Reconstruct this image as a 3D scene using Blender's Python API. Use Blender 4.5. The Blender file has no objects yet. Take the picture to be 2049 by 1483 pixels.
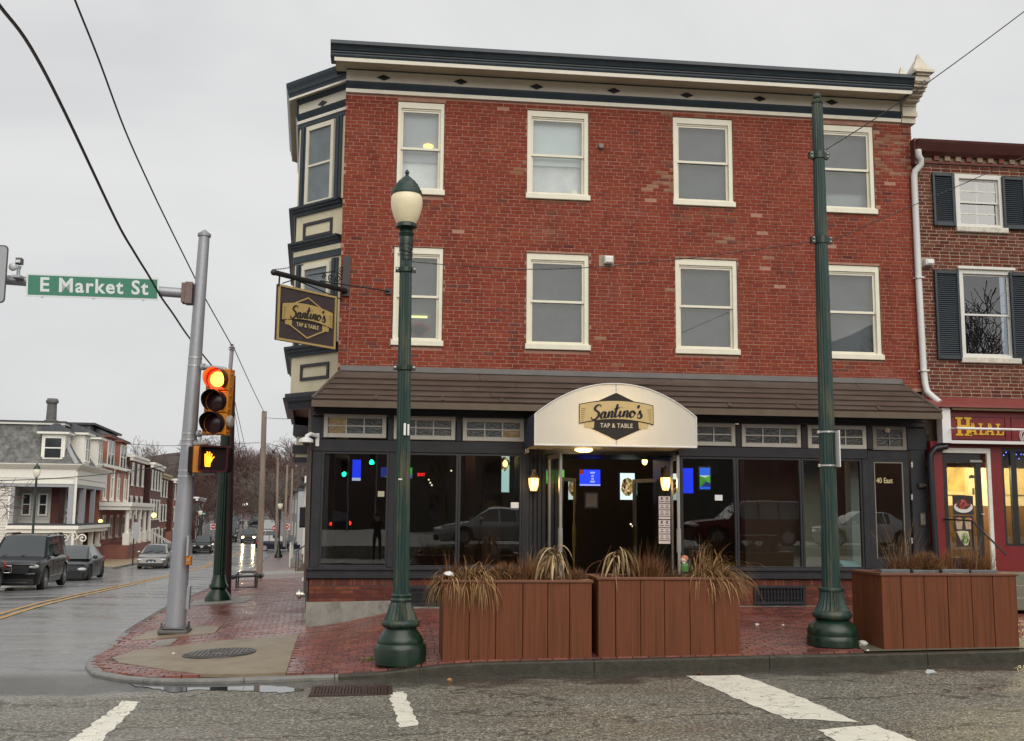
import bpy, bmesh, math, random
from mathutils import Vector, Matrix
random.seed(7)
SC = bpy.context.scene
COL = SC.collection
R_ = math.radians
# ------------------------------------------------------------------ camera, light, exposure
F_PX, CX, CY = 2150.0, 1024.5, 741.5
EYE = Vector((0.0, -19.0, 1.65))
YAW, PIT, ROL = R_(6.92), R_(7.62), R_(0.50)
c_f = Vector((math.sin(YAW)*math.cos(PIT), math.cos(YAW)*math.cos(PIT), math.sin(PIT)))
_r = Vector((math.cos(YAW), -math.sin(YAW), 0)); _u = _r.cross(c_f)
c_r = _r*math.cos(ROL) + _u*math.sin(ROL); c_u = -_r*math.sin(ROL) + _u*math.cos(ROL)
cam = bpy.data.objects.new('camera', bpy.data.cameras.new('camera'))
COL.objects.link(cam)
cam.matrix_world = Matrix(((c_r.x, c_u.x, -c_f.x, EYE.x), (c_r.y, c_u.y, -c_f.y, EYE.y), (c_r.z, c_u.z, -c_f.z, EYE.z), (0, 0, 0, 1)))
cam.data.sensor_width = 36; cam.data.lens = F_PX/2049*36
cam.data.clip_start = .1; cam.data.clip_end = 3000
SC.camera = cam
SC.view_settings.view_transform = 'Standard'; SC.view_settings.look = 'None'
SC.view_settings.exposure = 0.58; SC.view_settings.gamma = 1; SC.view_settings.use_curve_mapping = False
SC.render.engine = 'CYCLES'
SC.cycles.max_bounces = 8; SC.cycles.transparent_max_bounces = 12; SC.cycles.caustics_reflective = False; SC.cycles.caustics_refractive = False
SC.cycles.sample_clamp_indirect = 4.0
SUN_EL, SUN_AZ = 41, 172          # behind the photographer, through thick cloud
wd = bpy.data.worlds.new('World'); SC.world = wd; wd.use_nodes = True
nt = wd.node_tree; N = nt.nodes; L = nt.links
N.clear()
out = N.new('ShaderNodeOutputWorld'); bg = N.new('ShaderNodeBackground')
sky = N.new('ShaderNodeTexSky'); sky.sky_type = 'NISHITA'; sky.sun_disc = False
sky.sun_elevation = R_(SUN_EL); sky.sun_rotation = R_(SUN_AZ); sky.air_density = 1.5; sky.dust_density = 4
hs = N.new('ShaderNodeHueSaturation'); hs.inputs['Saturation'].default_value = .18
L.new(sky.outputs[0], hs.inputs['Color'])
tc = N.new('ShaderNodeTexCoord'); mp = N.new('ShaderNodeMapping'); mp.inputs['Scale'].default_value = (1.0, 1.0, 1.8)
L.new(tc.outputs['Generated'], mp.inputs[0])
n1 = N.new('ShaderNodeTexNoise'); n1.inputs['Scale'].default_value = 1.5; n1.inputs['Detail'].default_value = 5; n1.inputs['Roughness'].default_value = .55; n1.inputs['Distortion'].default_value = .6
L.new(mp.outputs[0], n1.inputs['Vector'])
cr = N.new('ShaderNodeValToRGB')
cr.color_ramp.elements[0].position = .3; cr.color_ramp.elements[0].color = (3.7, 3.82, 3.96, 1)
cr.color_ramp.elements[1].position = .66; cr.color_ramp.elements[1].color = (5.35, 5.35, 5.34, 1)
e = cr.color_ramp.elements.new(.47); e.color = (4.6, 4.65, 4.7, 1)
L.new(n1.outputs[0], cr.inputs[0])
mx = N.new('ShaderNodeMix'); mx.data_type = 'RGBA'; mx.inputs[0].default_value = .9
L.new(hs.outputs[0], mx.inputs[6]); L.new(cr.outputs[0], mx.inputs[7])
L.new(mx.outputs[2], bg.inputs[0]); bg.inputs[1].default_value = .1
L.new(bg.outputs[0], out.inputs[0])
sl = bpy.data.lights.new('sun', 'SUN'); sl.energy = 1.5; sl.angle = R_(70); sl.color = (1, .95, .86)
so = bpy.data.objects.new('sun', sl); COL.objects.link(so)
az, el = R_(SUN_AZ), R_(SUN_EL)
sd = Vector((math.sin(az)*math.cos(el), math.cos(az)*math.cos(el), math.sin(el)))   # towards the sun
so.rotation_euler = sd.to_track_quat('Z', 'Y').to_euler(); so.location = sd*60
# ------------------------------------------------------------------ measuring helpers (photo pixel -> point of a plane)
def ray(px, py): return c_f + c_r*((px-CX)/F_PX) - c_u*((py-CY)/F_PX)
def at(px, py, Y=0.0):
 d = ray(px, py); return EYE + d*((Y-EYE.y)/d.y)
def atX(px, py, X):
 d = ray(px, py); return EYE + d*((X-EYE.x)/d.x)
def atg(px, py, fn=None):
 """where the line of sight meets the ground"""
 d = ray(px, py); t0, t1 = 2.0, 900.0
 fn = fn or G
 t = 2.0
 while t < 900:
  p = EYE + d*t
  if p.z < fn(p.x, p.y): break
  t0 = t; t += .25 + t*.01
 t1 = t
 for _ in range(30):
  tm = (t0+t1)/2; p = EYE + d*tm
  if p.z < fn(p.x, p.y): t1 = tm
  else: t0 = tm
 return EYE + d*t1
def lerp(a, b, t): return a+(b-a)*t
def sstep(a, b, x):
 t = min(1, max(0, (x-a)/(b-a))); return t*t*(3-2*t)
def interp(tab, x):
 if x <= tab[0][0]: return tab[0][1]
 for (a, b), (c, d) in zip(tab, tab[1:]):
  if x <= c:
   t = (x-a)/(c-a); return b+(d-b)*t
 return tab[-1][1]
# ------------------------------------------------------------------ mesh builder
ORG = {}
class MB:
 def __init__(s): s.v = []; s.f = []; s.c = []; s.col = None
 def add(s, vs, fs):
  b = len(s.v); s.v += [tuple(q) for q in vs]; s.f += [tuple(i+b for i in q) for q in fs]
  if s.col is not None: s.c += [s.col]*len(vs)
  return s
 def box(s, x0, x1, y0, y1, z0, z1, M=None):
  if x0 > x1: x0, x1 = x1, x0
  if y0 > y1: y0, y1 = y1, y0
  if z0 > z1: z0, z1 = z1, z0
  vs = [Vector(q) for q in ((x0,y0,z0),(x1,y0,z0),(x1,y1,z0),(x0,y1,z0),(x0,y0,z1),(x1,y0,z1),(x1,y1,z1),(x0,y1,z1))]
  if M: vs = [M@q for q in vs]
  return s.add(vs, [(0,3,2,1),(4,5,6,7),(0,1,5,4),(1,2,6,5),(2,3,7,6),(3,0,4,7)])
 def cham(s, x0, x1, y0, y1, z0, z1, c=.01, M=None):
  """box whose front (-y) face has a chamfered edge"""
  vs = [(x0+c,y0,z0+c),(x1-c,y0,z0+c),(x1-c,y0,z1-c),(x0+c,y0,z1-c),(x0,y0+c,z0),(x1,y0+c,z0),(x1,y0+c,z1),(x0,y0+c,z1),(x0,y1,z0),(x1,y1,z0),(x1,y1,z1),(x0,y1,z1)]
  vs = [Vector(q) for q in vs]
  if M: vs = [M@q for q in vs]
  return s.add(vs, [(0,1,2,3),(0,4,5,1),(1,5,6,2),(2,6,7,3),(3,7,4,0),(4,8,9,5),(5,9,10,6),(6,10,11,7),(7,11,8,4),(8,11,10,9)])
 def quad(s, a, b, c, d): return s.add([a, b, c, d], [(0,1,2,3)])
 def tube(s, pts, r, n=8, cap=True):
  """pts list of points, r number or list"""
  pts = [Vector(p) for p in pts]; k = len(pts)
  rs = r if isinstance(r, (list, tuple)) else [r]*k
  base = len(s.v); vs = []
  prev = None
  for i, p in enumerate(pts):
   t = (pts[min(i+1, k-1)] - pts[max(i-1, 0)])
   if t.length < 1e-9: t = Vector((0,0,1))
   t.normalize()
   if prev is None:
    a = Vector((0,0,1)) if abs(t.z) < .9 else Vector((1,0,0))
    n1 = t.cross(a).normalized()
   else:
    n1 = (prev - t*prev.dot(t))
    n1 = n1.normalized() if n1.length > 1e-6 else t.orthogonal().normalized()
   prev = n1; n2 = t.cross(n1)
   for j in range(n):
    q = 2*math.pi*j/n
    vs.append(p + (n1*math.cos(q) + n2*math.sin(q))*rs[i])
  fs = []
  for i in range(k-1):
   for j in range(n):
    a = i*n+j; b = i*n+(j+1) % n
    fs.append((a, b, b+n, a+n))
  if cap and n > 2:
   fs.append(tuple(range(n-1, -1, -1))); fs.append(tuple(range((k-1)*n, k*n)))
  return s.add(vs, fs)
 def lathe(s, prof, cx=0, cy=0, n=24, flute=None, M=None):
  """prof [(r,z)...]; flute = (amount, count, zlo, zhi)"""
  vs = []
  for r, z in prof:
   for j in range(n):
    q = 2*math.pi*j/n; rr = r
    if flute and flute[2] <= z <= flute[3]: rr = r*(1-flute[0]*(.5-.5*math.cos(q*flute[1])))
    vs.append(Vector((cx+rr*math.cos(q), cy+rr*math.sin(q), z)))
  if M: vs = [M@q for q in vs]
  k = len(prof); fs = []
  for i in range(k-1):
   for j in range(n):
    a = i*n+j; b = i*n+(j+1) % n
    fs.append((a, b, b+n, a+n))
  fs.append(tuple(range(n-1, -1, -1))); fs.append(tuple(range((k-1)*n, k*n)))
  return s.add(vs, fs)
 def prism(s, poly, d, O=(0,0,0), U=(1,0,0), V=(0,0,1)):
  """poly in (u,v) at O, pushed d along U x V (U x V = towards the viewer when U = right, V = up: -y)"""
  O, U, V = Vector(O), Vector(U), Vector(V); W = U.cross(V)*d
  n = len(poly)
  vs = [O+U*a+V*b for a, b in poly] + [O+U*a+V*b+W for a, b in poly]
  fs = [tuple(range(n-1, -1, -1)), tuple(range(n, 2*n))] + [(i, (i+1) % n, (i+1) % n+n, i+n) for i in range(n)]
  return s.add(vs, fs)
 def sweep(s, prof, path, closed_prof=True):
  """prof [(outward, z)], path [(x,y)] plan polyline, outward on its right-hand side; mitred"""
  P = [Vector((a, b)) for a, b in path]; n = len(P); m = len(prof); vs = []
  for i, p in enumerate(P):
   d0 = (P[i]-P[i-1]).normalized() if i else None
   d1 = (P[i+1]-P[i]).normalized() if i < n-1 else None
   d0 = d0 or d1; d1 = d1 or d0
   n0 = Vector((d0.y, -d0.x)); n1 = Vector((d1.y, -d1.x))
   b = (n0+n1); b = b.normalized(); k = 1/max(.3, b.dot(n0))
   for o, z in prof:
    q = p + b*(o*k); vs.append((q.x, q.y, z))
  fs = []
  for i in range(n-1):
   for j in range(m):
    a = i*m+j; c = i*m+(j+1) % m
    fs.append((a, c, c+m, a+m))
  fs.append(tuple(range(m-1, -1, -1))); fs.append(tuple(range((n-1)*m, n*m)))
  return s.add(vs, fs)
 def sphere(s, c, r, nu=12, nv=8, sc=(1,1,1)):
  c = Vector(c); vs = []
  for i in range(nv+1):
   th = math.pi*i/nv
   for j in range(nu):
    ph = 2*math.pi*j/nu
    vs.append(c+Vector((r*sc[0]*math.sin(th)*math.cos(ph), r*sc[1]*math.sin(th)*math.sin(ph), r*sc[2]*math.cos(th))))
  fs = []
  for i in range(nv):
   for j in range(nu):
    a = i*nu+j; b = i*nu+(j+1) % nu
    fs.append((a, a+nu, b+nu, b))
  return s.add(vs, fs)
 def build(s, name, m, parent=None, smooth=None, local=False, kind=None, fix=True):
  me = bpy.data.meshes.new(name)
  org = Vector((0,0,0)) if (parent is None or local) else ORG.get(parent.name, Vector((0,0,0)))
  me.from_pydata([(a[0]-org.x, a[1]-org.y, a[2]-org.z) for a in s.v], [], s.f)
  if s.c:
   at_ = me.color_attributes.new('tone', 'FLOAT_COLOR', 'POINT')
   flat = []
   for q in s.c: flat += [q[0], q[1], q[2], 1]
   at_.data.foreach_set('color', flat)
  if fix:
   b = bmesh.new(); b.from_mesh(me); bmesh.ops.recalc_face_normals(b, faces=b.faces); b.to_mesh(me); b.free()
  me.update()
  if smooth is not None:
   for p in me.polygons: p.use_smooth = True
   try: me.set_sharp_from_angle(angle=R_(smooth))
   except Exception: pass
  if m: me.materials.append(m)
  o = bpy.data.objects.new(name, me); COL.objects.link(o)
  if parent is not None: o.parent = parent
  ORG[o.name] = org
  if kind: o['kind'] = kind
  return o
def thing(name, label, cat, loc=(0,0,0), group=None, rz=0, local=False):
 o = bpy.data.objects.new(name, None); COL.objects.link(o); o.empty_display_size = .2
 o.location = loc; o.rotation_euler = (0, 0, rz)
 ORG[o.name] = Vector((0,0,0)) if local else Vector(loc)
 o['label'] = label; o['category'] = cat
 if group: o['group'] = group
 return o
def tag(o, label, cat, group=None):
 o['label'] = label; o['category'] = cat
 if group: o['group'] = group
 return o
def struct(o): o['kind'] = 'structure'; return o
def kids(o): return [c for c in COL.objects if c.parent == o]
def dup_tree(o, parent=None):
 c = o.copy(); COL.objects.link(c)
 if parent is not None: c.parent = parent
 ORG[c.name] = ORG.get(o.name, Vector((0,0,0)))
 for ch in list(o.children): dup_tree(ch, c)
 return c
def dup(o, label, loc, rz=None, group=None, scale=None):
 c = dup_tree(o); c.location = loc
 if rz is not None: c.rotation_euler = (0, 0, rz)
 c['label'] = label
 if group: c['group'] = group
 if scale: c.scale = (scale,)*3
 return c
# ------------------------------------------------------------------ materials
MATS = {}
def mat(name, col, rough=.6, var=.12, scale=5.0, bump=0.0, bscale=60.0, metal=0.0, spec=.5, emit=None, es=1.0, coat=0.0, dirt=None, dscale=2.0, damt=.5, stretch=None, alpha=None):
 if name in MATS: return MATS[name]
 m = bpy.data.materials.new(name); m.use_nodes = True; MATS[name] = m
 nt = m.node_tree; N = nt.nodes; L = nt.links
 b = N['Principled BSDF']
 b.inputs['Roughness'].default_value = rough; b.inputs['Metallic'].default_value = metal
 b.inputs['Specular IOR Level'].default_value = spec
 if coat: b.inputs['Coat Weight'].default_value = coat; b.inputs['Coat Roughness'].default_value = .06
 g = N.new('ShaderNodeNewGeometry'); vec = g.outputs['Position']
 if stretch:
  mp = N.new('ShaderNodeMapping'); mp.inputs['Scale'].default_value = stretch; L.new(vec, mp.inputs[0]); vec = mp.outputs[0]
 c = N.new('ShaderNodeRGB'); c.outputs[0].default_value = (*col, 1); cur = c.outputs[0]
 if var:
  n = N.new('ShaderNodeTexNoise'); n.inputs['Scale'].default_value = scale; n.inputs['Detail'].default_value = 6; n.inputs['Roughness'].default_value = .65
  L.new(vec, n.inputs['Vector'])
  mr = N.new('ShaderNodeMapRange'); mr.inputs[1].default_value = .25; mr.inputs[2].default_value = .75; mr.inputs[3].default_value = 1-var; mr.inputs[4].default_value = 1+var
  L.new(n.outputs[0], mr.inputs[0])
  vm = N.new('ShaderNodeVectorMath'); vm.operation = 'SCALE'; L.new(cur, vm.inputs[0]); L.new(mr.outputs[0], vm.inputs['Scale']); cur = vm.outputs[0]
 if dirt:
  n = N.new('ShaderNodeTexNoise'); n.inputs['Scale'].default_value = dscale; n.inputs['Detail'].default_value = 8; n.inputs['Roughness'].default_value = .7
  L.new(vec, n.inputs['Vector'])
  r = N.new('ShaderNodeMapRange'); r.inputs[1].default_value = .5; r.inputs[2].default_value = .72; r.inputs[3].default_value = 0; r.inputs[4].default_value = damt
  L.new(n.outputs[0], r.inputs[0])
  mx = N.new('ShaderNodeMix'); mx.data_type = 'RGBA'; L.new(r.outputs[0], mx.inputs[0]); L.new(cur, mx.inputs[6]); mx.inputs[7].default_value = (*dirt, 1); cur = mx.outputs[2]
 L.new(cur, b.inputs['Base Color'])
 if bump:
  n = N.new('ShaderNodeTexNoise'); n.inputs['Scale'].default_value = bscale; n.inputs['Detail'].default_value = 4
  L.new(vec, n.inputs['Vector'])
  bp = N.new('ShaderNodeBump'); bp.inputs['Strength'].default_value = bump; bp.inputs['Distance'].default_value = .01
  L.new(n.outputs[0], bp.inputs['Height']); L.new(bp.outputs[0], b.inputs['Normal'])
 if emit:
  b.inputs['Emission Color'].default_value = (*emit, 1); b.inputs['Emission Strength'].default_value = es
 return m
def toned(name, rough=.8, var=.2, scale=30, bump=.3, bscale=90, spec=.3, wet=None, dirt=None, dscale=3, damt=.4, stain=0):
 """colour comes from the per-piece 'tone' attribute"""
 if name in MATS: return MATS[name]
 m = mat(name, (1,1,1), rough, var, scale, bump, bscale, spec=spec, dirt=dirt, dscale=dscale, damt=damt)
 nt = m.node_tree
 a = nt.nodes.new('ShaderNodeAttribute'); a.attribute_name = 'tone'
 for n in list(nt.nodes):
  if n.type == 'RGB':
   for l in list(n.outputs[0].links): nt.links.new(a.outputs['Color'], l.to_socket)
 if stain:      # rain runs and bleached areas on old painted brick
  pb = nt.nodes['Principled BSDF']; src = pb.inputs['Base Color'].links[0].from_socket; g = nt.nodes.new('ShaderNodeNewGeometry')
  for sc_, lo, hi, col in (((1.7,1.7,.16), .50, .74, (.055,.020,.016)), ((.55,.55,.8), .54, .78, (.27,.115,.085))):
   mp = nt.nodes.new('ShaderNodeMapping'); mp.inputs['Scale'].default_value = sc_; nt.links.new(g.outputs['Position'], mp.inputs[0])
   n = nt.nodes.new('ShaderNodeTexNoise'); n.inputs['Scale'].default_value = 1.6; n.inputs['Detail'].default_value = 9; n.inputs['Roughness'].default_value = .68; nt.links.new(mp.outputs[0], n.inputs['Vector'])
   r = nt.nodes.new('ShaderNodeMapRange'); r.inputs[1].default_value = lo; r.inputs[2].default_value = hi; r.inputs[4].default_value = stain; nt.links.new(n.outputs[0], r.inputs[0])
   mx = nt.nodes.new('ShaderNodeMix'); mx.data_type = 'RGBA'; nt.links.new(r.outputs[0], mx.inputs[0]); nt.links.new(src, mx.inputs[6]); mx.inputs[7].default_value = (*col, 1); src = mx.outputs[2]
  nt.links.new(src, pb.inputs['Base Color'])
 if wet:
  n = nt.nodes.new('ShaderNodeTexNoise'); n.inputs['Scale'].default_value = wet[0]; n.inputs['Detail'].default_value = 4
  g = nt.nodes.new('ShaderNodeNewGeometry'); nt.links.new(g.outputs['Position'], n.inputs['Vector'])
  r = nt.nodes.new('ShaderNodeMapRange'); r.inputs[1].default_value = .38; r.inputs[2].default_value = .62; r.inputs[3].default_value = wet[1]; r.inputs[4].default_value = wet[2]
  nt.links.new(n.outputs[0], r.inputs[0]); nt.links.new(r.outputs[0], nt.nodes['Principled BSDF'].inputs['Roughness'])
 return m
def glass(name, tint=(.85,.9,.9), ior=1.5, rough=0.0, wave=0.0, boost=1.0):
 """thin pane: fresnel mirror over see-through"""
 if name in MATS: return MATS[name]
 m = bpy.data.materials.new(name); m.use_nodes = True; MATS[name] = m
 nt = m.node_tree; N = nt.nodes; L = nt.links; N.clear()
 o = N.new('ShaderNodeOutputMaterial'); mx = N.new('ShaderNodeMixShader'); t = N.new('ShaderNodeBsdfTransparent'); gl = N.new('ShaderNodeBsdfGlossy'); fr = N.new('ShaderNodeFresnel')
 fr.inputs['IOR'].default_value = ior; t.inputs[0].default_value = (*tint, 1); gl.inputs['Roughness'].default_value = rough
 if wave:
  g = N.new('ShaderNodeNewGeometry'); n = N.new('ShaderNodeTexNoise'); n.inputs['Scale'].default_value = 1.3; n.inputs['Detail'].default_value = 2
  L.new(g.outputs['Position'], n.inputs['Vector'])
  bp = N.new('ShaderNodeBump'); bp.inputs['Strength'].default_value = wave; bp.inputs['Distance'].default_value = .02; L.new(n.outputs[0], bp.inputs['Height'])
  L.new(bp.outputs[0], gl.inputs['Normal'])
 ml = N.new('ShaderNodeMath'); ml.operation = 'MULTIPLY'; ml.inputs[1].default_value = boost; ml.use_clamp = True
 gb_ = N.new('ShaderNodeNewGeometry'); sb_ = N.new('ShaderNodeMath'); sb_.operation = 'MULTIPLY_ADD'; sb_.inputs[1].default_value = -1; sb_.inputs[2].default_value = 1; L.new(gb_.outputs['Backfacing'], sb_.inputs[0])
 m2 = N.new('ShaderNodeMath'); m2.operation = 'MULTIPLY'; L.new(fr.outputs[0], ml.inputs[0]); L.new(ml.outputs[0], m2.inputs[0]); L.new(sb_.outputs[0], m2.inputs[1]); L.new(m2.outputs[0], mx.inputs[0])
 L.new(t.outputs[0], mx.inputs[1]); L.new(gl.outputs[0], mx.inputs[2]); L.new(mx.outputs[0], o.inputs[0])
 return m
def emitter(name, col, s):
 if name in MATS: return MATS[name]
 m = mat(name, col, .5, 0, emit=col, es=s); return m
def brickmat(name, c1, c2, mortar, w=.21, h=.07, ms=.012, rough=.85, rot=0):
 """far walls whose bricks are too small to tell apart"""
 if name in MATS: return MATS[name]
 m = bpy.data.materials.new(name); m.use_nodes = True; MATS[name] = m
 nt = m.node_tree; N = nt.nodes; L = nt.links; b = N['Principled BSDF']; b.inputs['Roughness'].default_value = rough
 g = N.new('ShaderNodeNewGeometry'); sx = N.new('ShaderNodeSeparateXYZ'); L.new(g.outputs['Position'], sx.inputs[0])
 ad = N.new('ShaderNodeMath'); ad.operation = 'ADD'; L.new(sx.outputs[0], ad.inputs[0]); L.new(sx.outputs[1], ad.inputs[1])
 cb = N.new('ShaderNodeCombineXYZ'); L.new(ad.outputs[0], cb.inputs[0]); L.new(sx.outputs[2], cb.inputs[1])
 br = N.new('ShaderNodeTexBrick'); br.inputs['Color1'].default_value = (*c1,1); br.inputs['Color2'].default_value = (*c2,1); br.inputs['Mortar'].default_value = (*mortar,1)
 br.inputs['Scale'].default_value = 1; br.inputs['Brick Width'].default_value = w; br.inputs['Row Height'].default_value = h; br.inputs['Mortar Size'].default_value = ms
 L.new(cb.outputs[0], br.inputs['Vector'])
 n = N.new('ShaderNodeTexNoise'); n.inputs['Scale'].default_value = .8; n.inputs['Detail'].default_value = 6; L.new(g.outputs['Position'], n.inputs['Vector'])
 mr = N.new('ShaderNodeMapRange'); mr.inputs[1].default_value = .3; mr.inputs[2].default_value = .7; mr.inputs[3].default_value = .75; mr.inputs[4].default_value = 1.2; L.new(n.outputs[0], mr.inputs[0])
 vm = N.new('ShaderNodeVectorMath'); vm.operation = 'SCALE'; L.new(br.outputs[0], vm.inputs[0]); L.new(mr.outputs[0], vm.inputs['Scale']); L.new(vm.outputs[0], b.inputs['Base Color'])
 return m
def screen(name, fn_cols, s, scale=(3,3,3)):
 """a lit screen or a printed picture: voronoi cells in a few colours"""
 if name in MATS: return MATS[name]
 m = bpy.data.materials.new(name); m.use_nodes = True; MATS[name] = m
 nt = m.node_tree; N = nt.nodes; L = nt.links; b = N['Principled BSDF']; b.inputs['Roughness'].default_value = .3
 g = N.new('ShaderNodeNewGeometry'); mp = N.new('ShaderNodeMapping'); mp.inputs['Scale'].default_value = scale; L.new(g.outputs['Position'], mp.inputs[0])
 v = N.new('ShaderNodeTexVoronoi'); v.inputs['Scale'].default_value = 1; L.new(mp.outputs[0], v.inputs['Vector'])
 sp = N.new('ShaderNodeSeparateColor'); L.new(v.outputs['Color'], sp.inputs[0])
 r = N.new('ShaderNodeValToRGB'); r.color_ramp.interpolation = 'CONSTANT'
 k = len(fn_cols)
 for i, c in enumerate(fn_cols):
  if i < 2: el = r.color_ramp.elements[i]; el.position = i/k
  else: el = r.color_ramp.elements.new(i/k)
  el.color = (*c, 1)
 L.new(sp.outputs[0], r.inputs[0]); L.new(r.outputs[0], b.inputs['Base Color'])
 if s: L.new(r.outputs[0], b.inputs['Emission Color']); b.inputs['Emission Strength'].default_value = s
 return m
CREAM = mat('cream_paint', (.70,.63,.44), .5, .06, 4, .1, 30, dirt=(.42,.37,.26), dscale=2.5, damt=.35)
CREAM2 = mat('bright_cream_paint', (.83,.78,.66), .5, .05, 4, .1, 30, dirt=(.50,.45,.35), dscale=2.5, damt=.3)
CREAMW = mat('pale_window_paint', (.74,.70,.57), .45, .05, 4, .08, 30, dirt=(.5,.45,.34), dscale=3, damt=.3)
NAVY = mat('blue_black_paint', (.016,.028,.040), .35, .2, 3, .05, 30, dirt=(.05,.06,.07), dscale=3, damt=.4)
NAVYD = mat('dark_plum_paint', (.022,.02,.028), .35, .2, 3)
CHAR = mat('charcoal_paint', (.021,.021,.025), .45, .15, 3, .05, 40, spec=.3, dirt=(.07,.065,.06), dscale=4, damt=.3)
MORT = mat('pale_mortar', (.36,.19,.14), .9, .25, 8, .3, 60)
BRICK = toned('brick_face', .82, .16, 14, .35, 70, spec=.12, dirt=(.10,.020,.013), dscale=.9, damt=.45, stain=.62)
PAVER = toned('paver_face', .3, .16, 20, .25, 80, wet=(1.1, .14, .42), spec=.5)
GREEN = mat('weathered_green_paint', (.015,.040,.034), .45, .3, 5, .15, 40, spec=.4, dirt=(.14,.115,.055), dscale=9, damt=.75, stretch=(1,1,.12))
GREEN2 = mat('green_base_paint', (.007,.024,.014), .3, .3, 8, .15, 40, dirt=(.035,.04,.02), dscale=9, damt=.5)
STEEL = mat('galvanised_grey', (.33,.34,.37), .4, .12, 4, .1, 20, metal=.35, dirt=(.2,.17,.17), dscale=4, damt=.4)
BLACK = mat('black_iron', (.012,.012,.014), .4, .1)
WHITE = mat('white_paint', (.78,.77,.74), .5, .06, 3, dirt=(.5,.48,.42), dscale=3, damt=.3)
GLASS = glass('shop_glass', (.80,.84,.82), 1.5, 0, .03, 3.5)
UGLASS = glass('upper_glass', (.74,.77,.79), 1.5, 0, .03, 1.5)
DGLASS = mat('dark_far_glass', (.03,.035,.04), .05, .2, 2, spec=.8)
# ================================================================== THE GROUND
YT = [(-60,-.1),(-26,-.06),(-20,-.10),(-12,-.20),(-5,-.43),(0,-.47),(10,-.64),(20,-.95),(35,-1.40),(50,-1.80),(90,-2.35),(115,-2.15),(170,-1.30),(320,1.0),(450,4.5),(700,13),(1200,25)]
def base(y): return (interp(YT, y-2.5)+interp(YT, y-1)+interp(YT, y+1)+interp(YT, y+2.5))/4
def bend(y): return -.066*y - .06*max(0, y-90)
def Xk(y): return -4.3 + bend(y)
def Xc(y): return -7.55 + bend(y)
def Xl(y): return -12.7 + bend(y)
def Xw(y): return -1.22 + bend(y)
def G(x, y):
 z = base(y) + .0145*max(-10, min(30, x))*(1-sstep(-3, 9, y))
 if y > 4: z += -.018*abs(x-Xc(y))*sstep(4, 14, y)*(1 if abs(x-Xc(y)) < 8 else 8/abs(x-Xc(y)))
 return z
KERB = [(34,-5),(9.4,-5),(7.3,-5),(4.85,-5),(2.6,-5),(.35,-5),(-.5,-5.03),(-1.2,-5.12),(-1.9,-5.2),(-2.6,-5.1),(-3.2,-4.7),(-3.65,-4.1),(-3.95,-3.3),(-4.15,-2.3),(-4.25,-1),(-4.3,0)]
KERB += [(Xk(y), y) for y in (2,4,6.5,9,12,15,18,21,25,30,36,43,50,58,66,74,82)]
KV = [Vector(p) for p in KERB]
def kerbnear(x, y):
 p = Vector((x, y)); best = (1e9, None)
 for a, b in zip(KV, KV[1:]):
  if abs((a.y+b.y)/2-y) > 14 and abs((a.x+b.x)/2-x) > 16: continue
  d = b-a; t = max(0, min(1, (p-a).dot(d)/d.length_squared)); q = a+d*t; e = (p-q).length
  if e < best[0]: best = (e, q)
 if best[1] is None: best = (5, Vector((Xk(y), y)))
 return best
def kh(x, y):
 return max(.05, .155*sstep(-1.0, 1.4, x)*(1-sstep(-3.2, -1.2, y)), .13*sstep(-3.2, 1.5, y))
def S(x, y):
 d, q = kerbnear(x, y)
 side = G(x, y)+kh(x, y)+(.045+.018*sstep(4, 14, y))*d
 kt = G(x, -5)+kh(x, -5); F = lerp(-.22, .05, sstep(-1.4, .6, x))+.003*x
 mk = lerp(kt, F, max(0, min(1.02, (y+5)/4.8)))
 w = sstep(-1.8, .9, x)*(1-sstep(0, 2, y))
 return lerp(side, mk, w)
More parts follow.
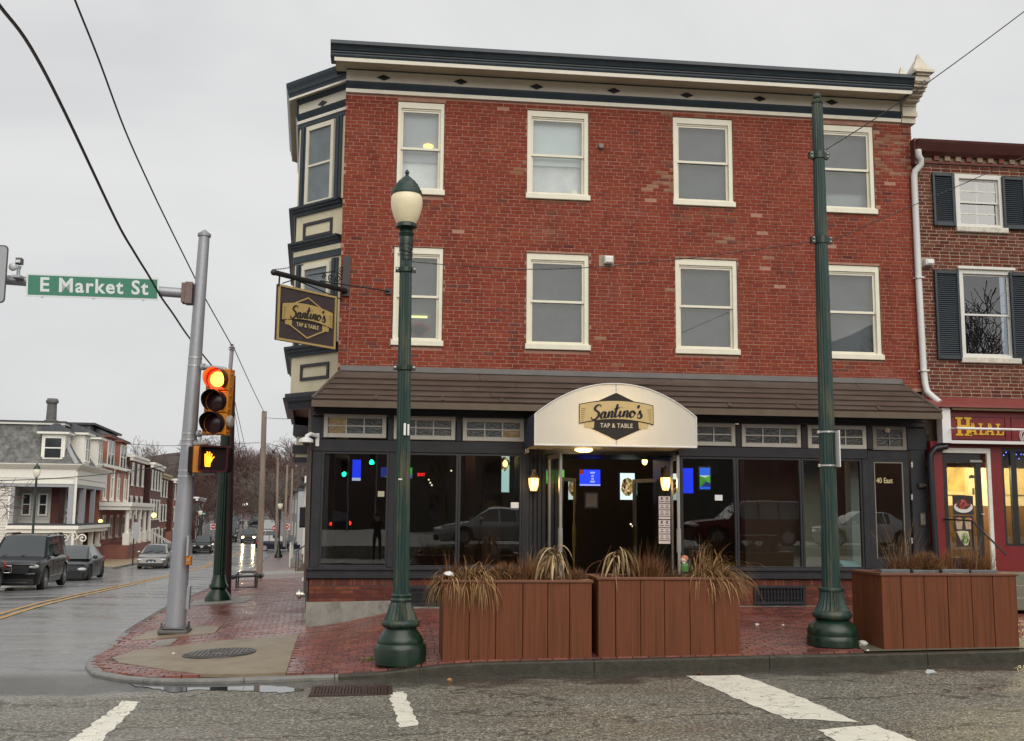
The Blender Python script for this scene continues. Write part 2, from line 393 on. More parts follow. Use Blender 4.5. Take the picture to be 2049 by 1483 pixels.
# --- road sheet
def roadmat():
 m = mat('asphalt', (.05,.05,.048), .5, .35, 1.2, .55, 120)
 nt = m.node_tree; N = nt.nodes; L = nt.links; b = N['Principled BSDF']
 g = N.new('ShaderNodeNewGeometry'); sx = N.new('ShaderNodeSeparateXYZ'); L.new(g.outputs['Position'], sx.inputs[0])
 n = N.new('ShaderNodeTexNoise'); n.inputs['Scale'].default_value = .7; n.inputs['Detail'].default_value = 4; L.new(g.outputs['Position'], n.inputs['Vector'])
 a = N.new('ShaderNodeMath'); a.operation = 'MULTIPLY_ADD'; a.inputs[1].default_value = 3; L.new(n.outputs[0], a.inputs[0]); L.new(sx.outputs[1], a.inputs[2])
 r = N.new('ShaderNodeMapRange'); r.inputs[1].default_value = -3.6; r.inputs[2].default_value = -1.2; L.new(a.outputs[0], r.inputs[0])     # 0 old coarse paving, 1 the newer smooth surface of the side road
 sp = N.new('ShaderNodeTexVoronoi'); sp.inputs['Scale'].default_value = 52; L.new(g.outputs['Position'], sp.inputs['Vector'])
 ssep = N.new('ShaderNodeSeparateColor'); L.new(sp.outputs['Color'], ssep.inputs[0])
 rp = N.new('ShaderNodeValToRGB'); rp.color_ramp.elements[0].color = (.050,.047,.039,1); rp.color_ramp.elements[1].color = (.46,.43,.35,1)
 e = rp.color_ramp.elements.new(.55); e.color = (.155,.146,.118,1); e = rp.color_ramp.elements.new(.86); e.color = (.25,.233,.185,1)
 L.new(ssep.outputs[0], rp.inputs[0])
 rs = N.new('ShaderNodeValToRGB'); rs.color_ramp.elements[0].color = (.13,.13,.132,1); rs.color_ramp.elements[1].color = (.21,.21,.21,1); L.new(ssep.outputs[1], rs.inputs[0])
 mx = N.new('ShaderNodeMix'); mx.data_type = 'RGBA'; L.new(r.outputs[0], mx.inputs[0]); L.new(rp.outputs[0], mx.inputs[6]); L.new(rs.outputs[0], mx.inputs[7])
 mp = N.new('ShaderNodeMapping'); mp.inputs['Scale'].default_value = (.4,1.3,1); L.new(g.outputs['Position'], mp.inputs[0])
 n2 = N.new('ShaderNodeTexNoise'); n2.inputs['Scale'].default_value = 1.1; n2.inputs['Detail'].default_value = 8; n2.inputs['Roughness'].default_value = .7; L.new(mp.outputs[0], n2.inputs['Vector'])
 r2 = N.new('ShaderNodeMapRange'); r2.inputs[1].default_value = .34; r2.inputs[2].default_value = .66; r2.inputs[3].default_value = .80; r2.inputs[4].default_value = 1.16; L.new(n2.outputs[0], r2.inputs[0])
 vm = N.new('ShaderNodeVectorMath'); vm.operation = 'SCALE'; L.new(mx.outputs[2], vm.inputs[0]); L.new(r2.outputs[0], vm.inputs['Scale'])
 v3 = N.new('ShaderNodeTexVoronoi'); v3.feature = 'DISTANCE_TO_EDGE'; v3.inputs['Scale'].default_value = .55; 
 n4 = N.new('ShaderNodeTexNoise'); n4.inputs['Scale'].default_value = 2.5; n4.inputs['Detail'].default_value = 5; L.new(g.outputs['Position'], n4.inputs['Vector'])
 vm4 = N.new('ShaderNodeVectorMath'); vm4.operation = 'MULTIPLY_ADD'; vm4.inputs[1].default_value = (.8,.8,.8); L.new(n4.outputs['Color'], vm4.inputs[0]); L.new(mp.outputs[0], vm4.inputs[2]); L.new(vm4.outputs[0], v3.inputs['Vector'])
 r3 = N.new('ShaderNodeMapRange'); r3.inputs[1].default_value = .004; r3.inputs[2].default_value = .018; r3.inputs[3].default_value = .35; r3.inputs[4].default_value = 1; L.new(v3.outputs[0], r3.inputs[0])
 vm2 = N.new('ShaderNodeVectorMath'); vm2.operation = 'SCALE'; L.new(vm.outputs[0], vm2.inputs[0]); L.new(r3.outputs[0], vm2.inputs['Scale'])
 L.new(vm2.outputs[0], b.inputs['Base Color'])
 n3 = N.new('ShaderNodeTexNoise'); n3.inputs['Scale'].default_value = .8; n3.inputs['Detail'].default_value = 6; L.new(mp.outputs[0], n3.inputs['Vector'])
 ra = N.new('ShaderNodeMapRange'); ra.inputs[1].default_value = .4; ra.inputs[2].default_value = .62; ra.inputs[3].default_value = .36; ra.inputs[4].default_value = .62; L.new(n3.outputs[0], ra.inputs[0])
 rb = N.new('ShaderNodeMapRange'); rb.inputs[1].default_value = .38; rb.inputs[2].default_value = .62; rb.inputs[3].default_value = .14; rb.inputs[4].default_value = .34; L.new(n3.outputs[0], rb.inputs[0])
 mm = N.new('ShaderNodeMix'); L.new(r.outputs[0], mm.inputs[0]); L.new(ra.outputs[0], mm.inputs[2]); L.new(rb.outputs[0], mm.inputs[3]); L.new(mm.outputs[0], b.inputs['Roughness'])
 nw = N.new('ShaderNodeTexNoise'); nw.inputs['Scale'].default_value = 1.4; nw.inputs['Detail'].default_value = 6; L.new(g.outputs['Position'], nw.inputs['Vector'])
 aw = N.new('ShaderNodeMath'); aw.operation = 'MULTIPLY_ADD'; aw.inputs[1].default_value = 2.0; L.new(nw.outputs[0], aw.inputs[0]); L.new(sx.outputs[1], aw.inputs[2])
 w1 = N.new('ShaderNodeMapRange'); w1.inputs[1].default_value = -4.85; w1.inputs[2].default_value = -4.45; L.new(aw.outputs[0], w1.inputs[0])
 w2 = N.new('ShaderNodeMapRange'); w2.inputs[1].default_value = -3.4; w2.inputs[2].default_value = -4.2; L.new(sx.outputs[1], w2.inputs[0])
 wm = N.new('ShaderNodeMath'); wm.operation = 'MULTIPLY'; L.new(w1.outputs[0], wm.inputs[0]); L.new(w2.outputs[0], wm.inputs[1])
 wc = N.new('ShaderNodeMix'); wc.data_type = 'RGBA'; wc.inputs[7].default_value = (.040,.036,.030,1); ws = N.new('ShaderNodeMath'); ws.operation = 'MULTIPLY'; ws.inputs[1].default_value = .8; L.new(wm.outputs[0], ws.inputs[0]); L.new(ws.outputs[0], wc.inputs[0]); L.new(vm2.outputs[0], wc.inputs[6]); L.new(wc.outputs[2], b.inputs['Base Color'])
 wr = N.new('ShaderNodeMix'); L.new(wm.outputs[0], wr.inputs[0]); L.new(mm.outputs[0], wr.inputs[2]); wr.inputs[3].default_value = .10; L.new(wr.outputs[0], b.inputs['Roughness'])
 for n_ in N:
  if n_.type == 'BUMP':
   n_.inputs['Distance'].default_value = .006
   q = N.new('ShaderNodeMapRange'); q.inputs[3].default_value = .75; q.inputs[4].default_value = .12; L.new(r.outputs[0], q.inputs[0]); L.new(q.outputs[0], n_.inputs['Strength'])
   L.new(sp.outputs['Distance'], n_.inputs['Height'])
 return m
ROAD = roadmat()
def axis(spec):
 o = []
 for a, b, st in spec:
  k = max(1, round((b-a)/st)); o += [a+(b-a)*i/k for i in range(k)]
 return o+[spec[-1][1]]
xs = axis([(-900,-200,100),(-200,-60,20),(-60,-24,3),(-24,14,.75),(14,60,6),(60,200,20),(200,900,100)])
ys = axis([(-400,-60,40),(-60,-26,4),(-26,-8,1.5),(-8,14,.6),(14,130,2.5),(130,360,10),(360,1400,80)])
b = MB(); nx = len(xs)
for y in ys:
 for x in xs: b.v.append((x, y, G(x, y)))
for j in range(len(ys)-1):
 for i in range(nx-1): b.f.append((j*nx+i, j*nx+i+1, (j+1)*nx+i+1, (j+1)*nx+i))
struct(b.build('road', ROAD, smooth=80, fix=False))
# --- sidewalk bed, lofted between kerb and wall
kline = []
for (a, c) in zip(KV, KV[1:]):
 n_ = max(1, int((c-a).length/.45)); kline += [a+(c-a)*(i/n_) for i in range(n_)]
kline.append(KV[-1])
BED = mat('sandy_joint_bed', (.035,.020,.017), .6, .25, 8)
b = MB(); nn = 10
for p in kline:
 if p.y < -4.9 and p.x > -.4: q = Vector((p.x, 1.2))
 elif p.y < 0: q = Vector((lerp(-1.0, -.2, sstep(-3.5, -.4, p.x)), .4))
 else: q = Vector((Xw(p.y)+.3, p.y))
 d = (q-p); d0 = d.normalized()*.14
 for k in range(nn+1):
  t = k/nn; r = (p+d0).lerp(q, t); b.v.append((r.x, r.y, S(r.x, r.y)-.03))
for i in range(len(kline)-1):
 for k in range(nn):
  a = i*(nn+1)+k; b.f.append((a, a+1, a+nn+2, a+nn+1))
sidewalk = struct(b.build('sidewalk', BED, smooth=60))
ORG['sidewalk'] = Vector((0,0,0))
def inpoly(x, y, P):
 c = False; n = len(P); j = n-1
 for i in range(n):
  if (P[i][1] > y) != (P[j][1] > y) and x < (P[j][0]-P[i][0])*(y-P[i][1])/(P[j][1]-P[i][1])+P[i][0]: c = not c
  j = i
 return c
def drape(name, poly, m, fn, off, parent=None, cell=.35, kind=None, thick=0):
 bm = bmesh.new(); vs = [bm.verts.new((x, y, 0)) for x, y in poly]; bm.faces.new(vs)
 x0, x1 = min(p[0] for p in poly), max(p[0] for p in poly); y0, y1 = min(p[1] for p in poly), max(p[1] for p in poly)
 for k in range(1, int((x1-x0)/cell)+1):
  bmesh.ops.bisect_plane(bm, geom=bm.verts[:]+bm.edges[:]+bm.faces[:], plane_co=(x0+k*cell, 0, 0), plane_no=(1,0,0))
 for k in range(1, int((y1-y0)/cell)+1):
  bmesh.ops.bisect_plane(bm, geom=bm.verts[:]+bm.edges[:]+bm.faces[:], plane_co=(0, y0+k*cell, 0), plane_no=(0,1,0))
 for v in bm.verts: v.co.z = fn(v.co.x, v.co.y)+off
 bmesh.ops.recalc_face_normals(bm, faces=bm.faces)
 if sum(f.normal.z for f in bm.faces) < 0: bmesh.ops.reverse_faces(bm, faces=bm.faces)
 if thick:
  r = bmesh.ops.extrude_face_region(bm, geom=[e for e in bm.edges if e.is_boundary])
  for v in [g for g in r['geom'] if isinstance(g, bmesh.types.BMVert)]: v.co.z -= thick
 me = bpy.data.meshes.new(name); bm.to_mesh(me); bm.free(); me.materials.append(m)
 o = bpy.data.objects.new(name, me); COL.objects.link(o); ORG[o.name] = Vector((0,0,0))
 if parent is not None: o.parent = parent
 if kind: o['kind'] = kind
 return o
def pxpoly(pts, fn=None): return [(lambda p: (p.x, p.y))(atg(x, y, fn)) for x, y in pts]
CONC = mat('tan_concrete', (.23,.18,.115), .45, .2, 3, .3, 90, dirt=(.10,.075,.05), dscale=2.2, damt=.7)
CONCG = mat('grey_concrete', (.25,.24,.21), .6, .25, 4, .4, 60, dirt=(.06,.057,.045), dscale=3, damt=.85)
slabs = [
 pxpoly([(598,1270),(572,1347),(480,1351),(400,1350),(337,1343),(238,1327),(224,1317),(262,1305),(330,1296),(439,1283)], S),
 pxpoly([(258,1283),(300,1264),(350,1250),(440,1256),(430,1267),(345,1276)], S),
 pxpoly([(292,1294),(318,1282),(357,1278),(342,1290)], S),
 [(6.55,-4.84),(6.75,-3.7),(9.3,-3.75),(9.3,-4.84)],
 [(-4.15,5.9),(-3.0,6.3),(-2.9,8.4),(-4.4,8.4)],
]
lab = drape('concrete_slab', slabs[0], CONC, S, .010, sidewalk, cell=.14, thick=.05)
drape('concrete_slab', slabs[1], CONC, S, .012, sidewalk, thick=.05)
drape('concrete_slab', slabs[2], CONCG, S, .010, sidewalk, thick=.05)
drape('concrete_slab', slabs[3], mat('mossy_concrete', (.12,.11,.075), .5, .3, 5, .3, 60), S, .010, sidewalk)
drape('concrete_slab', slabs[4], CONCG, S, .009, sidewalk)
drape('concrete_slab', [(Xk(31)+.2,31),(Xw(31)+.2,31),(Xw(38)+.2,38),(Xk(38)+.2,38)], CONCG, S, .009, sidewalk, cell=1.2)
FARPAVE = brickmat('far_paving', (.16,.065,.05), (.11,.045,.035), (.06,.04,.035), .22, .11, .012, .35)
drape('far_paving', [(Xk(38)+.15,38),(Xw(38)+.2,38),(Xw(80)+.2,80),(Xk(80)+.15,80)], FARPAVE, S, .006, sidewalk, cell=2)
drape('far_paving', [(Xk(24)+.15,24),(Xw(24)+.2,24),(Xw(31)+.2,31),(Xk(31)+.15,31)], FARPAVE, S, .006, sidewalk, cell=1)
# --- paving bricks
PAL_P = [(.20,.062,.045),(.17,.055,.042),(.23,.075,.052),(.15,.05,.042),(.19,.07,.055),(.12,.042,.036)]
pl, pw, pj = .203, .101, .010
rows = []
rng = random.Random(3)
y = -4.82; r = 0
while y < 24:
 off = (r % 2)*.5*(pl+pj)+rng.uniform(-.02,.02)
 if y < -.35: x0, x1 = -4.2, 11.6
 else: x0, x1 = Xk(y)+.16, Xw(y)+.22
 x = x0+off-.1
 while x < x1:
  rows.append((x+pl/2, y+pw/2, 0)); x += pl+pj
 y += pw+pj; r += 1
cand = []
KPOLY = [p for p in KERB if p[1] < 26]+[(Xw(25)+.4, 25), (-.9, .6), (12, .6), (34, .6)]
for (x, y, a) in rows:
 d, q = kerbnear(x, y)
 if d < .165: continue
 if y > -.3 and x > Xw(y)+.16: continue
 if not inpoly(x, y, KPOLY): continue
 if any(inpoly(x, y, P) for P in slabs): continue
 cand.append((x, y))
def pverts(x, y, h, l=pl, w=pw):
 vs = []
 for z_, ins in ((-.05, 0), (0, .004)):
  for sx, sy in ((-1,-1),(1,-1),(1,1),(-1,1)):
   X, Y = x+sx*(l/2-ins), y+sy*(w/2-ins)
   vs.append((X, Y, S(X, Y)+h+z_))
 return vs
PF = [(4,5,6,7),(0,1,5,4),(1,2,6,5),(2,3,7,6),(3,0,4,7)]
def visible_score(x, y):
 D = y+19
 px = 757+x*2150/D
 if px < 200 or px > 2049: return 0
 if y > -4.75 and y < -2.2 and .9 < x < 5.1: return 0
 if 8.4 < x and y > -4.75: return 0
 if y > -3.5 and x > 1.2: return 0.2/D
 return 1/D**2
cand.sort(key=lambda p: -visible_score(*p))
variants = []
for i in range(8):
 b = MB(); b.col = PAL_P[i % 6]
 b.add([(-pl/2,-pw/2,-.05),(pl/2,-pw/2,-.05),(pl/2,pw/2,-.05),(-pl/2,pw/2,-.05),(-pl/2+.004,-pw/2+.004,0),(pl/2-.004,-pw/2+.004,0),(pl/2-.004,pw/2-.004,0),(-pl/2+.004,pw/2-.004,0)], PF)
 o = b.build('brick', PAVER, fix=False); variants.append(o.data); bpy.data.objects.remove(o)
for (x, y) in cand[:295]:
 o = bpy.data.objects.new('brick', rng.choice(variants)); COL.objects.link(o); o.parent = sidewalk
 gx = (S(x+.1, y)-S(x-.1, y))/.2; gy = (S(x, y+.1)-S(x, y-.1))/.2
 o.location = (x, y, S(x, y)+rng.uniform(.001,.006)); o.rotation_euler = (math.atan(gy)+rng.uniform(-.008,.008), -math.atan(gx)+rng.uniform(-.008,.008), rng.uniform(-.01,.01))
b = MB()
for (x, y) in cand[295:]:
 b.col = rng.choice(PAL_P); b.add(pverts(x, y, rng.uniform(.001,.006)), PF)
b.build('paving_bricks', PAVER, sidewalk, kind='stuff', fix=False)
# --- kerb stones
KERBM = mat('wet_granite_kerb', (.040,.036,.026), .45, .45, 9, .5, 50, spec=.35, dirt=(.11,.10,.07), dscale=5, damt=.4)
KERBL = mat('worn_kerb_concrete', (.17,.165,.15), .4, .3, 6, .4, 50, dirt=(.06,.06,.05), dscale=4, damt=.6)
kerb = bpy.data.objects.new('kerb', None); COL.objects.link(kerb); kerb['kind'] = 'structure'; ORG['kerb'] = Vector((0,0,0))
def kerb_run(line, lens, zt, side=1, wid=.15, parent=kerb, m=KERBM):
 """line of 2-D points; cut into stones"""
 acc = [0]
 for a, c in zip(line, line[1:]): acc.append(acc[-1]+(c-a).length)
 def P(s):
  for i in range(len(line)-1):
   if s <= acc[i+1] or i == len(line)-2:
    t = (s-acc[i])/max(1e-6, acc[i+1]-acc[i]); d = (line[i+1]-line[i]).normalized(); return line[i].lerp(line[i+1], t), Vector((-d.y, d.x))*side
 s = 0; k = 0
 while s < acc[-1]-.05:
  e = min(acc[-1], s+lens[k % len(lens)]); k += 1
  n_ = max(1, int((e-s)/.35)); b = MB(); m_ = 7
  for i in range(n_+1):
   ss = s+.005+(e-s-.01)*i/n_; p, nr = P(ss)
   zb = G(p.x, p.y)-.12; z1 = zt(p.x, p.y)
   prof = [(-.012, zb), (0, zb), (0.004, z1-.02), (.024, z1), (wid, z1+.002), (wid, z1-.15), (wid-.02, zb)]
   for o_, z in prof: q = p+nr*o_; b.v.append((q.x, q.y, z))
  for i in range(n_):
   for j in range(m_):
    a = i*m_+j; c = i*m_+(j+1) % m_; b.f.append((a, c, c+m_, a+m_))
  b.f.append(tuple(range(m_))); b.f.append(tuple(range(n_*m_, n_*m_+m_)))
  pm, _ = P((s+e)/2)
  b.build('kerb_stone', KERBL if (pm.x < -.3 and pm.y < 1) else m, parent, smooth=40)
  s = e
kz = lambda x, y: G(x, y)+kh(x, y)
kerb_run([v for v in KV if v.y < -4.5 and v.x > -.9], [6,6,6,4.6,2.0,2.05,2.2,2.35,2.25,1.0,.9], kz, -1)
kerb_run([v for v in KV if (v.x < -.4 and v.y < 26)], [1.1,1.3,1.2,1.4,1.5,1.9,2.2,2.4], kz, -1)
kerb_run([v for v in KV if v.y > 24.5], [4], kz, -1)
FW = [Vector((Xl(y), y)) for y in (50.5,56,62,70,80,90,97)]
kerb_run(FW, [3], lambda x, y: G(x, y)+.13, 1, parent=kerb, m=KERBL)
b = MB()
for y in (50.5,56,62,70,80,90,97):
 for d in (.1,2,4.2,9,16): b.v.append((Xl(y)-d, y, G(Xl(y), y)+.13+.012*d))
for i in range(6):
 for k in range(4): a = i*5+k; b.f.append((a, a+1, a+6, a+5))
struct(b.build('sidewalk', mat('tan_pavement', (.30,.22,.13), .5, .15, 2), smooth=60))
b = MB(); b.box(Xl(50.5)-16, Xl(50.5)-.05, 50.3, 50.5, -2.4, G(Xl(50.5),50.5)+.129); struct(b.build('kerb', KERBL))
b = MB(); b.box(-80, 80, -40, -17.6, -.6, 0); struct(b.build('sidewalk', CONCG))
# --- paint
def paint(name, col, wear=.5, sc=9):
 m = mat(name, col, .5, .12, 5, .2, 60)
 nt = m.node_tree; N = nt.nodes; L = nt.links; b = N['Principled BSDF']
 n = N.new('ShaderNodeTexNoise'); n.inputs['Scale'].default_value = sc; n.inputs['Detail'].default_value = 9; n.inputs['Roughness'].default_value = .75
 g = N.new('ShaderNodeNewGeometry'); L.new(g.outputs['Position'], n.inputs['Vector'])
 r = N.new('ShaderNodeMapRange'); r.inputs[1].default_value = wear-.07; r.inputs[2].default_value = wear; L.new(n.outputs[0], r.inputs[0])
 v = N.new('ShaderNodeTexVoronoi'); v.feature = 'DISTANCE_TO_EDGE'; v.inputs['Scale'].default_value = 2.6; nd = N.new('ShaderNodeTexNoise'); nd.inputs['Scale'].default_value = 3; nd.inputs['Detail'].default_value = 4; L.new(g.outputs['Position'], nd.inputs['Vector']); va = N.new('ShaderNodeVectorMath'); va.operation = 'MULTIPLY_ADD'; va.inputs[1].default_value = (.5,.5,.5); L.new(nd.outputs['Color'], va.inputs[0]); L.new(g.outputs['Position'], va.inputs[2]); L.new(va.outputs[0], v.inputs['Vector'])
 r2 = N.new('ShaderNodeMapRange'); r2.inputs[1].default_value = .002; r2.inputs[2].default_value = .012; L.new(v.outputs[0], r2.inputs[0])
 ml = N.new('ShaderNodeMath'); ml.operation = 'MULTIPLY'; L.new(r.outputs[0], ml.inputs[0]); L.new(r2.outputs[0], ml.inputs[1])
 L.new(ml.outputs[0], b.inputs['Alpha'])
 return m
WPAINT = paint('worn_white_paint', (.74,.71,.60), .405)
YPAINT = paint('worn_yellow_paint', (.50,.27,.045), .34, 5)
def wob(poly, a=.02, step=.12):
 o = []; rr = random.Random(len(poly))
 for p, q in zip(poly, poly[1:]+poly[:1]):
  p, q = Vector(p), Vector(q); n_ = max(1, int((q-p).length/step))
  for i in range(n_): r = p+(q-p)*(i/n_); o.append((r.x+rr.uniform(-a,a), r.y+rr.uniform(-a,a)))
 return o
for pts in ([(130,1490),(196,1490),(280,1405),(247,1403)], [(778,1387),(809,1384),(836,1452),(800,1457)],
   [(1375,1353.5),(1479,1351.5),(1519,1363),(1620,1403),(1722,1447),(1629,1441),(1578,1440),(1448,1388)],
   [(1636,1461),(1750,1451),(1860,1495),(1690,1495)]):
 struct(drape('road_marking', wob(pxpoly(pts)), WPAINT, G, .005, cell=.3))
for dx in (-.14, .14):
 pl_ = [(Xc(y)+dx-.06, y) for y in range(3, 98, 5)]+[(Xc(y)+dx+.06, y) for y in range(93, 2, -5)]
 b = MB(); ys_ = [3+1.5*i for i in range(60)]
 for y in ys_: b.v += [(Xc(y)+dx-.06, y, G(Xc(y)+dx-.06, y)+.012), (Xc(y)+dx+.06, y, G(Xc(y)+dx+.06, y)+.012)]
 for i in range(len(ys_)-1): b.f.append((2*i, 2*i+1, 2*i+3, 2*i+2))
 struct(b.build('road_marking', YPAINT))
for y in (24.5, 33.5, 43): struct(drape('road_marking', [(Xl(y)+.9, y),(Xl(y)+1.9, y),(Xl(y)+1.9, y+.14),(Xl(y)+.9, y+.14)], WPAINT, G, .02))
# --- standing water in the gutter
WATER = mat('gutter_water', (.035,.036,.036), .03, 0, spec=.8)
for pts in ([(252,1366),(285,1360),(330,1362),(372,1368),(430,1371),(500,1371),(560,1374),(612,1381),(560,1387),(500,1384),(440,1382),(390,1381),(352,1386),(318,1380),(280,1376)],):
 struct(drape('puddle', wob(pxpoly(pts), .045, .09), WATER, G, .007, cell=.4))
# ================================================================== THE CORNER BUILDING
def prect(x0, y0, x1, y1, Y):
 a, b_, c, d = at(x0,y0,Y), at(x1,y0,Y), at(x1,y1,Y), at(x0,y1,Y)
 return (a.x+d.x)/2, (b_.x+c.x)/2, (c.z+d.z)/2, (a.z+b_.z)/2       # x0,x1,z0,z1
def onplane(px, py, O, Nn):
 d = ray(px, py); O = Vector(O); return EYE + d*((O-EYE).dot(Nn)/d.dot(Nn))
def text_mesh(s, size=1.0, extr=.0, off=0.0, sx=1.0, spacing=1.0, shear=0.0):
 cu = bpy.data.curves.new('lettering', 'FONT'); cu.body = s; cu.size = size; cu.extrude = extr; cu.offset = off; cu.align_x = 'CENTER'; cu.align_y = 'CENTER'; cu.space_character = spacing; cu.shear = shear; cu.resolution_u = 3
 o = bpy.data.objects.new('lettering', cu); COL.objects.link(o)
 dg = bpy.context.evaluated_depsgraph_get(); dg.update()
 me = o.evaluated_get(dg).to_mesh()
 vs = [(v.co.x*sx, v.co.y, v.co.z) for v in me.vertices]; fs = [tuple(p.vertices) for p in me.polygons]
 o.evaluated_get(dg).to_mesh_clear(); bpy.data.objects.remove(o); bpy.data.curves.remove(cu)
 return vs, fs
def put_flat(b, vs, fs, O, U, V, lift=0.0):
 O, U, V = Vector(O), Vector(U), Vector(V); W = U.cross(V)
 b.add([O+U*v[0]+V*v[1]+W*(v[2]+lift) for v in vs], fs); return b
XL, XR, ZT = -.79, 10.08, 9.26
bld = thing('corner_building', 'three storey red brick corner building with navy cornice and dark restaurant shopfront', 'building', (0, 0, 0))
# --- window openings
WIN = []
for fl, lst in ((3, [(795,206,888,391), (1055,224,1177,401), (1347.5,238,1465.5,414), (1632,252,1748,428)]),
    (2, [(787,496,885,693), (1053.5,509,1177.5,701), (1352,520,1475,710), (1645,532,1761,720)])):
 for q in lst:
  x0, x1, z0, z1 = prect(q[0], q[1], q[2], q[3], .03); WIN.append((fl, x0, x1, z0, z1))
opens = [(w[1]-.012, w[2]+.012, w[3]-.01, w[4]+.012) for w in WIN]
def wall_with_holes(b, X0, X1, Z0, Z1, holes, y0, y1):
 xs_ = sorted({X0, X1}|{h[0] for h in holes}|{h[1] for h in holes}); zs_ = sorted({Z0, Z1}|{h[2] for h in holes}|{h[3] for h in holes})
 for i in range(len(xs_)-1):
  run = None
  for j in range(len(zs_)-1):
   cx_, cz_ = (xs_[i]+xs_[i+1])/2, (zs_[j]+zs_[j+1])/2
   solid = X0 <= cx_ <= X1 and Z0 <= cz_ <= Z1 and not any(h[0] < cx_ < h[1] and h[2] < cz_ < h[3] for h in holes)
   if solid and run is None: run = zs_[j]
   if (not solid or j == len(zs_)-2) and run is not None:
    b.box(xs_[i], xs_[i+1], y0, y1, run, zs_[j] if not solid else zs_[j+1]); run = None
b = MB(); wall_with_holes(b, XL, XR, 4.0, ZT, opens, .008, .26)
wall = b.build('brick_wall', MORT, bld)
b = MB(); b.box(XL+.02, XR-.02, .9, 14, 3.6, 9.9); b.box(XL+.1, XR-.1, .25, 14, 9.3, 10.0)
b.build('upper_rooms', mat('dim_room_plaster', (.16,.155,.15), .9, .05), bld)
b = MB(); b.box(XL+.1, XR, -.05, 14, 10.0, 10.08); b.build('roof', mat('tar_roof', (.05,.05,.055), .8), bld)
PAL_B = [(.238,.047,.026),(.228,.044,.026),(.246,.050,.027),(.218,.041,.025),(.232,.050,.030),(.205,.040,.025),(.252,.057,.030)]
ODD = [(.27,.12,.07),(.30,.17,.10),(.115,.03,.028),(.22,.07,.04),(.15,.05,.04)]
rng = random.Random(11)
BL, BH, BJ = .206, .0592, .0085
brs = []
def lay(X0, X1, Z0, Z1, holes, row0=0, brk=True, L_=BL, H_=BH, J_=BJ, oddp=.012):
 out_ = []; z = Z0; k = row0
 while z+H_ < Z1+.005:
  off = (k % 2)*(L_+J_)/2 + (rng.choice((0, 0, .05, -.04)) if brk else 0)
  x = X0-off
  while x < X1:
   a, c = max(x, X0), min(x+L_, X1)
   ivs = [(a, c)]
   for h in holes:
    if h[2]-.002 < z+H_ and z < h[3]+.002:
     nv = []
     for p, q in ivs:
      if h[1] <= p or h[0] >= q: nv.append((p, q)); continue
      if p < h[0]: nv.append((p, h[0]))
      if q > h[1]: nv.append((h[1], q))
     ivs = nv
   for p, q in ivs:
    if q-p > .025: out_.append((p, q, z))
   x += L_+J_
  z += H_+J_; k += 1
 return out_
def brick_geo(b, p, q, z, y, H_=BH, d=.03, c=.0035, jit=True):
 j = rng.uniform(-.003, .003) if jit else 0
 y0 = y+j; dz = rng.uniform(-.0015,.0015)
 vs = [(p+c,y0,z+c+dz),(q-c,y0,z+c+dz),(q-c,y0,z+H_-c+dz),(p+c,y0,z+H_-c+dz),(p,y0+d,z+dz),(q,y0+d,z+dz),(q,y0+d,z+H_+dz),(p,y0+d,z+H_+dz)]
 b.add(vs, [(0,1,2,3),(0,4,5,1),(1,5,6,2),(2,6,7,3),(3,7,4,0)])
full = lay(XL, XR, 4.07, 9.235, opens)
def patch_tone(x, z):
 r = rng.random()
 for cx_, cz_, rad in ((5.2,7.95,.45),(9.8,8.6,.75),(5.6,9.15,.4),(2.6,8.0,.25)):
  if abs(x-cx_) < rad and abs(z-cz_) < rad*.7 and r < .5: return rng.choice(ODD[:2]) if rng.random() < .6 else rng.choice(ODD[3:])
 for w in WIN:
  if w[1]-.1 < x < w[2]+.1 and w[3]-.3 < z < w[3]-.03 and r < .3: return rng.choice(ODD[3:])
 if r < .012: return rng.choice(ODD)
 return rng.choice(PAL_B)
fulls = [t for t in full if abs(t[1]-t[0]-BL) < 1e-4]
fulls.sort(key=lambda t: (t[0]-0)**2*.6+(t[2]-3.9)**2)
single = set(fulls[:295]); vb = []
for i in range(9):
 b = MB(); b.col = PAL_B[i % len(PAL_B)] if i < 8 else ODD[4]
 brick_geo(b, 0, BL, 0, 0, jit=False); o = b.build('brick', BRICK, fix=False); vb.append(o.data); bpy.data.objects.remove(o)
for t in fulls[:295]:
 o = bpy.data.objects.new('brick', rng.choice(vb)); COL.objects.link(o); o.parent = wall; o.location = (t[0], rng.uniform(-.003,.003), t[2]+rng.uniform(-.0015,.0015)); o.rotation_euler = (0, rng.uniform(-.006,.006), rng.uniform(-.008,.008))
b = MB()
for t in full:
 if t in single: continue
 if rng.random() < .004: continue                 # a few lost faces
 b.col = patch_tone((t[0]+t[1])/2, t[2]); brick_geo(b, t[0], t[1], t[2], 0)
b.build('wall_bricks', BRICK, wall, kind='stuff', fix=False)
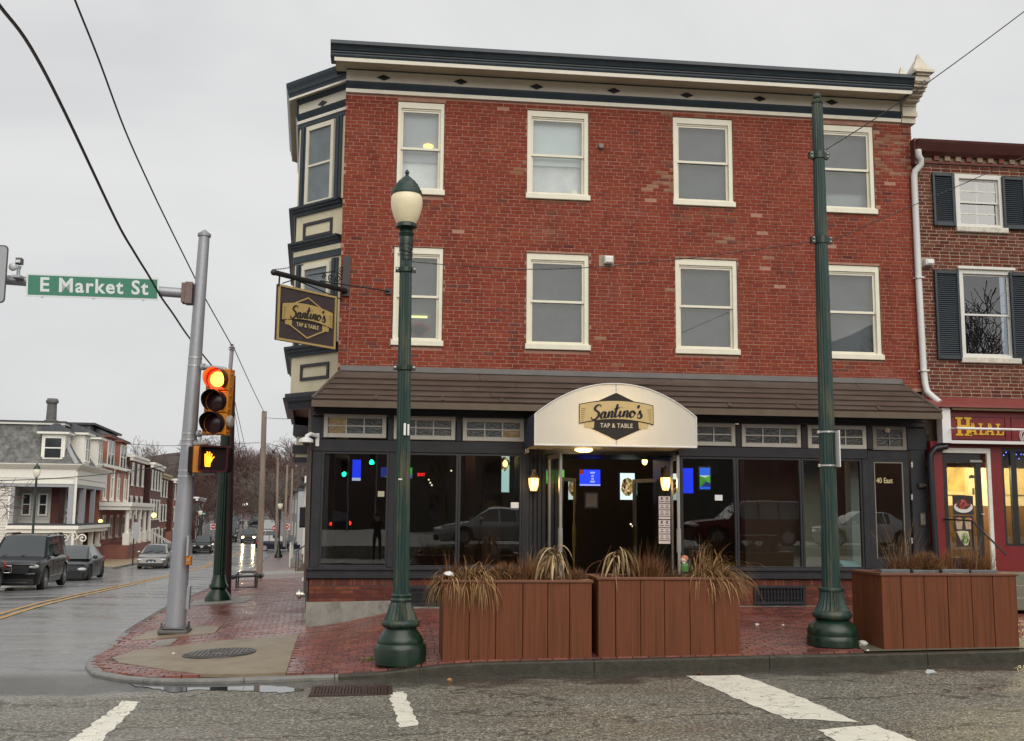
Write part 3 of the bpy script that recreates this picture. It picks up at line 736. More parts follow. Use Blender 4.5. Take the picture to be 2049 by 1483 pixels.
# --- upper windows
BLINDS = [mat('blue_grey_blind', (.60,.64,.66), .6, .05, 3), mat('pale_blue_blind', (.86,.93,.93), .6, .04, 3), mat('grey_blind', (.40,.42,.42), .6, .25, 1.3)]
SCREEN = mat('grey_insect_screen', (.55,.56,.54), .7, .3, 1.4)
def slats(b, x0, x1, z0, z1, y, pitch=.026):
 z = z1
 while z > z0:
  b.add([(x0,y,z),(x1,y,z),(x1,y+.016,z-.022),(x0,y+.016,z-.022)], [(0,1,2,3)]); z -= pitch
for i, (fl, x0, x1, z0, z1) in enumerate(WIN):
 sillh = .10; c = .075 if i not in (0, 4) else .06
 zs_ = z0+sillh
 b = MB()
 b.box(x0, x0+c, .03, .13, zs_, z1); b.box(x1-c, x1, .03, .13, zs_, z1); b.box(x0+c, x1-c, .03, .13, z1-.11, z1)
 b.box(x0+c-.02, x1-c+.02, .055, .14, z1-.14, z1-.105)
 w = b.build('window', CREAMW, bld)
 b = MB(); b.cham(x0-.03, x1+.03, -.045, .16, z0, zs_, .008); b.box(x0, x1, -.012, .16, zs_, zs_+.02); b.build('sill', CREAMW, w)
 a0, a1, b0, b1 = x0+c, x1-c, zs_+.02, z1-.14
 mid = (b0+b1)/2+.02; s = .04
 for nm, za, zb, y in (('upper_sash', mid-.02, b1, .07), ('lower_sash', b0, mid+.02, .10)):
  b = MB(); b.box(a0, a0+s, y, y+.035, za, zb); b.box(a1-s, a1, y, y+.035, za, zb); b.box(a0+s, a1-s, y, y+.035, za, za+s*1.1); b.box(a0+s, a1-s, y, y+.035, zb-s*.9, zb)
  b.build(nm, CREAMW, w)
  b = MB(); b.box(a0+s, a1-s, y+.014, y+.018, za+s, zb-s*.9); b.build('pane', UGLASS if i > 1 else glass('clear_upper_glass', (.95,.97,.98), 1.5, 0, .02, 1.4), w)
 b = MB()
 cover = {0: .62, 1: .58, 2: 1.0, 3: .78, 4: .95, 5: 1.0, 6: 1.0, 7: 1.0}[i]
 zb_ = b1-(b1-b0)*cover
 slats(b, a0+.01, a1-.01, max(b0, zb_), b1, .20)
 b.build('blind', BLINDS[min(i, 2)], w, fix=False, kind='stuff')
 b = MB(); b.quad((a0-.03,.26,b0-.05),(a1+.03,.26,b0-.05),(a1+.03,.26,b1+.05),(a0-.03,.26,b1+.05)); b.build('curtain', SCREEN, w)
 if i == 0:
  p = at(857, 293, .17); b = MB(); b.sphere(p, .095, 14, 8, (1,.15,.55)); b.build('lamp_shade', emitter('amber_lamp', (1,.62,.14), 1.1), w)
 if i == 4:
  p = at(833, 634, .17); b = MB(); b.box(p.x-.2, p.x+.2, p.y-.01, p.y+.01, p.z-.02, p.z+.02); b.build('tube_lamp', emitter('yellow_tube', (.95,.9,.35), .9), w)
  p = at(838, 660, .18); b = MB()
  for k in range(9):
   a = R_(-62+k*15.5); b.prism([(-.03,0),(.03,0),(.045,.2),(0,.27),(-.045,.2)], .006, (p.x, p.y, p.z-.1), (math.cos(a),0,-math.sin(a)), (math.sin(a),0,math.cos(a)))
  b.build('paper_fan', mat('rust_paper', (.30,.09,.05), .8), w)
 if i == 1:
  p = at(1150, 384, .15); b = MB(); b.box(p.x-.05, p.x+.05, .14, .17, b0, b0+.12); b.build('card', mat('cream_card', (.7,.66,.5), .7), w)
# --- cornice
def zc(py, Y=-.03): return at(693, py, Y).z
Z = {k: zc(k) for k in (128, 139, 163, 177, 184)}
oS = .52; zf0 = at(672, 121, -oS).z; zf1 = at(672, 114, -oS).z; zt = at(664, 78.5, -.66).z
CPB = [(-1.55, 9), (-1.2, 5.6), (-1.93, 4.9), (-1.71, 1.41), (-.80, .50), (-.55, .25)]
def band(name, m, prof, cut=0): return MB().sweep(prof, [(XL-cut, 0), (9.86, 0)]).build(name, m, bld, smooth=30)
def bband0(name, m, prof): return MB().sweep(prof, CPB).build(name, m, bld, smooth=30)
band('cornice_strip', CREAM2, [(-.1, Z[184]), (.045, Z[184]), (.055, Z[177]-.002), (-.1, Z[177]-.002)])
band('cornice_moulding', NAVY, [(-.1, Z[177]), (.04, Z[177]), (.05, Z[177]+.03), (.06, Z[177]+.05), (.085, Z[163]-.03), (.09, Z[163]), (-.1, Z[163])])
band('frieze', CREAM2, [(-.1, Z[163]+.001), (.03, Z[163]+.001), (.03, Z[139]-.001), (-.1, Z[139]-.001)])
band('cornice_moulding', NAVY, [(-.1, Z[139]), (.05, Z[139]), (.06, Z[139]+.04), (.12, Z[128]-.02), (.13, Z[128]), (-.1, Z[128])])
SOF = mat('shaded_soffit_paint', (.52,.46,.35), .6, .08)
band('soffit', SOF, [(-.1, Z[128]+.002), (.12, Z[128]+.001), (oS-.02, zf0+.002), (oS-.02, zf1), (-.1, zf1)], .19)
band('fascia', CREAM2, [(oS-.019, zf0), (oS, zf0), (oS+.01, zf1), (oS-.019, zf1)], .20)
hh = zt-zf1
band('crown_moulding', NAVY, [(.2, zf1+.001), (oS+.015, zf1+.001), (oS+.03, zf1+.05*hh/.4), (oS+.03, zf1+.22*hh), (oS+.05, zf1+.30*hh), (oS+.05, zf1+.36*hh), (oS+.075, zf1+.42*hh), (oS+.09, zf1+.60*hh), (oS+.125, zf1+.74*hh), (oS+.14, zf1+.76*hh), (oS+.14, zt), (.2, zt+.01)], .27)
b = MB(); b.box(XL-.19, XL-.02, -.45, .5, zf1+.02, zt-.03); b.build('cornice_return', NAVY, bld)
zb_ = {k: at(684, k, .45).z for k in (219, 213, 200, 178, 167)}; zq = {k: at(668, k, .22).z for k in (162, 158, 128)}
bband0('cornice_strip', CREAM2, [(-.1, zb_[219]), (.05, zb_[219]), (.055, zb_[213]-.002), (-.1, zb_[213]-.002)])
bband0('cornice_moulding', NAVY, [(-.1, zb_[213]), (.04, zb_[213]), (.06, zb_[213]+.05), (.085, zb_[200]-.02), (.09, zb_[200]), (-.1, zb_[200])])
bband0('frieze', CREAM2, [(-.1, zb_[200]+.001), (.03, zb_[200]+.001), (.03, zb_[178]-.001), (-.1, zb_[178]-.001)])
bband0('cornice_moulding', NAVY, [(-.1, zb_[178]), (.04, zb_[178]), (.06, zb_[178]+.04), (.09, zb_[167]), (-.1, zb_[167])])
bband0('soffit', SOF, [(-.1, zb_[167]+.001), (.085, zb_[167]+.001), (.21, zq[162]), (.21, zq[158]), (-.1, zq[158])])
bband0('fascia', CREAM2, [(.211, zq[162]-.002), (.225, zq[162]-.002), (.225, zq[158]), (.211, zq[158])])
h2 = zq[128]-zq[158]
bband0('crown_moulding', NAVY, [(.05, zq[158]+.001), (.225, zq[158]+.001), (.232, zq[158]+.2*h2), (.25, zq[158]+.3*h2), (.25, zq[158]+.36*h2), (.262, zq[158]+.6*h2), (.285, zq[158]+.74*h2), (.29, zq[128]), (-.15, zq[128]+.01)])
DIAM = mat('black_diamond', (.012,.013,.018), .4, .1)
for px, py in ((768,156),(922,164),(1073.5,174),(1228,182),(1374,191),(1520,198),(1664,205)):
 p = at(px, py, -.03); b = MB(); b.prism([(-.13,0),(0,-.055),(.13,0),(0,.055)], .014, (p.x, -.031, p.z)); b.build('diamond', DIAM, bld)
U45 = Vector((.7071, -.7071, 0)); N45 = Vector((-.7071, -.7071, 0)); O45 = Vector((-1.71, 1.41, 0))
def f45(px, py, lift=0):
 p = onplane(px, py, O45+N45*lift, N45); return ((p-O45).dot(U45), p.z)
u, z = f45(646, 207, .03); b = MB(); b.prism([(-.13,0),(0,-.055),(.13,0),(0,.055)], .014, O45+U45*u+N45*.031+Vector((0,0,z)), U45); b.build('diamond', DIAM, bld)
x0, x1, _, _ = prect(1789, 150, 1833, 240, -.1)
CONS = mat('stone_coloured_console', (.60,.54,.43), .6, .1, 4, .1, 30, dirt=(.33,.3,.25), dscale=3, damt=.4)
zz = lambda py, Y: at(1812, py, Y).z
con = MB()
con.box(9.87, 10.15, -.06, .2, zz(246,-.06), zz(232,-.06)); con.box(9.86, 10.16, -.12, .2, zz(232,-.12), zz(222,-.12)); con.box(9.87, 10.15, -.10, .2, zz(222,-.1), zz(211,-.1))
for k in range(7):      # scrolled underside
 t = k/6; y_ = -.10-.52*math.sin(t*math.pi/2); za = lerp(zz(211,-.1), zz(158,-.6), t); zb = lerp(zz(211,-.1), zz(158,-.6), (k+1)/7)
 con.box(9.875+.001*k, 10.145-.001*k, y_-.03, .2, za-.02, zb+.06)
con.box(9.86, 10.16, -.66, .2, zz(160,-.66), zz(151,-.66))
con.box(9.875, 10.145, -.70, .2, zz(151,-.63)+.001, zt+.03)
console = con.build('console', CONS, bld)
p = at(1820, 150, -.64); b = MB(); b.prism([(-.075,0),(0,-.05),(.075,0),(0,.05)], .012, (10.01, -.711, zt-.17)); b.build('diamond', mat('grey_diamond', (.10,.09,.085), .6), console)
b = MB(); zt2 = zt+.03; b.box(9.82, 10.2, -.76, .25, zt2, zt2+.05); b.build('cap', CONS, console)
for yy, nm in ((-.60, 0), (.05, 1)):
 b = MB(); pr = [(.17,0),(.165,.05),(.13,.13),(.10,.18),(.075,.24),(.045,.29),(.03,.36),(.015,.40)]
 vs = []; 
 for r, z in pr:
  for sx, sy in ((-1,-1),(1,-1),(1,1),(-1,1)): vs.append((10.01+sx*r, yy+.1+sy*r*.9, zt2+.051+z*(1 if not nm else 1.05)))
 fs = []
 for i in range(len(pr)-1):
  for j in range(4): a = i*4+j; c = i*4+(j+1) % 4; fs.append((a, c, c+4, a+4))
 fs += [(3,2,1,0), tuple(range(len(pr)*4-4, len(pr)*4))]
 b.add(vs, fs); b.build('finial', CONS, console)
# --- the angled bay window over the corner
bz0 = at(583, 812, 1.41).z
bay = MB(); plan = [(-.80, .50), (-1.71, 1.41), (-1.93, 4.9), (-1.2, 5.6), (-.6, 5.6), (-.6, .30)]
vs = [(x, y, z) for z in (bz0+.1, zb_[167]) for x, y in plan]; n = len(plan)
bay.add(vs, [tuple(range(n-1,-1,-1)), tuple(range(n, 2*n))]+[(i, (i+1) % n, (i+1) % n+n, i+n) for i in range(n)])
bayo = bay.build('corner_bay', CREAM, bld)
BP = [(-1.2, 5.6), (-1.93, 4.9), (-1.71, 1.41), (-.80, .50)]
def bband(nm, m, y0, y1, prof):
 """py at the corner column -> z"""
 za, zb = at(689, y0, .5).z, at(689, y1, .5).z; h = za-zb
 MB().sweep([(o, zb+t*h) for o, t in prof], BP).build(nm, m, bayo, smooth=30)
flatp = lambda o: [(-.05,0),(o,0),(o,1),(-.05,1)]
mould = [(-.05,0),(.05,0),(.06,.25),(.10,.45),(.105,.6),(.15,.75),(.155,1),(-.05,1)]
bband('band', NAVY, 219.5, 229, flatp(.03))
bband('sill_band', NAVY, 397, 413, mould)
bband('head_moulding', NAVY, 470, 486, mould)
bband('head_strip', CREAM, 486.5, 497, flatp(.035))
bband('band', NAVY, 497.5, 510, flatp(.03))
bband('sill_band', NAVY, 684, 704, mould)
for k, (o0, o1, ya, yb) in enumerate(((.10,.10,789,797),(.12,.14,797,806),(.02,.05,806,820))):
 za, zb = at(583, ya, 1.41).z, at(583, yb, 1.41).z
 MB().sweep([(-.05,zb),(o0,zb),(o1,za-.001),(-.05,za-.001)], BP).build('foot_moulding', NAVYD, bayo)
LB = 1.287
for (wy0, wy1) in ((226, 398), (511, 684)):
 zt_, zb_ = at(689, wy0, .5).z-.03, at(689, wy1, .5).z+.01
 def strip(u0, u1, z0, z1, d, nm, m, par=bayo, lift=0.0):
  b = MB(); b.prism([(u0,z0),(u1,z0),(u1,z1),(u0,z1)], d, O45+N45*lift, U45); return b.build(nm, m, par)
 strip(.07, .24, zb_, zt_, .03, 'pilaster', NAVY); strip(LB-.24, LB-.07, zb_, zt_, .03, 'pilaster', NAVY)
 strip(.14, .17, zb_, zt_, .012, 'pilaster_bead', NAVY, lift=.031); strip(LB-.17, LB-.14, zb_, zt_, .012, 'pilaster_bead', NAVY, lift=.031)
 w0, w1 = .26, LB-.26
 zt_ -= .04
 b = MB()
 for q in ([(w0,zb_),(w0+.075,zb_),(w0+.075,zt_),(w0,zt_)], [(w1-.075,zb_),(w1,zb_),(w1,zt_),(w1-.075,zt_)], [(w0+.075,zt_-.09),(w1-.075,zt_-.09),(w1-.075,zt_),(w0+.075,zt_)], [(w0+.075,zb_),(w1-.075,zb_),(w1-.075,zb_+.07),(w0+.075,zb_+.07)]):
  b.prism(q, .06, O45, U45)
 w = b.build('window', CREAMW, bld)
 zm = (zt_+zb_)/2
 q = [(w0+.075,zm-.02),(w1-.075,zm-.02),(w1-.075,zm+.02),(w0+.075,zm+.02)]
 b = MB(); b.prism(q, .045, O45, U45); b.build('meeting_rail', CREAMW, w)
 q = [(w0+.075,zb_+.07),(w1-.075,zb_+.07),(w1-.075,zt_-.09),(w0+.075,zt_-.09)]
 b = MB(); b.prism(q, .004, O45+N45*.03, U45); b.build('pane', UGLASS, w)
 b = MB(); b.prism(q, .006, O45+N45*.006, U45); b.build('blind', SCREEN, w)
for pts in ([(607,450),(665,433),(665,465),(607,482)], [(601,731),(658,723),(658,756),(601,763)]):
 P = [f45(x, y, .01) for x, y in pts]; u0 = (P[0][0]+P[3][0])/2; u1 = (P[1][0]+P[2][0])/2; z1 = (P[0][1]+P[1][1])/2; z0 = (P[2][1]+P[3][1])/2; t = .055
 b = MB()
 for q in ([(u0,z0),(u0+t,z0),(u0+t,z1),(u0,z1)], [(u1-t,z0),(u1,z0),(u1,z1),(u1-t,z1)], [(u0+t,z0),(u1-t,z0),(u1-t,z0+t),(u0+t,z0+t)], [(u0+t,z1-t),(u1-t,z1-t),(u1-t,z1),(u0+t,z1)]):
  b.prism(q, .025, O45, U45)
 b.build('panel_frame', NAVYD, bayo)
b = MB()
vs = [(XL+.03, .27, 0), (Xw(14)+.55, 14, 0), (Xw(14)+1.5, 14, 0), (XL+.5, .27, 0)]
vs = [(x, y, z) for z in (3.75, 9.9) for x, y, _ in vs]; b.add(vs, [(3,2,1,0),(4,5,6,7),(0,1,5,4),(1,2,6,5),(2,3,7,6),(3,0,4,7)])
b.build('side_wall', brickmat('side_brick', (.20,.05,.04), (.16,.04,.035), (.3,.2,.17)), bld)
for k, (ya, yb, m, ex) in enumerate(((826,851,CREAM,0),(851,872,NAVYD,.10),(872,891,CREAM,.02),(891,907,NAVYD,.10),(907,915,CREAM,.03),(915,926,NAVYD,.07))):
 za, zb = at(600, ya, 7).z, at(600, yb, 7).z
 xo = at(596, 850, 7).x
 b = MB(); b.box(xo-ex, XL, 7-ex, 9+ex, zb+.001, za); b.build('oriel_band', m, bld)
# ================================================================== THE PENT ROOF OVER THE SHOPFRONT
EY = -.78
zR = at(1200, 754, 0).z; zE = at(1200, 812, EY).z
xa0, xa1 = at(683, 737, 0).x, at(1802, 770, 0).x; xe0, xe1 = at(625, 798, EY).x, at(1884, 826, EY).x
ROOFM = mat('wet_brown_shingle', (.085,.062,.050), .36, .22, 4, .25, 60, dirt=(.15,.12,.10), dscale=5, damt=.4, stretch=(.4,1,1))
roof = MB(); 
roof.add([(xa0,0.0,zR-.03),(xa1,0.0,zR-.03),(xe1,EY,zE-.03),(xe0,EY,zE-.03),(xe0,0.0,zE-.03),(xe1,0.0,zE-.03)], [(0,1,2,3),(0,3,4),(1,5,2),(3,2,5,4),(0,4,5,1)])
rf = roof.build('pent_roof', mat('roof_deck', (.05,.045,.04), .8), bld)
cuts = [0, .30, .48, .66, .84, 1.0]
def rp(x, t, lift):     # point on the slope
 n_ = Vector((0, -(zR-zE), -EY*1.0)); n_ = Vector((0, zE-zR, EY)).normalized()*-1
 nrm = Vector((0, -(zR-zE), abs(EY))).normalized()
 return Vector((x, EY*t, lerp(zR, zE, t))) + nrm*lift
rr = random.Random(5)
for ci in range(5):
 t0, t1 = cuts[ci], cuts[ci+1]
 X0a, X0b = lerp(xa0, xe0, t0), lerp(xa0, xe0, t1); X1a, X1b = lerp(xa1, xe1, t0), lerp(xa1, xe1, t1)
 js = [X0b]; x = X0b + rr.uniform(1.2, 3.4)
 if ci < 4:
  while x < X1b-1: js.append(x); x += rr.uniform(2.6, 3.8)
 else:
  js += [at(p, 800, EY).x for p in (752, 886, 1005, 1130, 1300, 1462, 1598, 1760)]
 js.append(X1b)
 for a, c in zip(js, js[1:]):
  aa = X0a if a == X0b else a+.003; cc = X1a if c == X1b else c-.003
  l0, l1 = .006, .034+rr.uniform(-.003,.004)
  b = MB(); q = [rp(aa, t0, l0), rp(cc, t0, l0), rp(c-.003, t1, l1), rp(a+.003, t1, l1), rp(aa, t0, -.02), rp(cc, t0, -.02), rp(c-.003, t1, -.0), rp(a+.003, t1, -.0)]
  b.add(q, [(0,1,2,3),(4,7,6,5),(0,4,5,1),(1,5,6,2),(2,6,7,3),(3,7,4,0)]); b.build('shingle', ROOFM, rf)
  if ci == 4 and a != X0b:
   b = MB(); q = [rp(a-.03, t0+.02, .03), rp(a+.03, t0+.02, .03), rp(a+.03, 1.01, .052), rp(a-.03, 1.01, .052), rp(a-.03, t0+.02, 0), rp(a+.03, t0+.02, 0), rp(a+.03, 1.01, .0), rp(a-.03, 1.01, .0)]
   b.add(q, [(0,1,2,3),(0,4,5,1),(1,5,6,2),(2,6,7,3),(3,7,4,0)]); b.build('clip', ROOFM, rf)
b = MB()       # hip cappings and left return
for (xA, xE, s_) in ((xa0, xe0, -1), (xa1, xe1, 1)):
 b.tube([(xA, -.01, zR+.01), (xE, EY, zE+.03)], .03, 6)
 b.add([(xA, 0, zR), (xE, EY, zE+.02), (xE, 0, zE+.02)], [(0,1,2)])
b.build('hip_capping', ROOFM, rf)
b = MB(); b.box(xa0-.02, xa1+.02, -.045, 0, zR-.005, zR+.09); b.build('flashing', mat('grey_flashing', (.14,.13,.125), .45, .15, 6, dirt=(.06,.055,.05), dscale=3), rf)
b = MB(); b.box(xe0-.01, xe1+.01, EY-.012, EY+.03, zE-.115, zE-.004); b.box(xe0-.01, xe0+.02, EY+.03, -.0, zE-.115, zE-.004); b.build('eave_board', mat('brown_eave', (.10,.068,.04), .5, .2, 4), rf)
# ================================================================== THE SHOPFRONT
SF = -.20
def zat(py, px=1000, Y=SF): return at(px, py, Y).z
xs0, xs1 = at(622, 950, SF).x, at(1853, 950, SF).x
zTop = zE-.10
zFl = .06
shop = thing('shopfront', 'charcoal timber shopfront with large dark windows under the brown shingled roof', 'shopfront', (0, SF, 0))
def mem(nm, x0, y0, x1, y1, d=.06, Y=SF, m=CHAR, ch=.006):
 a = prect(x0, y0, x1, y1, Y); b = MB(); b.cham(a[0], a[1], Y, Y+d, a[2], a[3], ch); return b.build(nm, m, shop)
zf = at(1000, 826, SF).z
b = MB(); b.box(xs0, xs1, SF-.0, SF+.2, at(1000, 838, SF).z, zTop+.06)
b.box(xs0-.01, xs1+.01, SF-.05, SF, at(1000, 829, SF).z, at(1000, 822, SF).z); b.box(xs0-.01, xs1+.01, SF-.09, SF, at(1000, 821.5, SF).z, zTop+.05)
b.build('fascia', NAVYD, shop)
xl_, xr_ = at(1050, 950, SF).x, at(1358, 950, SF).x
zRa0, zRa1 = at(850, 906, SF).z, at(850, 882, SF).z          # rail under the transoms
zRb0, zRb1 = at(1550, 916, SF).z, at(1550, 896, SF).z
zS1, zS0 = at(850, 1136, SF).z, at(850, 1158, SF).z
zLo = at(850, 838, SF).z
b = MB(); b.cham(xs0, xl_, SF-.01, SF+.12, zRa0, zRa1, .008); b.build('transom_rail', CHAR, shop)
xd0 = at(1737, 950, SF).x
b = MB(); b.cham(xr_, xd0, SF-.01, SF+.12, zRb0, zRb1, .008); b.build('transom_rail', CHAR, shop)
for px0, px1 in ((622,648),(776,788),(913,924),(1050,1058)):
 a, c = at(px0, 858, SF).x, at(px1, 858, SF).x; b = MB(); b.cham(a, c, SF, SF+.12, zRa1+.001, zLo-.001, .006); b.build('post', CHAR, shop)
for px0, px1 in ((1352,1368),(1473,1483),(1604,1615),(1735,1746),(1815,1855)):
 a, c = at(px0, 872, SF).x, at(px1, 872, SF).x; b = MB(); b.cham(a, c, SF, SF+.12, zRb1+.001, zLo-.001, .006); b.build('post', CHAR, shop)
for px0, px1, ztp in ((622,641,zRa0),(776,789,zRa0),(1044,1056,zRa0),(1352,1364,zRb0),(1728,1741,zRb0)):
 a, c = at(px0, 1020, SF).x, at(px1, 1020, SF).x; b = MB(); b.cham(a, c, SF-.004, SF+.12, zS1+.001, ztp-.001, .008); b.build('post', CHAR, shop)
for a, c in ((xs0-.02, at(1058, 1140, SF).x), (at(1352, 1140, SF).x, xd0+.05)):
 b = MB(); b.cham(a, c, SF-.05, SF+.2, zS1-.05, zS1, .01); b.box(a+.02, c-.02, SF-.02, SF+.2, zS1-.10, zS1-.051); b.cham(a, c, SF-.045, SF+.2, zS0, zS1-.101, .01); b.build('window_sill', CHAR, shop)
PALEF = mat('pale_grey_trim', (.50,.47,.42), .5, .06, 4, dirt=(.3,.27,.22), dscale=4, damt=.4)
OBS = [mat('amber_lit_obscure_glass', (.10,.06,.02), .25, .7, 22, .9, 26, emit=(.45,.26,.07), es=.09), mat('teal_obscure_glass', (.03,.045,.045), .22, .5, 22, .9, 26), mat('grey_obscure_glass', (.05,.048,.042), .25, .5, 22, .9, 26), mat('dark_obscure_glass', (.02,.022,.022), .25, .5, 22, .9, 26)]  # amber kind: room light behind the pane put into colour and emission
def transom(q, panes, nx_=3, m=None):
 x0, x1, z0, z1 = prect(*q, SF); t = .075; m = m or PALEF
 b = MB()
 b.cham(x0, x0+t, SF-.015, SF+.05, z0, z1, .006); b.cham(x1-t, x1, SF-.015, SF+.05, z0, z1, .006); b.cham(x0+t, x1-t, SF-.014, SF+.05, z1-t, z1, .006); b.cham(x0+t, x1-t, SF-.014, SF+.05, z0, z0+t, .006)
 w = b.build('transom_window', m, shop)
 X0, X1, Z0, Z1 = x0+t, x1-t, z0+t, z1-t; s = .022
 b = MB(); 
 for i in range(1, nx_): xm = lerp(X0, X1, i/nx_); b.box(xm-s/2, xm+s/2, SF-.006, SF+.04, Z0, Z1)
 b.box(X0, X1, SF-.004, SF+.04, (Z0+Z1)/2-s/2, (Z0+Z1)/2+s/2); b.build('muntin', m, w)
 for i in range(nx_):
  for j in range(2):
   b = MB(); b.box(lerp(X0, X1, i/nx_)+s/2, lerp(X0, X1, (i+1)/nx_)-s/2, SF+.02, SF+.03, (Z0, (Z0+Z1)/2+s/2)[j], ((Z0+Z1)/2-s/2, Z1)[j])
   b.build('pane', OBS[panes[j*nx_+i]], w)
transom((648,829,773,876), [0,1,1,0,3,3])
transom((788,833,911,880), [2,2,2,2,2,2])
transom((926,837,1049,883), [2,1,0,1,1,2])
transom((1350,846,1471,892), [3,3,3,3,3,3])
transom((1484,849,1602,895), [3,3,3,3,1,2])
transom((1616,851,1733,898), [3,3,2,3,3,3])
transom((1746,853,1813,901), [2,2,3,3], 2, mat('taupe_trim', (.20,.18,.15), .5, .1))
FRAME = mat('black_window_bar', (.020,.020,.023), .35, .1)
def display(px0, px1, zt_, nm='display_window'):
 x0, x1 = at(px0, 1020, SF).x, at(px1, 1020, SF).x
 b = MB(); t = .035; z0 = zS1
 b.box(x0, x0+t, SF+.02, SF+.09, z0, zt_); b.box(x1-t, x1, SF+.02, SF+.09, z0, zt_); b.box(x0+t, x1-t, SF+.02, SF+.09, zt_-t, zt_); b.box(x0+t, x1-t, SF+.02, SF+.09, z0, z0+t)
 w = b.build(nm, FRAME, shop)
 b = MB(); b.box(x0+t, x1-t, SF+.055, SF+.061, z0+t, zt_-t); b.build('pane', GLASS, w); return w
display(641, 776, zRa0); display(789, 916, zRa0); display(917, 1044, zRa0)
display(1364, 1475, zRb0); display(1476, 1606, zRb0); display(1607, 1728, zRb0)
for (px, py, Y) in ((1030, 1011, SF+.05), (1438, 996, SF+.05)):
 p = at(px, py, Y); b = MB(); b.box(p.x-.07, p.x+.07, p.y-.004, p.y-.001, p.z-.05, p.z+.05); b.build('paper_notice', mat('white_paper', (.75,.75,.76), .7, .05), shop)
zP0 = .10
b = MB(); b.box(xs0+.03, at(1058,1180,SF).x, SF+.012, .3, -.3, zS0); b.box(at(1352,1180,SF).x, xd0, SF+.012, .3, -.3, zS0); pl_wall = b.build('plinth', mat('dark_mortar', (.07,.05,.045), .8, .2), shop)
PLB = [(.15,.042,.028),(.13,.036,.026),(.17,.05,.03),(.11,.034,.026),(.19,.06,.035)]
vents = [prect(816, 1173, 884, 1213, SF), prect(1508, 1172, 1611, 1210, SF)]
vh = [(v[0], v[1], v[2], v[3]) for v in vents]
b = MB()
for X0, X1 in ((xs0+.03, at(1058,1180,SF).x), (at(1352,1180,SF).x, xd0)):
 zc_ = zS0-.002
 x = X0; 
 sol = .115
 while x < X1-.06:
  if not any(h[0]-.03 < x+.03 < h[1]+.03 and h[3] > zc_-sol+.03 for h in vh):
   b.col = rng.choice(PLB); brick_geo(b, x, min(x+.057, X1), zc_-sol, SF+.004, H_=sol-.008)
  x += .067
 for t in lay(X0, X1, zc_-sol-5*.0677, zc_-sol, vh, H_=.0577):
  b.col = rng.choice(PLB); brick_geo(b, t[0], t[1], t[2], SF+.004)
b.build('plinth_bricks', BRICK, pl_wall, kind='stuff', fix=False)
a = prect(620, 1204, 800, 1243, SF-.03)
b = MB(); b.add([(xs0-.005,SF-.03,-.6),(at(800,1200,SF).x,SF-.03,-.6),(at(800,1200,SF).x,SF-.03,zat(1202,800,SF-.03)),(xs0-.005,SF-.03,zat(1205,620,SF-.03))]+[(xs0-.005,SF+.3,-.6),(at(800,1200,SF).x,SF+.3,-.6),(at(800,1200,SF).x,SF+.3,zat(1202,800,SF-.03)),(xs0-.005,SF+.3,zat(1205,620,SF-.03))], [(0,1,2,3),(3,2,6,7),(0,3,7,4),(1,5,6,2)])
b.build('footing', CONCG, shop)
b = MB(); b.box(at(800,1200,SF).x, at(1058,1180,SF).x, SF-.02, SF+.2, -.3, .085); b.box(at(1352,1180,SF).x, xd0, SF-.02, SF+.2, -.3, .075); b.build('footing', CONCG, shop)
for v in vents:
 b = MB(); t = .05
 b.cham(v[0], v[1], SF-.035, SF+.03, v[3]-t, v[3], .006); b.cham(v[0], v[1], SF-.035, SF+.03, v[2], v[2]+t, .006); b.cham(v[0], v[0]+t, SF-.034, SF+.03, v[2]+t, v[3]-t, .006); b.cham(v[1]-t, v[1], SF-.034, SF+.03, v[2]+t, v[3]-t, .006)
 vo = b.build('vent', CHAR, shop)
 b = MB(); b.quad((v[0],SF+.008,v[2]),(v[1],SF+.008,v[2]),(v[1],SF+.008,v[3]),(v[0],SF+.008,v[3])); b.build('vent_backing', mat('vent_dark', (.008,.008,.008), .9, 0), vo)
 k = 14; 
 for i in range(k):
  x = lerp(v[0]+t, v[1]-t, (i+.5)/k); b = MB(); b.box(x-.010, x+.010, SF-.02, SF+.0, v[2]+t, v[3]-t); b.build('vent_bar', CHAR, vo)
 b = MB(); zm = (v[2]+v[3])/2
 for dz in (-.055, .055): b.box(v[0]+t, v[1]-t, SF-.016, SF-.004, zm+dz-.006, zm+dz+.006)
 b.build('cross_bar', CHAR, vo)
# --- the recessed entrance
xe_0, xe_1 = at(1058, 1000, SF).x, at(1352, 1000, SF).x
zH = zRa0+.02
DK = mat('entry_dark_panel', (.022,.022,.025), .45, .15, 3)
b = MB(); b.box(xe_0-.06, xe_0, SF, 1.4, zFl-.1, zH); b.box(xe_1, xe_1+.06, SF, 1.4, zFl-.1, zH); b.box(xe_0, xe_1, SF+.02, 1.4, zH, zH+.12); b.build('entry_reveal', DK, shop)
b = MB(); b.box(xe_0, xe_1, SF+.3, SF+.4, zH-.0, zH+.12)
b.build('entry_header', DK, shop)
for px0, px1 in ((1058,1093),(1346,1353)):
 x0, x1 = at(px0, 1000, SF).x, at(px1, 1000, SF).x
 k = max(1, round((x1-x0)/.085))
 for i in range(k):
  b = MB(); b.cham(lerp(x0, x1, i/k)+.002, lerp(x0, x1, (i+1)/k)-.002, SF+.0, SF+.06, zFl, zH+.1, .012); b.build('board', CHAR, shop)
ALU = mat('worn_aluminium', (.36,.34,.31), .35, .15, 6, metal=.7)
BRASS = mat('brass_plate', (.30,.20,.05), .35, .15, 5, metal=.9)
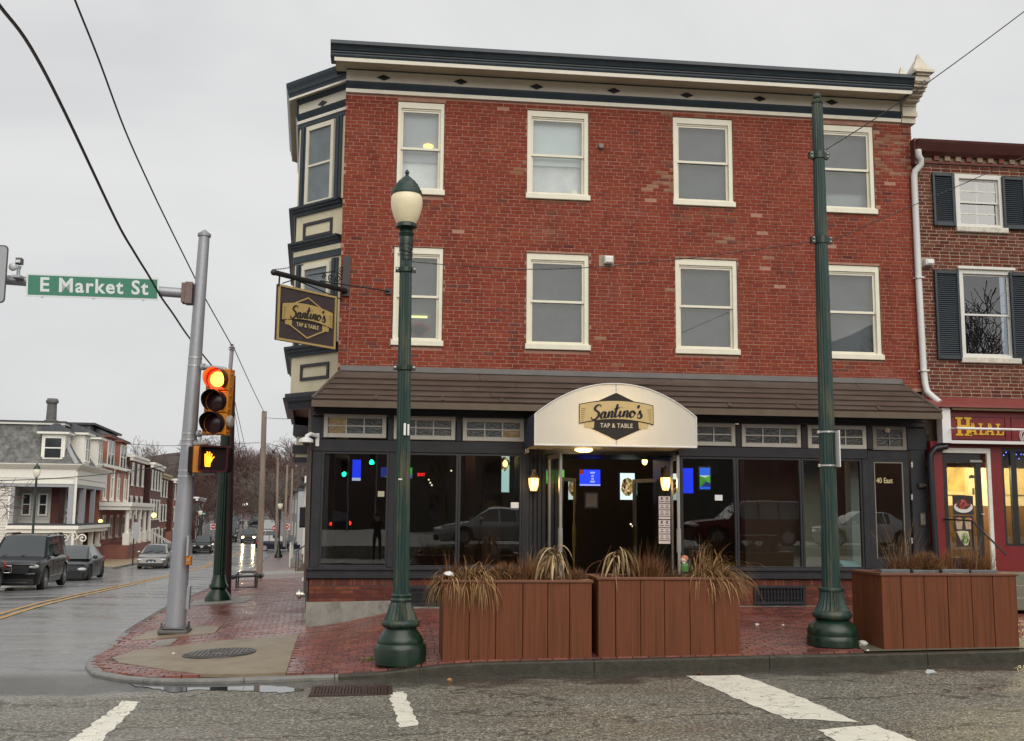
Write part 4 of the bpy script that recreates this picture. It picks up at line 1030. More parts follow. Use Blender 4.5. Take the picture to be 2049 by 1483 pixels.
def leaf(nm, hx, hy, ang, w, h, z0, frame_m, plate=True):
 """door leaf hinged at (hx,hy); ang = direction of the free edge"""
 U = Vector((math.cos(ang), math.sin(ang), 0)); P = Vector((-U.y, U.x, 0)); t = .07
 def bx(b, u0, u1, z0_, z1_, d=.045):
  b.add([Vector((hx,hy,0))+U*u+P*p+Vector((0,0,z)) for z in (z0_, z1_) for u, p in ((u0,-d/2),(u1,-d/2),(u1,d/2),(u0,d/2))], [(3,2,1,0),(4,5,6,7),(0,1,5,4),(1,2,6,5),(2,3,7,6),(3,0,4,7)])
 b = MB(); bx(b, 0, t, z0, z0+h); bx(b, w-t, w, z0, z0+h); bx(b, t, w-t, z0+h-t, z0+h); bx(b, t, w-t, z0, z0+.2)
 d = b.build(nm, frame_m, shop)
 b = MB(); bx(b, t, w-t, z0+.2, z0+h-t, .008); b.build('pane', GLASS, d)
 b = MB(); bx(b, w-t-.0, w-.01, z0+.95, z0+1.35, .07)
 if plate: b.build('push_plate', BRASS, d)
 else: b.build('pull_handle', ALU, d)
leaf('door', at(1098,1000,SF).x, SF-.02, R_(-84), .78, zH-zFl-.06, zFl+.02, ALU, False)
leaf('door', at(1346,1000,SF).x-.02, SF-.02, R_(-97), .78, zH-zFl-.06, zFl+.02, ALU, False)
leaf('inner_door', at(1128,1000,1.0).x-.05, 1.0, R_(62), .85, 2.25, .1, BRASS)
leaf('inner_door', at(1322,1000,1.0).x+.05, 1.0, R_(118), .85, 2.25, .1, ALU)
# --- the house door numbered 40
q = prect(1741, 903, 1822, 1165, SF)
b = MB(); x0, x1, z0, z1 = q[0], q[1], .1, q[3]
gx0, gx1 = at(1751, 1000, SF).x, at(1809, 1000, SF).x; gz1 = at(1780, 925, SF).z; gz0 = at(1780, 1118, SF).z
wall_with_holes(b, x0, x1, z0, z1, [(gx0, gx1, gz0, gz1)], SF+.01, SF+.06)
hd = b.build('house_door', CHAR, shop)
b = MB(); b.box(gx0, gx1, SF+.03, SF+.036, gz0, gz1); b.build('pane', GLASS, hd)
b = MB(); tt = .018; b.box(gx0, gx0+tt, SF+.0, SF+.03, gz0, gz1); b.box(gx1-tt, gx1, SF+.0, SF+.03, gz0, gz1); b.box(gx0+tt, gx1-tt, SF+.0, SF+.03, gz1-tt, gz1); b.build('glazing_bead', mat('taupe_trim', (.2,.18,.15)), hd)
b = MB(); p = at(1768, 962, SF); vs, fs = text_mesh('40 East', .135, .001, .003, .78, 1.02); put_flat(b, vs, fs, (p.x+.03, SF+.024, p.z), (1,0,0), (0,0,1)); o40 = b.build('lettering', mat('gilt_letters', (.55,.45,.22), .4, .05), hd)
for dx in (-.2, -.08): pass
p = at(1775, 916, SF); b = MB(); vs, fs = text_mesh('40', .12, .004, .004, .8); put_flat(b, vs, fs, (p.x, SF+.006, p.z-.01), (1,0,0), (0,0,1)); b.build('lettering', BLACK, hd)
for py in (930, 995, 1082):
 p = at(1825, py, SF); b = MB(); b.box(p.x-.018, p.x+.012, SF-.006, SF+.02, p.z-.05, p.z+.05); b.build('hinge', mat('bright_steel', (.5,.5,.48), .35, metal=.8), hd)
b = MB(); b.cham(at(1824,1000,SF).x+.012, xs1, SF+.004, SF+.1, .1, zRb1, .006); b.build('post', CHAR, shop)
p = at(1843, 972, SF); b = MB(); b.cham(p.x-.07, p.x+.07, SF-.06, SF, p.z-.045, p.z+.045, .015); b.sphere((p.x+.045, SF-.065, p.z), .03, 8, 6); b.build('doorbell_light', mat('bronze_box', (.06,.05,.04), .4, metal=.5), shop)
p = at(1846, 1039, SF); b = MB(); b.cham(p.x-.065, p.x+.065, SF-.02, SF, p.z-.13, p.z+.13, .01); ic = b.build('intercom', mat('dark_bronze', (.05,.045,.04), .4, metal=.4), shop)
b = MB(); b.cham(p.x-.045, p.x+.045, SF-.03, SF-.02, p.z-.10, p.z+.10, .006); b.build('plate', mat('bronze_face', (.22,.19,.15), .35, metal=.5), ic)
b = MB(); b.box(p.x-.01, p.x+.01, SF-.036, SF-.03, p.z-.02, p.z+.0); b.build('button', BLACK, ic)
p = at(1775, 858, SF); b = MB(); b.sphere((p.x, SF+.0, p.z-.02), .06, 12, 8); b.build('lamp_bulb', mat('frosted_bulb', (.6,.55,.42), .2, 0), shop)
b = MB(); b.add([(xs0, SF+.1, -.7), (Xw(9)-.0, 9, -1), (Xw(9)+.3, 9, -1), (xs0+.3, SF+.1, -.7), (xs0, SF+.1, zE-.1), (Xw(9), 9, zE-.1), (Xw(9)+.3, 9, zE-.1), (xs0+.3, SF+.1, zE-.1)], [(3,2,1,0),(4,5,6,7),(0,1,5,4),(1,2,6,5),(2,3,7,6),(3,0,4,7)])
b.build('side_panel', NAVYD, shop)
p0, p1 = at(634, 803, SF), at(612, 1150, SF)
b = MB(); b.tube([(xs0-.03, SF+.04, zE-.12), (xs0-.035, SF+.03, 2.2), (xs0-.02, SF+.05, .3)], .045, 7); b.build('downpipe', mat('rusty_pipe', (.07,.05,.04), .6, .4, 8), shop)
# --- the dark dining room behind the glass
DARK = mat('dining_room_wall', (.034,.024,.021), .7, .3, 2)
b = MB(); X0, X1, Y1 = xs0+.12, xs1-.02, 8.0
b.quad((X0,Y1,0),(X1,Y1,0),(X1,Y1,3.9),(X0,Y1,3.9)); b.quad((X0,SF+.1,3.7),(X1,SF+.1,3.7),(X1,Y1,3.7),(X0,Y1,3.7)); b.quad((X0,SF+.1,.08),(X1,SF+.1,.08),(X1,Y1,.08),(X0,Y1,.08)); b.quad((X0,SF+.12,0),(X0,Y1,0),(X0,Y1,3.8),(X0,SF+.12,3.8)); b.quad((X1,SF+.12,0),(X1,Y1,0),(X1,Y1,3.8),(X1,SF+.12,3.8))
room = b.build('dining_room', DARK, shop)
for lx, ly, le in ((2.2, 3.2, 24), (7.6, 2.6, 24), (4, 5.5, 16)):  # unseen fill lights added to lift the dark dining room
 l = bpy.data.lights.new('room_fill_light', 'POINT'); l.energy = le; l.color = (1,.7,.42); l.shadow_soft_size = .3
 o = bpy.data.objects.new('room_fill_light', l); COL.objects.link(o); o.parent = shop; o.location = (lx, ly-SF, 3.2)
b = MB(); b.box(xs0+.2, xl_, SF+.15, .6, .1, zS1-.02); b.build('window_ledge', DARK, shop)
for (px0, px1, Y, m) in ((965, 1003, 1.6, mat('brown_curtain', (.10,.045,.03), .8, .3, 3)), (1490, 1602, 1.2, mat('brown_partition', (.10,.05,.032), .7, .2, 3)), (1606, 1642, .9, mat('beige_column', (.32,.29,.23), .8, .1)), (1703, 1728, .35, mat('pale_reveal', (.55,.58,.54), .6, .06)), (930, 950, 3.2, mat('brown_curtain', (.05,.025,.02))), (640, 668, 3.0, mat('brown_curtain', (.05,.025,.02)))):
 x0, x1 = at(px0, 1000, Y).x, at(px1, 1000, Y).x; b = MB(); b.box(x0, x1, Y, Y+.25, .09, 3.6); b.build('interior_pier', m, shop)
b = MB(); a = at(1598, 920, 1.1); c = at(1607, 1135, 1.1); b.box(a.x, a.x+.03, 1.1, 1.14, .1, 3.4); b.build('pale_batten', mat('pine_batten', (.42,.28,.14), .6), shop)
b = MB(); p = at(1690, 1082, 1.4); b.box(p.x-.12, p.x+.12, 1.4, 1.44, .5, 1.5); b.build('leaning_board', mat('tan_board', (.35,.28,.19), .7), shop)
# ================================================================== THINGS ON AND IN THE SHOPFRONT
def polyline_ribbon(b, pts, O, U, V, lift, thick, pen=(.02,.008), ang=.7):
 """one stroke of a broad pen through 2-D pts (smoothed), as a thin raised ribbon"""
 P = [Vector(p) for p in pts]; sm = []
 for i in range(len(P)-1):
  p0, p1, p2, p3 = P[max(0,i-1)], P[i], P[i+1], P[min(len(P)-1,i+2)]
  for k in range(4):
   t = k/4; sm.append(.5*((2*p1)+(p2-p0)*t+(2*p0-5*p1+4*p2-p3)*t*t+(3*p1-p0-3*p2+p3)*t**3))
 sm.append(P[-1]); O, U, V = Vector(O), Vector(U), Vector(V); W = U.cross(V)
 pv = Vector((math.cos(ang), math.sin(ang)))
 L_, R2 = [], []
 for i, p in enumerate(sm):
  d = sm[min(i+1,len(sm)-1)]-sm[max(i-1,0)]; d = d.normalized() if d.length > 1e-9 else Vector((1,0)); n_ = Vector((-d.y, d.x))
  w = pen[1]+(pen[0]-pen[1])*(max(0, -d.y)*.85+.15*abs(n_.dot(pv))); e = min(1, (i+1)/2.5, (len(sm)-i)/2.5); w *= .45+.55*e
  L_.append(p+n_*w); R2.append(p-n_*w)
 vs = [O+U*q.x+V*q.y+W*h for h in (lift, lift+thick) for q in L_+R2]; k = len(sm); fs = []
 for i in range(k-1):
  a, c = i, i+1
  fs += [(2*k+a, 2*k+c, 3*k+c, 3*k+a), (a, 2*k+a, 2*k+c, c), (k+a, k+c, 3*k+c, 3*k+a)]
 b.add(vs, fs)
SCRIPT = [   # Santino's : x-height about .30, cap 1.0 wide 3.5
 [(.50,.62),(.47,.70),(.36,.73),(.22,.66),(.17,.54),(.26,.43),(.37,.33),(.37,.17),(.24,.04),(.08,.01),(-.02,.08),(-.03,.16)],
 [(.76,.30),(.66,.33),(.55,.24),(.50,.10),(.56,.01),(.66,.08),(.76,.28)], [(.78,.33),(.71,.12),(.74,.01),(.84,.05),(.92,.17)],
 [(.98,.33),(.92,.16),(.88,.0)], [(.90,.10),(1.00,.27),(1.10,.33),(1.14,.25),(1.08,.08),(1.12,.0),(1.22,.08),(1.27,.17)],
 [(1.44,.68),(1.36,.42),(1.28,.12),(1.30,.01),(1.38,.03),(1.48,.14)], [(1.22,.42),(1.38,.45),(1.56,.50)],
 [(1.60,.33),(1.53,.12),(1.56,.01),(1.64,.04),(1.72,.14)], [(1.655,.49),(1.67,.535)],
 [(1.82,.33),(1.76,.16),(1.72,.0)], [(1.74,.10),(1.84,.27),(1.94,.33),(1.98,.25),(1.92,.08),(1.96,.0),(2.06,.08),(2.11,.16)],
 [(2.32,.31),(2.22,.32),(2.13,.22),(2.10,.09),(2.17,.0),(2.28,.04),(2.36,.16),(2.36,.28),(2.29,.33),(2.34,.24),(2.46,.22)],
 [(2.60,.66),(2.59,.58),(2.54,.49)],
 [(2.52,.10),(2.62,.28),(2.68,.37),(2.66,.27),(2.74,.14),(2.70,.02),(2.58,-.02),(2.50,.04)] ]
def arc_pt(x, y, rise):        # lay a flat design on the bowed ribbon
 t = x; return (x, y+rise*(1-t*t))
def emblem(parent, O, U, V, s, cols, hexfill, outline):
 """hexagon, folded ribbon, script name and tagline; half-width of the ribbon = s"""
 O, U, V = Vector(O), Vector(U), Vector(V)
 wood, gold, ink, pale = cols
 H = [(0,.62),(.82,.24),(.80,-.30),(0,-.66),(-.80,-.30),(-.82,.24)]
 H = [(a*s, c*s) for a, c in H]
 if hexfill: b = MB(); b.prism(H, .006, O, U, V); b.build('hexagon', wood, parent)
 if outline:
  b = MB(); k = .93
  for i in range(6):
   p, q = H[i], H[(i+1) % 6]; b.prism([p, q, (q[0]*k, q[1]*k), (p[0]*k, p[1]*k)], .012, O, U, V)
  b.build('hexagon_outline', gold, parent)
 def rib(x0, x1, ya, yb, rise, lift, m, nm, th=.008):
  top = [(lerp(x0, x1, i/14), ya+rise*(1-lerp(x0, x1, i/14)**2)) for i in range(15)]; bot = [(lerp(x0, x1, i/14), yb+rise*(1-lerp(x0, x1, i/14)**2)) for i in range(15)]
  b = MB(); W = U.cross(V)
  vs = [O+U*a*s+V*c*s+W*h for h in (lift, lift+th) for a, c in top+bot]; fs = []
  for i in range(14):
   fs += [(30+i, 30+i+1, 45+i+1, 45+i), (i, 30+i, 31+i, i+1), (15+i, 16+i, 46+i, 45+i)]
  fs += [(0, 15, 45, 30), (14, 44, 59, 29)]
  b.add(vs, fs); return b.build(nm, m, parent)
 b = MB()
 for sg in (-1, 1):
  q = [(sg*.60,-.16),(sg*.90,-.10),(sg*.86,-.33),(sg*.62,-.35)]; q = [(a*s, c*s) for a, c in q]
  b.prism(q if sg > 0 else q[::-1], .007, O, U, V)
 b.build('ribbon_tail', gold, parent)
 rib(-1.02, 1.02, .30, -.235, .12, .007, ink, 'ribbon_edge', .004)
 rib(-1.0, 1.0, .275, -.21, .12, .011, gold, 'ribbon', .006)
 b = MB()
 for sg in (-1, 1):
  for i in range(7):
   y_ = .17-i*.055; b.prism([((sg*.96)*s, y_*s), ((sg*(.96-.12+.01*i))*s, (y_-.008)*s), ((sg*(.84+.01*i))*s, (y_+.0)*s), ((sg*.96)*s, (y_+.014)*s)][::sg], .019, O, U, V)
 b.build('ribbon_hatching', ink, parent)
 b = MB(); k = 1.36/2.75
 for st in SCRIPT:
  pts = [((x-1.36)*k, (y-.33)*k*1.05+.02+(x-1.36)*k*.06) for x, y in st]
  pts = [(a*s, (c+.12*(1-a*a)*.9-.0)*s) for a, c in pts]
  polyline_ribbon(b, pts, O, U, V, .018, .006, (.037*s, .012*s))
 b.build('script_lettering', ink, parent)
 b = MB(); vs, fs = text_mesh('TAP & TABLE', .165*s, .003, .002*s, .84, 1.12); put_flat(b, vs, fs, O-V*.275*s, U, V, .012); b.build('lettering', pale, parent)
# --- canopy over the entrance
CY0 = -1.55
cx0, cx1 = at(1070, 860, CY0).x, at(1393.5, 862, CY0).x
czb = at(1232, 893, CY0).z; czs = at(1232, 832, CY0).z; czt = at(1232, 768, CY0).z
can = thing('entrance_canopy', 'white rounded fabric canopy with the restaurant emblem over the door', 'canopy', (0, CY0, 0))
arch = []
cm = (cx0+cx1)/2; hw = (cx1-cx0)/2
for i in range(25):
 t = -1+2*i/24; arch.append((cm+hw*t, czs+(czt-czs)*(1-abs(t)**2.1)))
front = [(cx0, czb)]+arch+[(cx1, czb)]; front = [(a, c) for a, c in front]
CLOTH = mat('backlit_white_fabric', (.80,.77,.70), .75, .04, 2, .5, 3.2, dirt=(.60,.55,.46), dscale=1.6, damt=.25, stretch=(1.6,1,.7))
nt_ = CLOTH.node_tree; tr = nt_.nodes.new('ShaderNodeBsdfTranslucent'); tr.inputs[0].default_value = (.9,.8,.58,1); ms_ = nt_.nodes.new('ShaderNodeMixShader'); ms_.inputs[0].default_value = .35
outn = [n for n in nt_.nodes if n.type == 'OUTPUT_MATERIAL'][0]
nt_.links.new(nt_.nodes['Principled BSDF'].outputs[0], ms_.inputs[1]); nt_.links.new(tr.outputs[0], ms_.inputs[2]); nt_.links.new(ms_.outputs[0], outn.inputs[0])
b = MB(); n = len(front); b.add([(x, CY0, z) for x, z in front], [tuple(range(n))]); cf = b.build('front_panel', CLOTH, can, fix=False)
TOPC = mat('navy_canopy_cloth', (.03,.04,.055), .7, .1)
b = MB(); vs = [(x, y, z) for y in (CY0+.012, -.0) for x, z in front]; fs = [(i, i+1, i+1+n, i+n) for i in range(n-1)]; b.add(vs, fs); b.build('top_cover', TOPC, can, smooth=40)
b = MB()
for (x, z), (x2, z2) in zip(front, front[1:]): b.tube([(x, CY0-.005, z), (x2, CY0-.005, z2)], .011, 5)
b.tube([(cx0, CY0-.005, czb), (cx1, CY0-.005, czb)], .013, 6); b.build('piping', mat('off_white_piping', (.72,.70,.66), .6), can)
b = MB(); b.box(cm-.012, cm+.012, CY0-.006, CY0-.002, czt-.13, czt-.01); b.box(cm-.012, cm+.012, CY0-.006, CY0-.002, czb+.02, czb+.12); b.build('seam', mat('seam_grey', (.55,.53,.5), .7), can)
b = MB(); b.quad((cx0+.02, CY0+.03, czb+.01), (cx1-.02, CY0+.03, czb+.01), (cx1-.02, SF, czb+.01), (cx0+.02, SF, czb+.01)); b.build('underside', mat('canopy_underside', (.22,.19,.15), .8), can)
p = at(1168, 911, -.75); b = MB(); b.lathe([(.02,.0),(.15,.0),(.16,-.03),(.10,-.055),(.0,-.06)][::-1], 0, 0, 20, M=Matrix.Translation((p.x, -.75, czb))); b.build('lamp', emitter('warm_disc', (1,.75,.30), 2.2), can)
ld = bpy.data.lights.new('canopy_lamp', 'POINT'); ld.energy = 34; ld.color = (1,.78,.45); ld.shadow_soft_size = .25
lo = bpy.data.objects.new('canopy_lamp', ld); COL.objects.link(lo); lo.parent = can; lo.location = (cm-.05, .75, (czb+czt)/2+.1)
ld = bpy.data.lights.new('canopy_lamp', 'POINT'); ld.energy = 7; ld.color = (1,.75,.4); ld.shadow_soft_size = .1
lo = bpy.data.objects.new('canopy_lamp', ld); COL.objects.link(lo); lo.parent = can; lo.location = (p.x, .8, czb-.12)
WOODD = mat('printed_dark_wood', (.026,.019,.014), .8, .45, 14, stretch=(.5,1,5)); TAN = mat('printed_tan', (.60,.43,.19), .7, .08, 5); INK = mat('black_ink', (.015,.013,.012), .7, .05); PALEL = mat('pale_letter', (.68,.58,.42), .7, .05)
pc = at(1233, 832, CY0)
emblem(can, (pc.x, CY0-.008, pc.z), (1,0,0), (0,0,1), (at(1306,832,CY0).x-at(1160,832,CY0).x)/2, (WOODD, TAN, INK, PALEL), True, False)
# --- hanging sign on its bracket
A = at(557, 570, -1.15); Bp = at(673, 592, -.22)
Us = Vector((Bp.x-A.x, Bp.y-A.y, 0)); wS = Us.length; Us.normalize()
zTs = (at(557,569,-1.15).z+at(673,593,-.22).z)/2; zBs = (at(556,681,-1.15).z+at(674,698,-.22).z)/2
Ns = Us.cross(Vector((0,0,1)))
cS = Vector(((A.x+Bp.x)/2, (A.y+Bp.y)/2, (zTs+zBs)/2)); hS = (zTs-zBs)/2; hwS = wS/2
sg = thing('hanging_sign', 'dark carved wooden board with gold emblem hanging from a black bracket', 'sign', cS)
SW = mat('carved_stained_wood', (.040,.028,.030), .55, .5, 16, .6, 30, stretch=(.8,.8,7)); GOLD = mat('antique_gold_paint', (.42,.29,.10), .45, .12, 6)
Vz = Vector((0,0,1))
b = MB(); b.prism([(-hwS,-hS),(hwS,-hS),(hwS,hS),(-hwS,hS)], .05, cS-Ns*.05, Us, Vz); b.build('board', SW, sg)
b = MB(); t = .035
for q in ([(-hwS,-hS),(-hwS+t,-hS),(-hwS+t,hS),(-hwS,hS)], [(hwS-t,-hS),(hwS,-hS),(hwS,hS),(hwS-t,hS)], [(-hwS+t,-hS),(hwS-t,-hS),(hwS-t,-hS+t),(-hwS+t,-hS+t)], [(-hwS+t,hS-t),(hwS-t,hS-t),(hwS-t,hS),(-hwS+t,hS)]): b.prism(q, .018, cS+Ns*.001, Us, Vz)
b.build('border', GOLD, sg)
emblem(sg, cS+Ns*.004+Vz*.0, Us, Vz, hwS*.86, (SW, GOLD, INK, mat('sign_letter_gold', (.55,.42,.2), .5)), False, True)
br = thing('sign_bracket', 'black wrought iron bracket on the corner of the building holding the hanging sign', 'bracket', (XL, 0, zTs+.3))
a0 = at(690, 590, -.03); a1 = at(690, 513, -.03)
b = MB(); b.box(a0.x-.05, a0.x+.08, -.035, -.0, a0.z-.02, a1.z); b.build('back_plate', BLACK, br)
e0 = at(548, 545, -1.28); e1 = at(692, 582, -.05)
b = MB(); b.tube([e1, e0], .045, 10); b.sphere(e0, .055, 10, 8); b.build('arm', BLACK, br)
b = MB(); b.tube([at(560,548,-1.2), at(558,572,-1.17)], .016, 6); b.tube([at(668,577,-.25), at(670,594,-.24)], .016, 6); b.build('hanger', BLACK, br)
b = MB(); b.tube([at(640,562,-.5), at(779,583,-.04)], .014, 6); pe = at(775,583,-.03); b.box(pe.x-.03, pe.x+.07, -.03, 0, pe.z-.05, pe.z+.05); b.build('stay_rod', BLACK, br)
b = MB(); b.tube([at(565,567,-1.1), at(590,559,-.95)], .010, 5); b.tube([at(598,563,-.85), at(685,600,-.05)], .012, 5); b.tube([at(618,551,-.7), at(668,543,-.08)], .011, 5); b.build('brace', BLACK, br)
b = MB()
def spiral(c, r, turns, U, V, n=26):
 return [c+(U*math.cos(turns*2*math.pi*i/n)+V*math.sin(turns*2*math.pi*i/n))*r*(1-i/n*.8) for i in range(n+1)]
for (px, py, Y, r, tn) in ((676,556,-.10,.10,1.6),(662,556,-.22,.075,-1.5),(684,541,-.05,.07,1.5),(648,553,-.35,.05,1.4)):
 b.tube(spiral(at(px, py, Y), r, tn, Us, Vz), .010, 5)
b.build('scroll', BLACK, br)
b = MB()
c0, c1 = e0+Vector((0,0,.05)), at(600, 527, .6)
for i in range(22):
 t = (i+.5)/22; c = c0.lerp(c1, t)-Vector((0,0,.03*math.sin(math.pi*t))); d = (c1-c0).normalized(); n_ = Vector((0,0,1)) if i % 2 else Us
 b.tube([c+(d*math.cos(q)*.024+n_*math.sin(q)*.012) for q in [k*math.pi/4 for k in range(9)]], .004, 4, cap=False)
b.build('chain', BLACK, br)
# --- lanterns either side of the entrance
def lantern(px, py, Y, label):
 p = at(px, py, Y); t = thing('wall_lantern', label, 'lantern', p, 'lit carriage lanterns at the entrance', local=True)
 b = MB(); b.box(-.05, .05, .13, .16, -.05, .28); b.build('back_plate', BLACK, t)
 b = MB(); b.tube([(0,.14,.05),(0,.10,.24),(0,.03,.30),(0,0,.26)], .012, 6); b.build('arm', BLACK, t)
 b = MB(); b.lathe([(.0,.26),(.035,.25),(.05,.20),(.095,.11),(.098,.10),(.0,.10)][::-1], n=8); b.build('cap', mat('bronze_lantern', (.10,.07,.035), .4, .2, metal=.6), t)
 b = MB(); b.lathe([(.055,-.13),(.085,-.02),(.092,.095)], n=8); b.build('glass', emitter('lantern_glass', (1,.66,.24), 1.5), t)
 b = MB()
 for k in range(8): q = k*math.pi/4; b.tube([(.058*math.cos(q), .058*math.sin(q), -.13), (.088*math.cos(q), .088*math.sin(q), -.02), (.096*math.cos(q), .096*math.sin(q), .1)], .005, 4)
 b.lathe([(.0,-.17),(.02,-.16),(.06,-.135),(.06,-.125),(0,-.12)], n=8); b.build('cage', mat('bronze_lantern', (.1,.07,.035)), t)
 b = MB(); b.sphere((0,0,.0), .035, 8, 6, (1,1,1.7)); b.build('bulb', emitter('warm_bulb', (1,.8,.4), 14), t)
 l = bpy.data.lights.new('lantern_light', 'POINT'); l.energy = 5; l.color = (1,.66,.28); l.shadow_soft_size = .09
 o = bpy.data.objects.new('lantern_light', l); COL.objects.link(o); o.parent = t; o.location = (0,-.14,0)
lantern(1068, 968, SF-.16, 'lit bronze lantern on the dark boards left of the entrance')
lantern(1332, 967, SF-.35, 'lit bronze lantern above the paper menus right of the entrance')
# --- menus, camera, vents, small wall things
for py0, py1, lb in ((993,1039,'upper paper menu hanging by the right entrance door'), (1041,1088,'lower paper menu hanging by the right entrance door')):
 x0, x1, z0, z1 = prect(1318, py0, 1341, py1, SF-.7)
 b = MB(); b.box(x0, x1, SF-.705, SF-.70, z0, z1); o = tag(b.build('menu_sheet', mat('pinkish_paper', (.62,.52,.48), .7, .05), None), lb, 'menu', 'paper menus by the door')
 b = MB()
 for k in range(9):
  for cx_ in (.27, .73):
   w = (x1-x0)*(.10+.08*((k*7) % 3)); b.box(lerp(x0,x1,cx_)-w, lerp(x0,x1,cx_)+w, SF-.708, SF-.7055, z1-.06-k*.036, z1-.045-k*.036)
 b.build('print_lines', mat('grey_print', (.16,.13,.13), .7), o)
 b = MB()
 for cx_ in (.27, .73): b.sphere((lerp(x0,x1,cx_), SF-.708, z1-.025), .016, 6, 4)
 b.build('clip', BLACK, o)
t = thing('security_camera', 'white dome security camera on an arm at the shop corner', 'camera', at(632, 879, SF-.03))
WPL = mat('white_plastic', (.75,.75,.74), .35, .03)
p = at(634, 880, SF-.02); b = MB(); b.box(p.x-.02, p.x+.04, SF-.03, SF, p.z-.11, p.z+.11); b.build('mount', WPL, t)
b = MB(); b.tube([(p.x, SF-.05, p.z+.06), (p.x-.10, SF-.15, p.z+.09), (p.x-.16, SF-.2, p.z+.05), (p.x-.17, SF-.2, p.z-.02)], .035, 8); b.build('arm', WPL, t)
b = MB(); b.lathe([(.04,.06),(.12,.02),(.125,-.03),(.09,-.04),(0,-.04)][::-1], n=16, M=Matrix.Translation((p.x-.17, SF-.2, p.z-.03))); b.build('housing', WPL, t)
b = MB(); b.sphere((p.x-.17, SF-.2, p.z-.07), .06, 10, 6); b.build('dome', mat('smoked_dome', (.05,.05,.055), .1), t)
t = thing('wall_light', 'small white flood light with a glass front on the brick wall', 'light', at(1216, 521, -.03))
p = at(1216, 521, -.03); b = MB(); b.cham(p.x-.07, p.x+.09, -.12, 0, p.z-.07, p.z+.07, .02); b.build('housing', WPL, t); b = MB(); b.box(p.x-.045, p.x+.065, -.13, -.121, p.z-.05, p.z+.03); b.build('lens', mat('clear_lens', (.62,.6,.5), .1), t)
b = MB(); b.box(p.x-.16, p.x+.12, -.006, .01, p.z-.11, p.z+.1); b.build('mortar_patch', mat('mortar_patch', (.33,.27,.2), .9, .2), t)
t = thing('pipe_stub', 'capped grey pipe stub sticking out of the brick between the top windows', 'pipe', at(1202, 294, 0)); p = at(1202, 294, 0)
b = MB(); b.lathe([(.045,0),(.05,.06),(.03,.07),(0,.07)], n=10, M=Matrix.Translation(p)@Matrix.Rotation(R_(90), 4, 'X')); b.build('stub', mat('grey_pipe', (.2,.19,.18), .6), t)
t = thing('wall_conduit', 'thin red painted conduit running down the brick by the hanging sign', 'conduit', at(697, 660, -.02)); a, c = at(701, 578, -.02), at(694, 740, -.02)
b = MB(); b.tube([a, c], .014, 6); b.build('pipe', mat('red_conduit_paint', (.33,.08,.06), .5, .1), t)
b = MB()
for k in (.25, .6, .9): q = a.lerp(c, k); b.box(q.x-.03, q.x+.03, -.03, -.004, q.z-.012, q.z+.012)
b.build('clip', mat('red_conduit_paint', (.3,.07,.06)), t)
t = thing('hose_connection', 'chrome twin fire hose connection low on the building corner', 'hose connection', at(612, 1190, SF)); p = Vector((xs0-.03, SF+.12, at(612,1190,SF).z))
b = MB()
for dy in (0, .2): b.lathe([(.0,-.0),(.05,0),(.05,.08),(.085,.085),(.085,.12),(.05,.125),(.05,.15),(0,.15)], n=12, M=Matrix.Translation(p+Vector((0,dy,0)))@Matrix.Rotation(R_(-90), 4, 'Y'))
b.build('inlet', mat('dull_chrome', (.5,.48,.44), .3, .1, metal=.8), t)
t = thing('globe_light', 'small white globe low on the side wall of the corner', 'light', at(610,1162,.6)); b = MB(); b.sphere(at(609,1161,.6), .055, 10, 8); b.build('globe', WPL, t)
t = thing('projecting_box', 'black box shaped sign cabinet projecting from the side wall', 'sign', at(609, 1034, 2.2)); q = prect(599, 1015, 621, 1056, 2.2); b = MB(); b.cham(q[0], q[1]+.1, 2.2, 2.9, q[2], q[3], .02); b.build('cabinet', mat('black_cabinet', (.012,.010,.014), .5, .1), t)
# --- glowing things inside
def slab(name, label, cat, q, Y, m, grp=None, fr=None, d=.04):
 x0, x1, z0, z1 = prect(*q, Y); t = thing(name, label, cat, ((x0+x1)/2, Y, (z0+z1)/2), grp)
 b = MB(); b.box(x0-.03, x1+.03, Y+.006, Y+.05, z0-.03, z1+.03); b.build('case', fr or BLACK, t)
 b = MB(); b.box(x0, x1, Y, Y+.005, z0, z1); b.build('screen' if cat == 'television' else 'face', m, t); return t, (x0, x1, z0, z1)
BLUE = emitter('blue_screen', (.02,.05,1.0), .9)
GRN = screen('sports_screen', [(.05,.25,.03),(.08,.32,.05),(.04,.2,.03),(.5,.6,.5),(.02,.03,.2)], .9, (2.2,1,3.5))
tv = 'televisions glowing in the dark dining room'
slab('television', 'narrow glowing blue slab standing in for a reflection at the far left of the left window', 'television', (650,925,656,960), 3.5, BLUE, tv)  # glowing slab added in place of a blue reflection in the pane
t, q = slab('television', 'television with a plain blue picture behind the leftmost window pane', 'television', (705,920,722,962), 4.0, BLUE, tv)
b = MB(); b.box(q[0], q[1], 3.992, 3.998, q[2]-.0, q[2]+.06); b.build('caption_bar', emitter('pale_caption', (.5,.55,.8), .8), t)
slab('television', 'television showing green sport just left of the lamp post', 'television', (762,935,789,955), 5.0, GRN, tv)
slab('television', 'television showing a bright game just right of the lamp post', 'television', (806,936,825,957), 5.2, screen('sports_screen2', [(.4,.5,.6),(.05,.3,.05),(.6,.6,.5),(.1,.1,.3)], .9, (3,1,5)), tv)
slab('television', 'television showing green sport seen through the left entrance door', 'television', (1092,940,1129,968), 4.0, GRN, tv)
t, q = slab('television', 'blue television hanging inside the open entrance', 'television', (1160,940,1201,972), 3.6, BLUE, tv)
b = MB(); b.box(q[0], q[0]+.09, 3.59, 3.598, q[3]-.1, q[3]); b.build('picture_inset', mat('maroon_inset', (.15,.02,.02), emit=(.15,.02,.02), es=1), t)
b = MB()
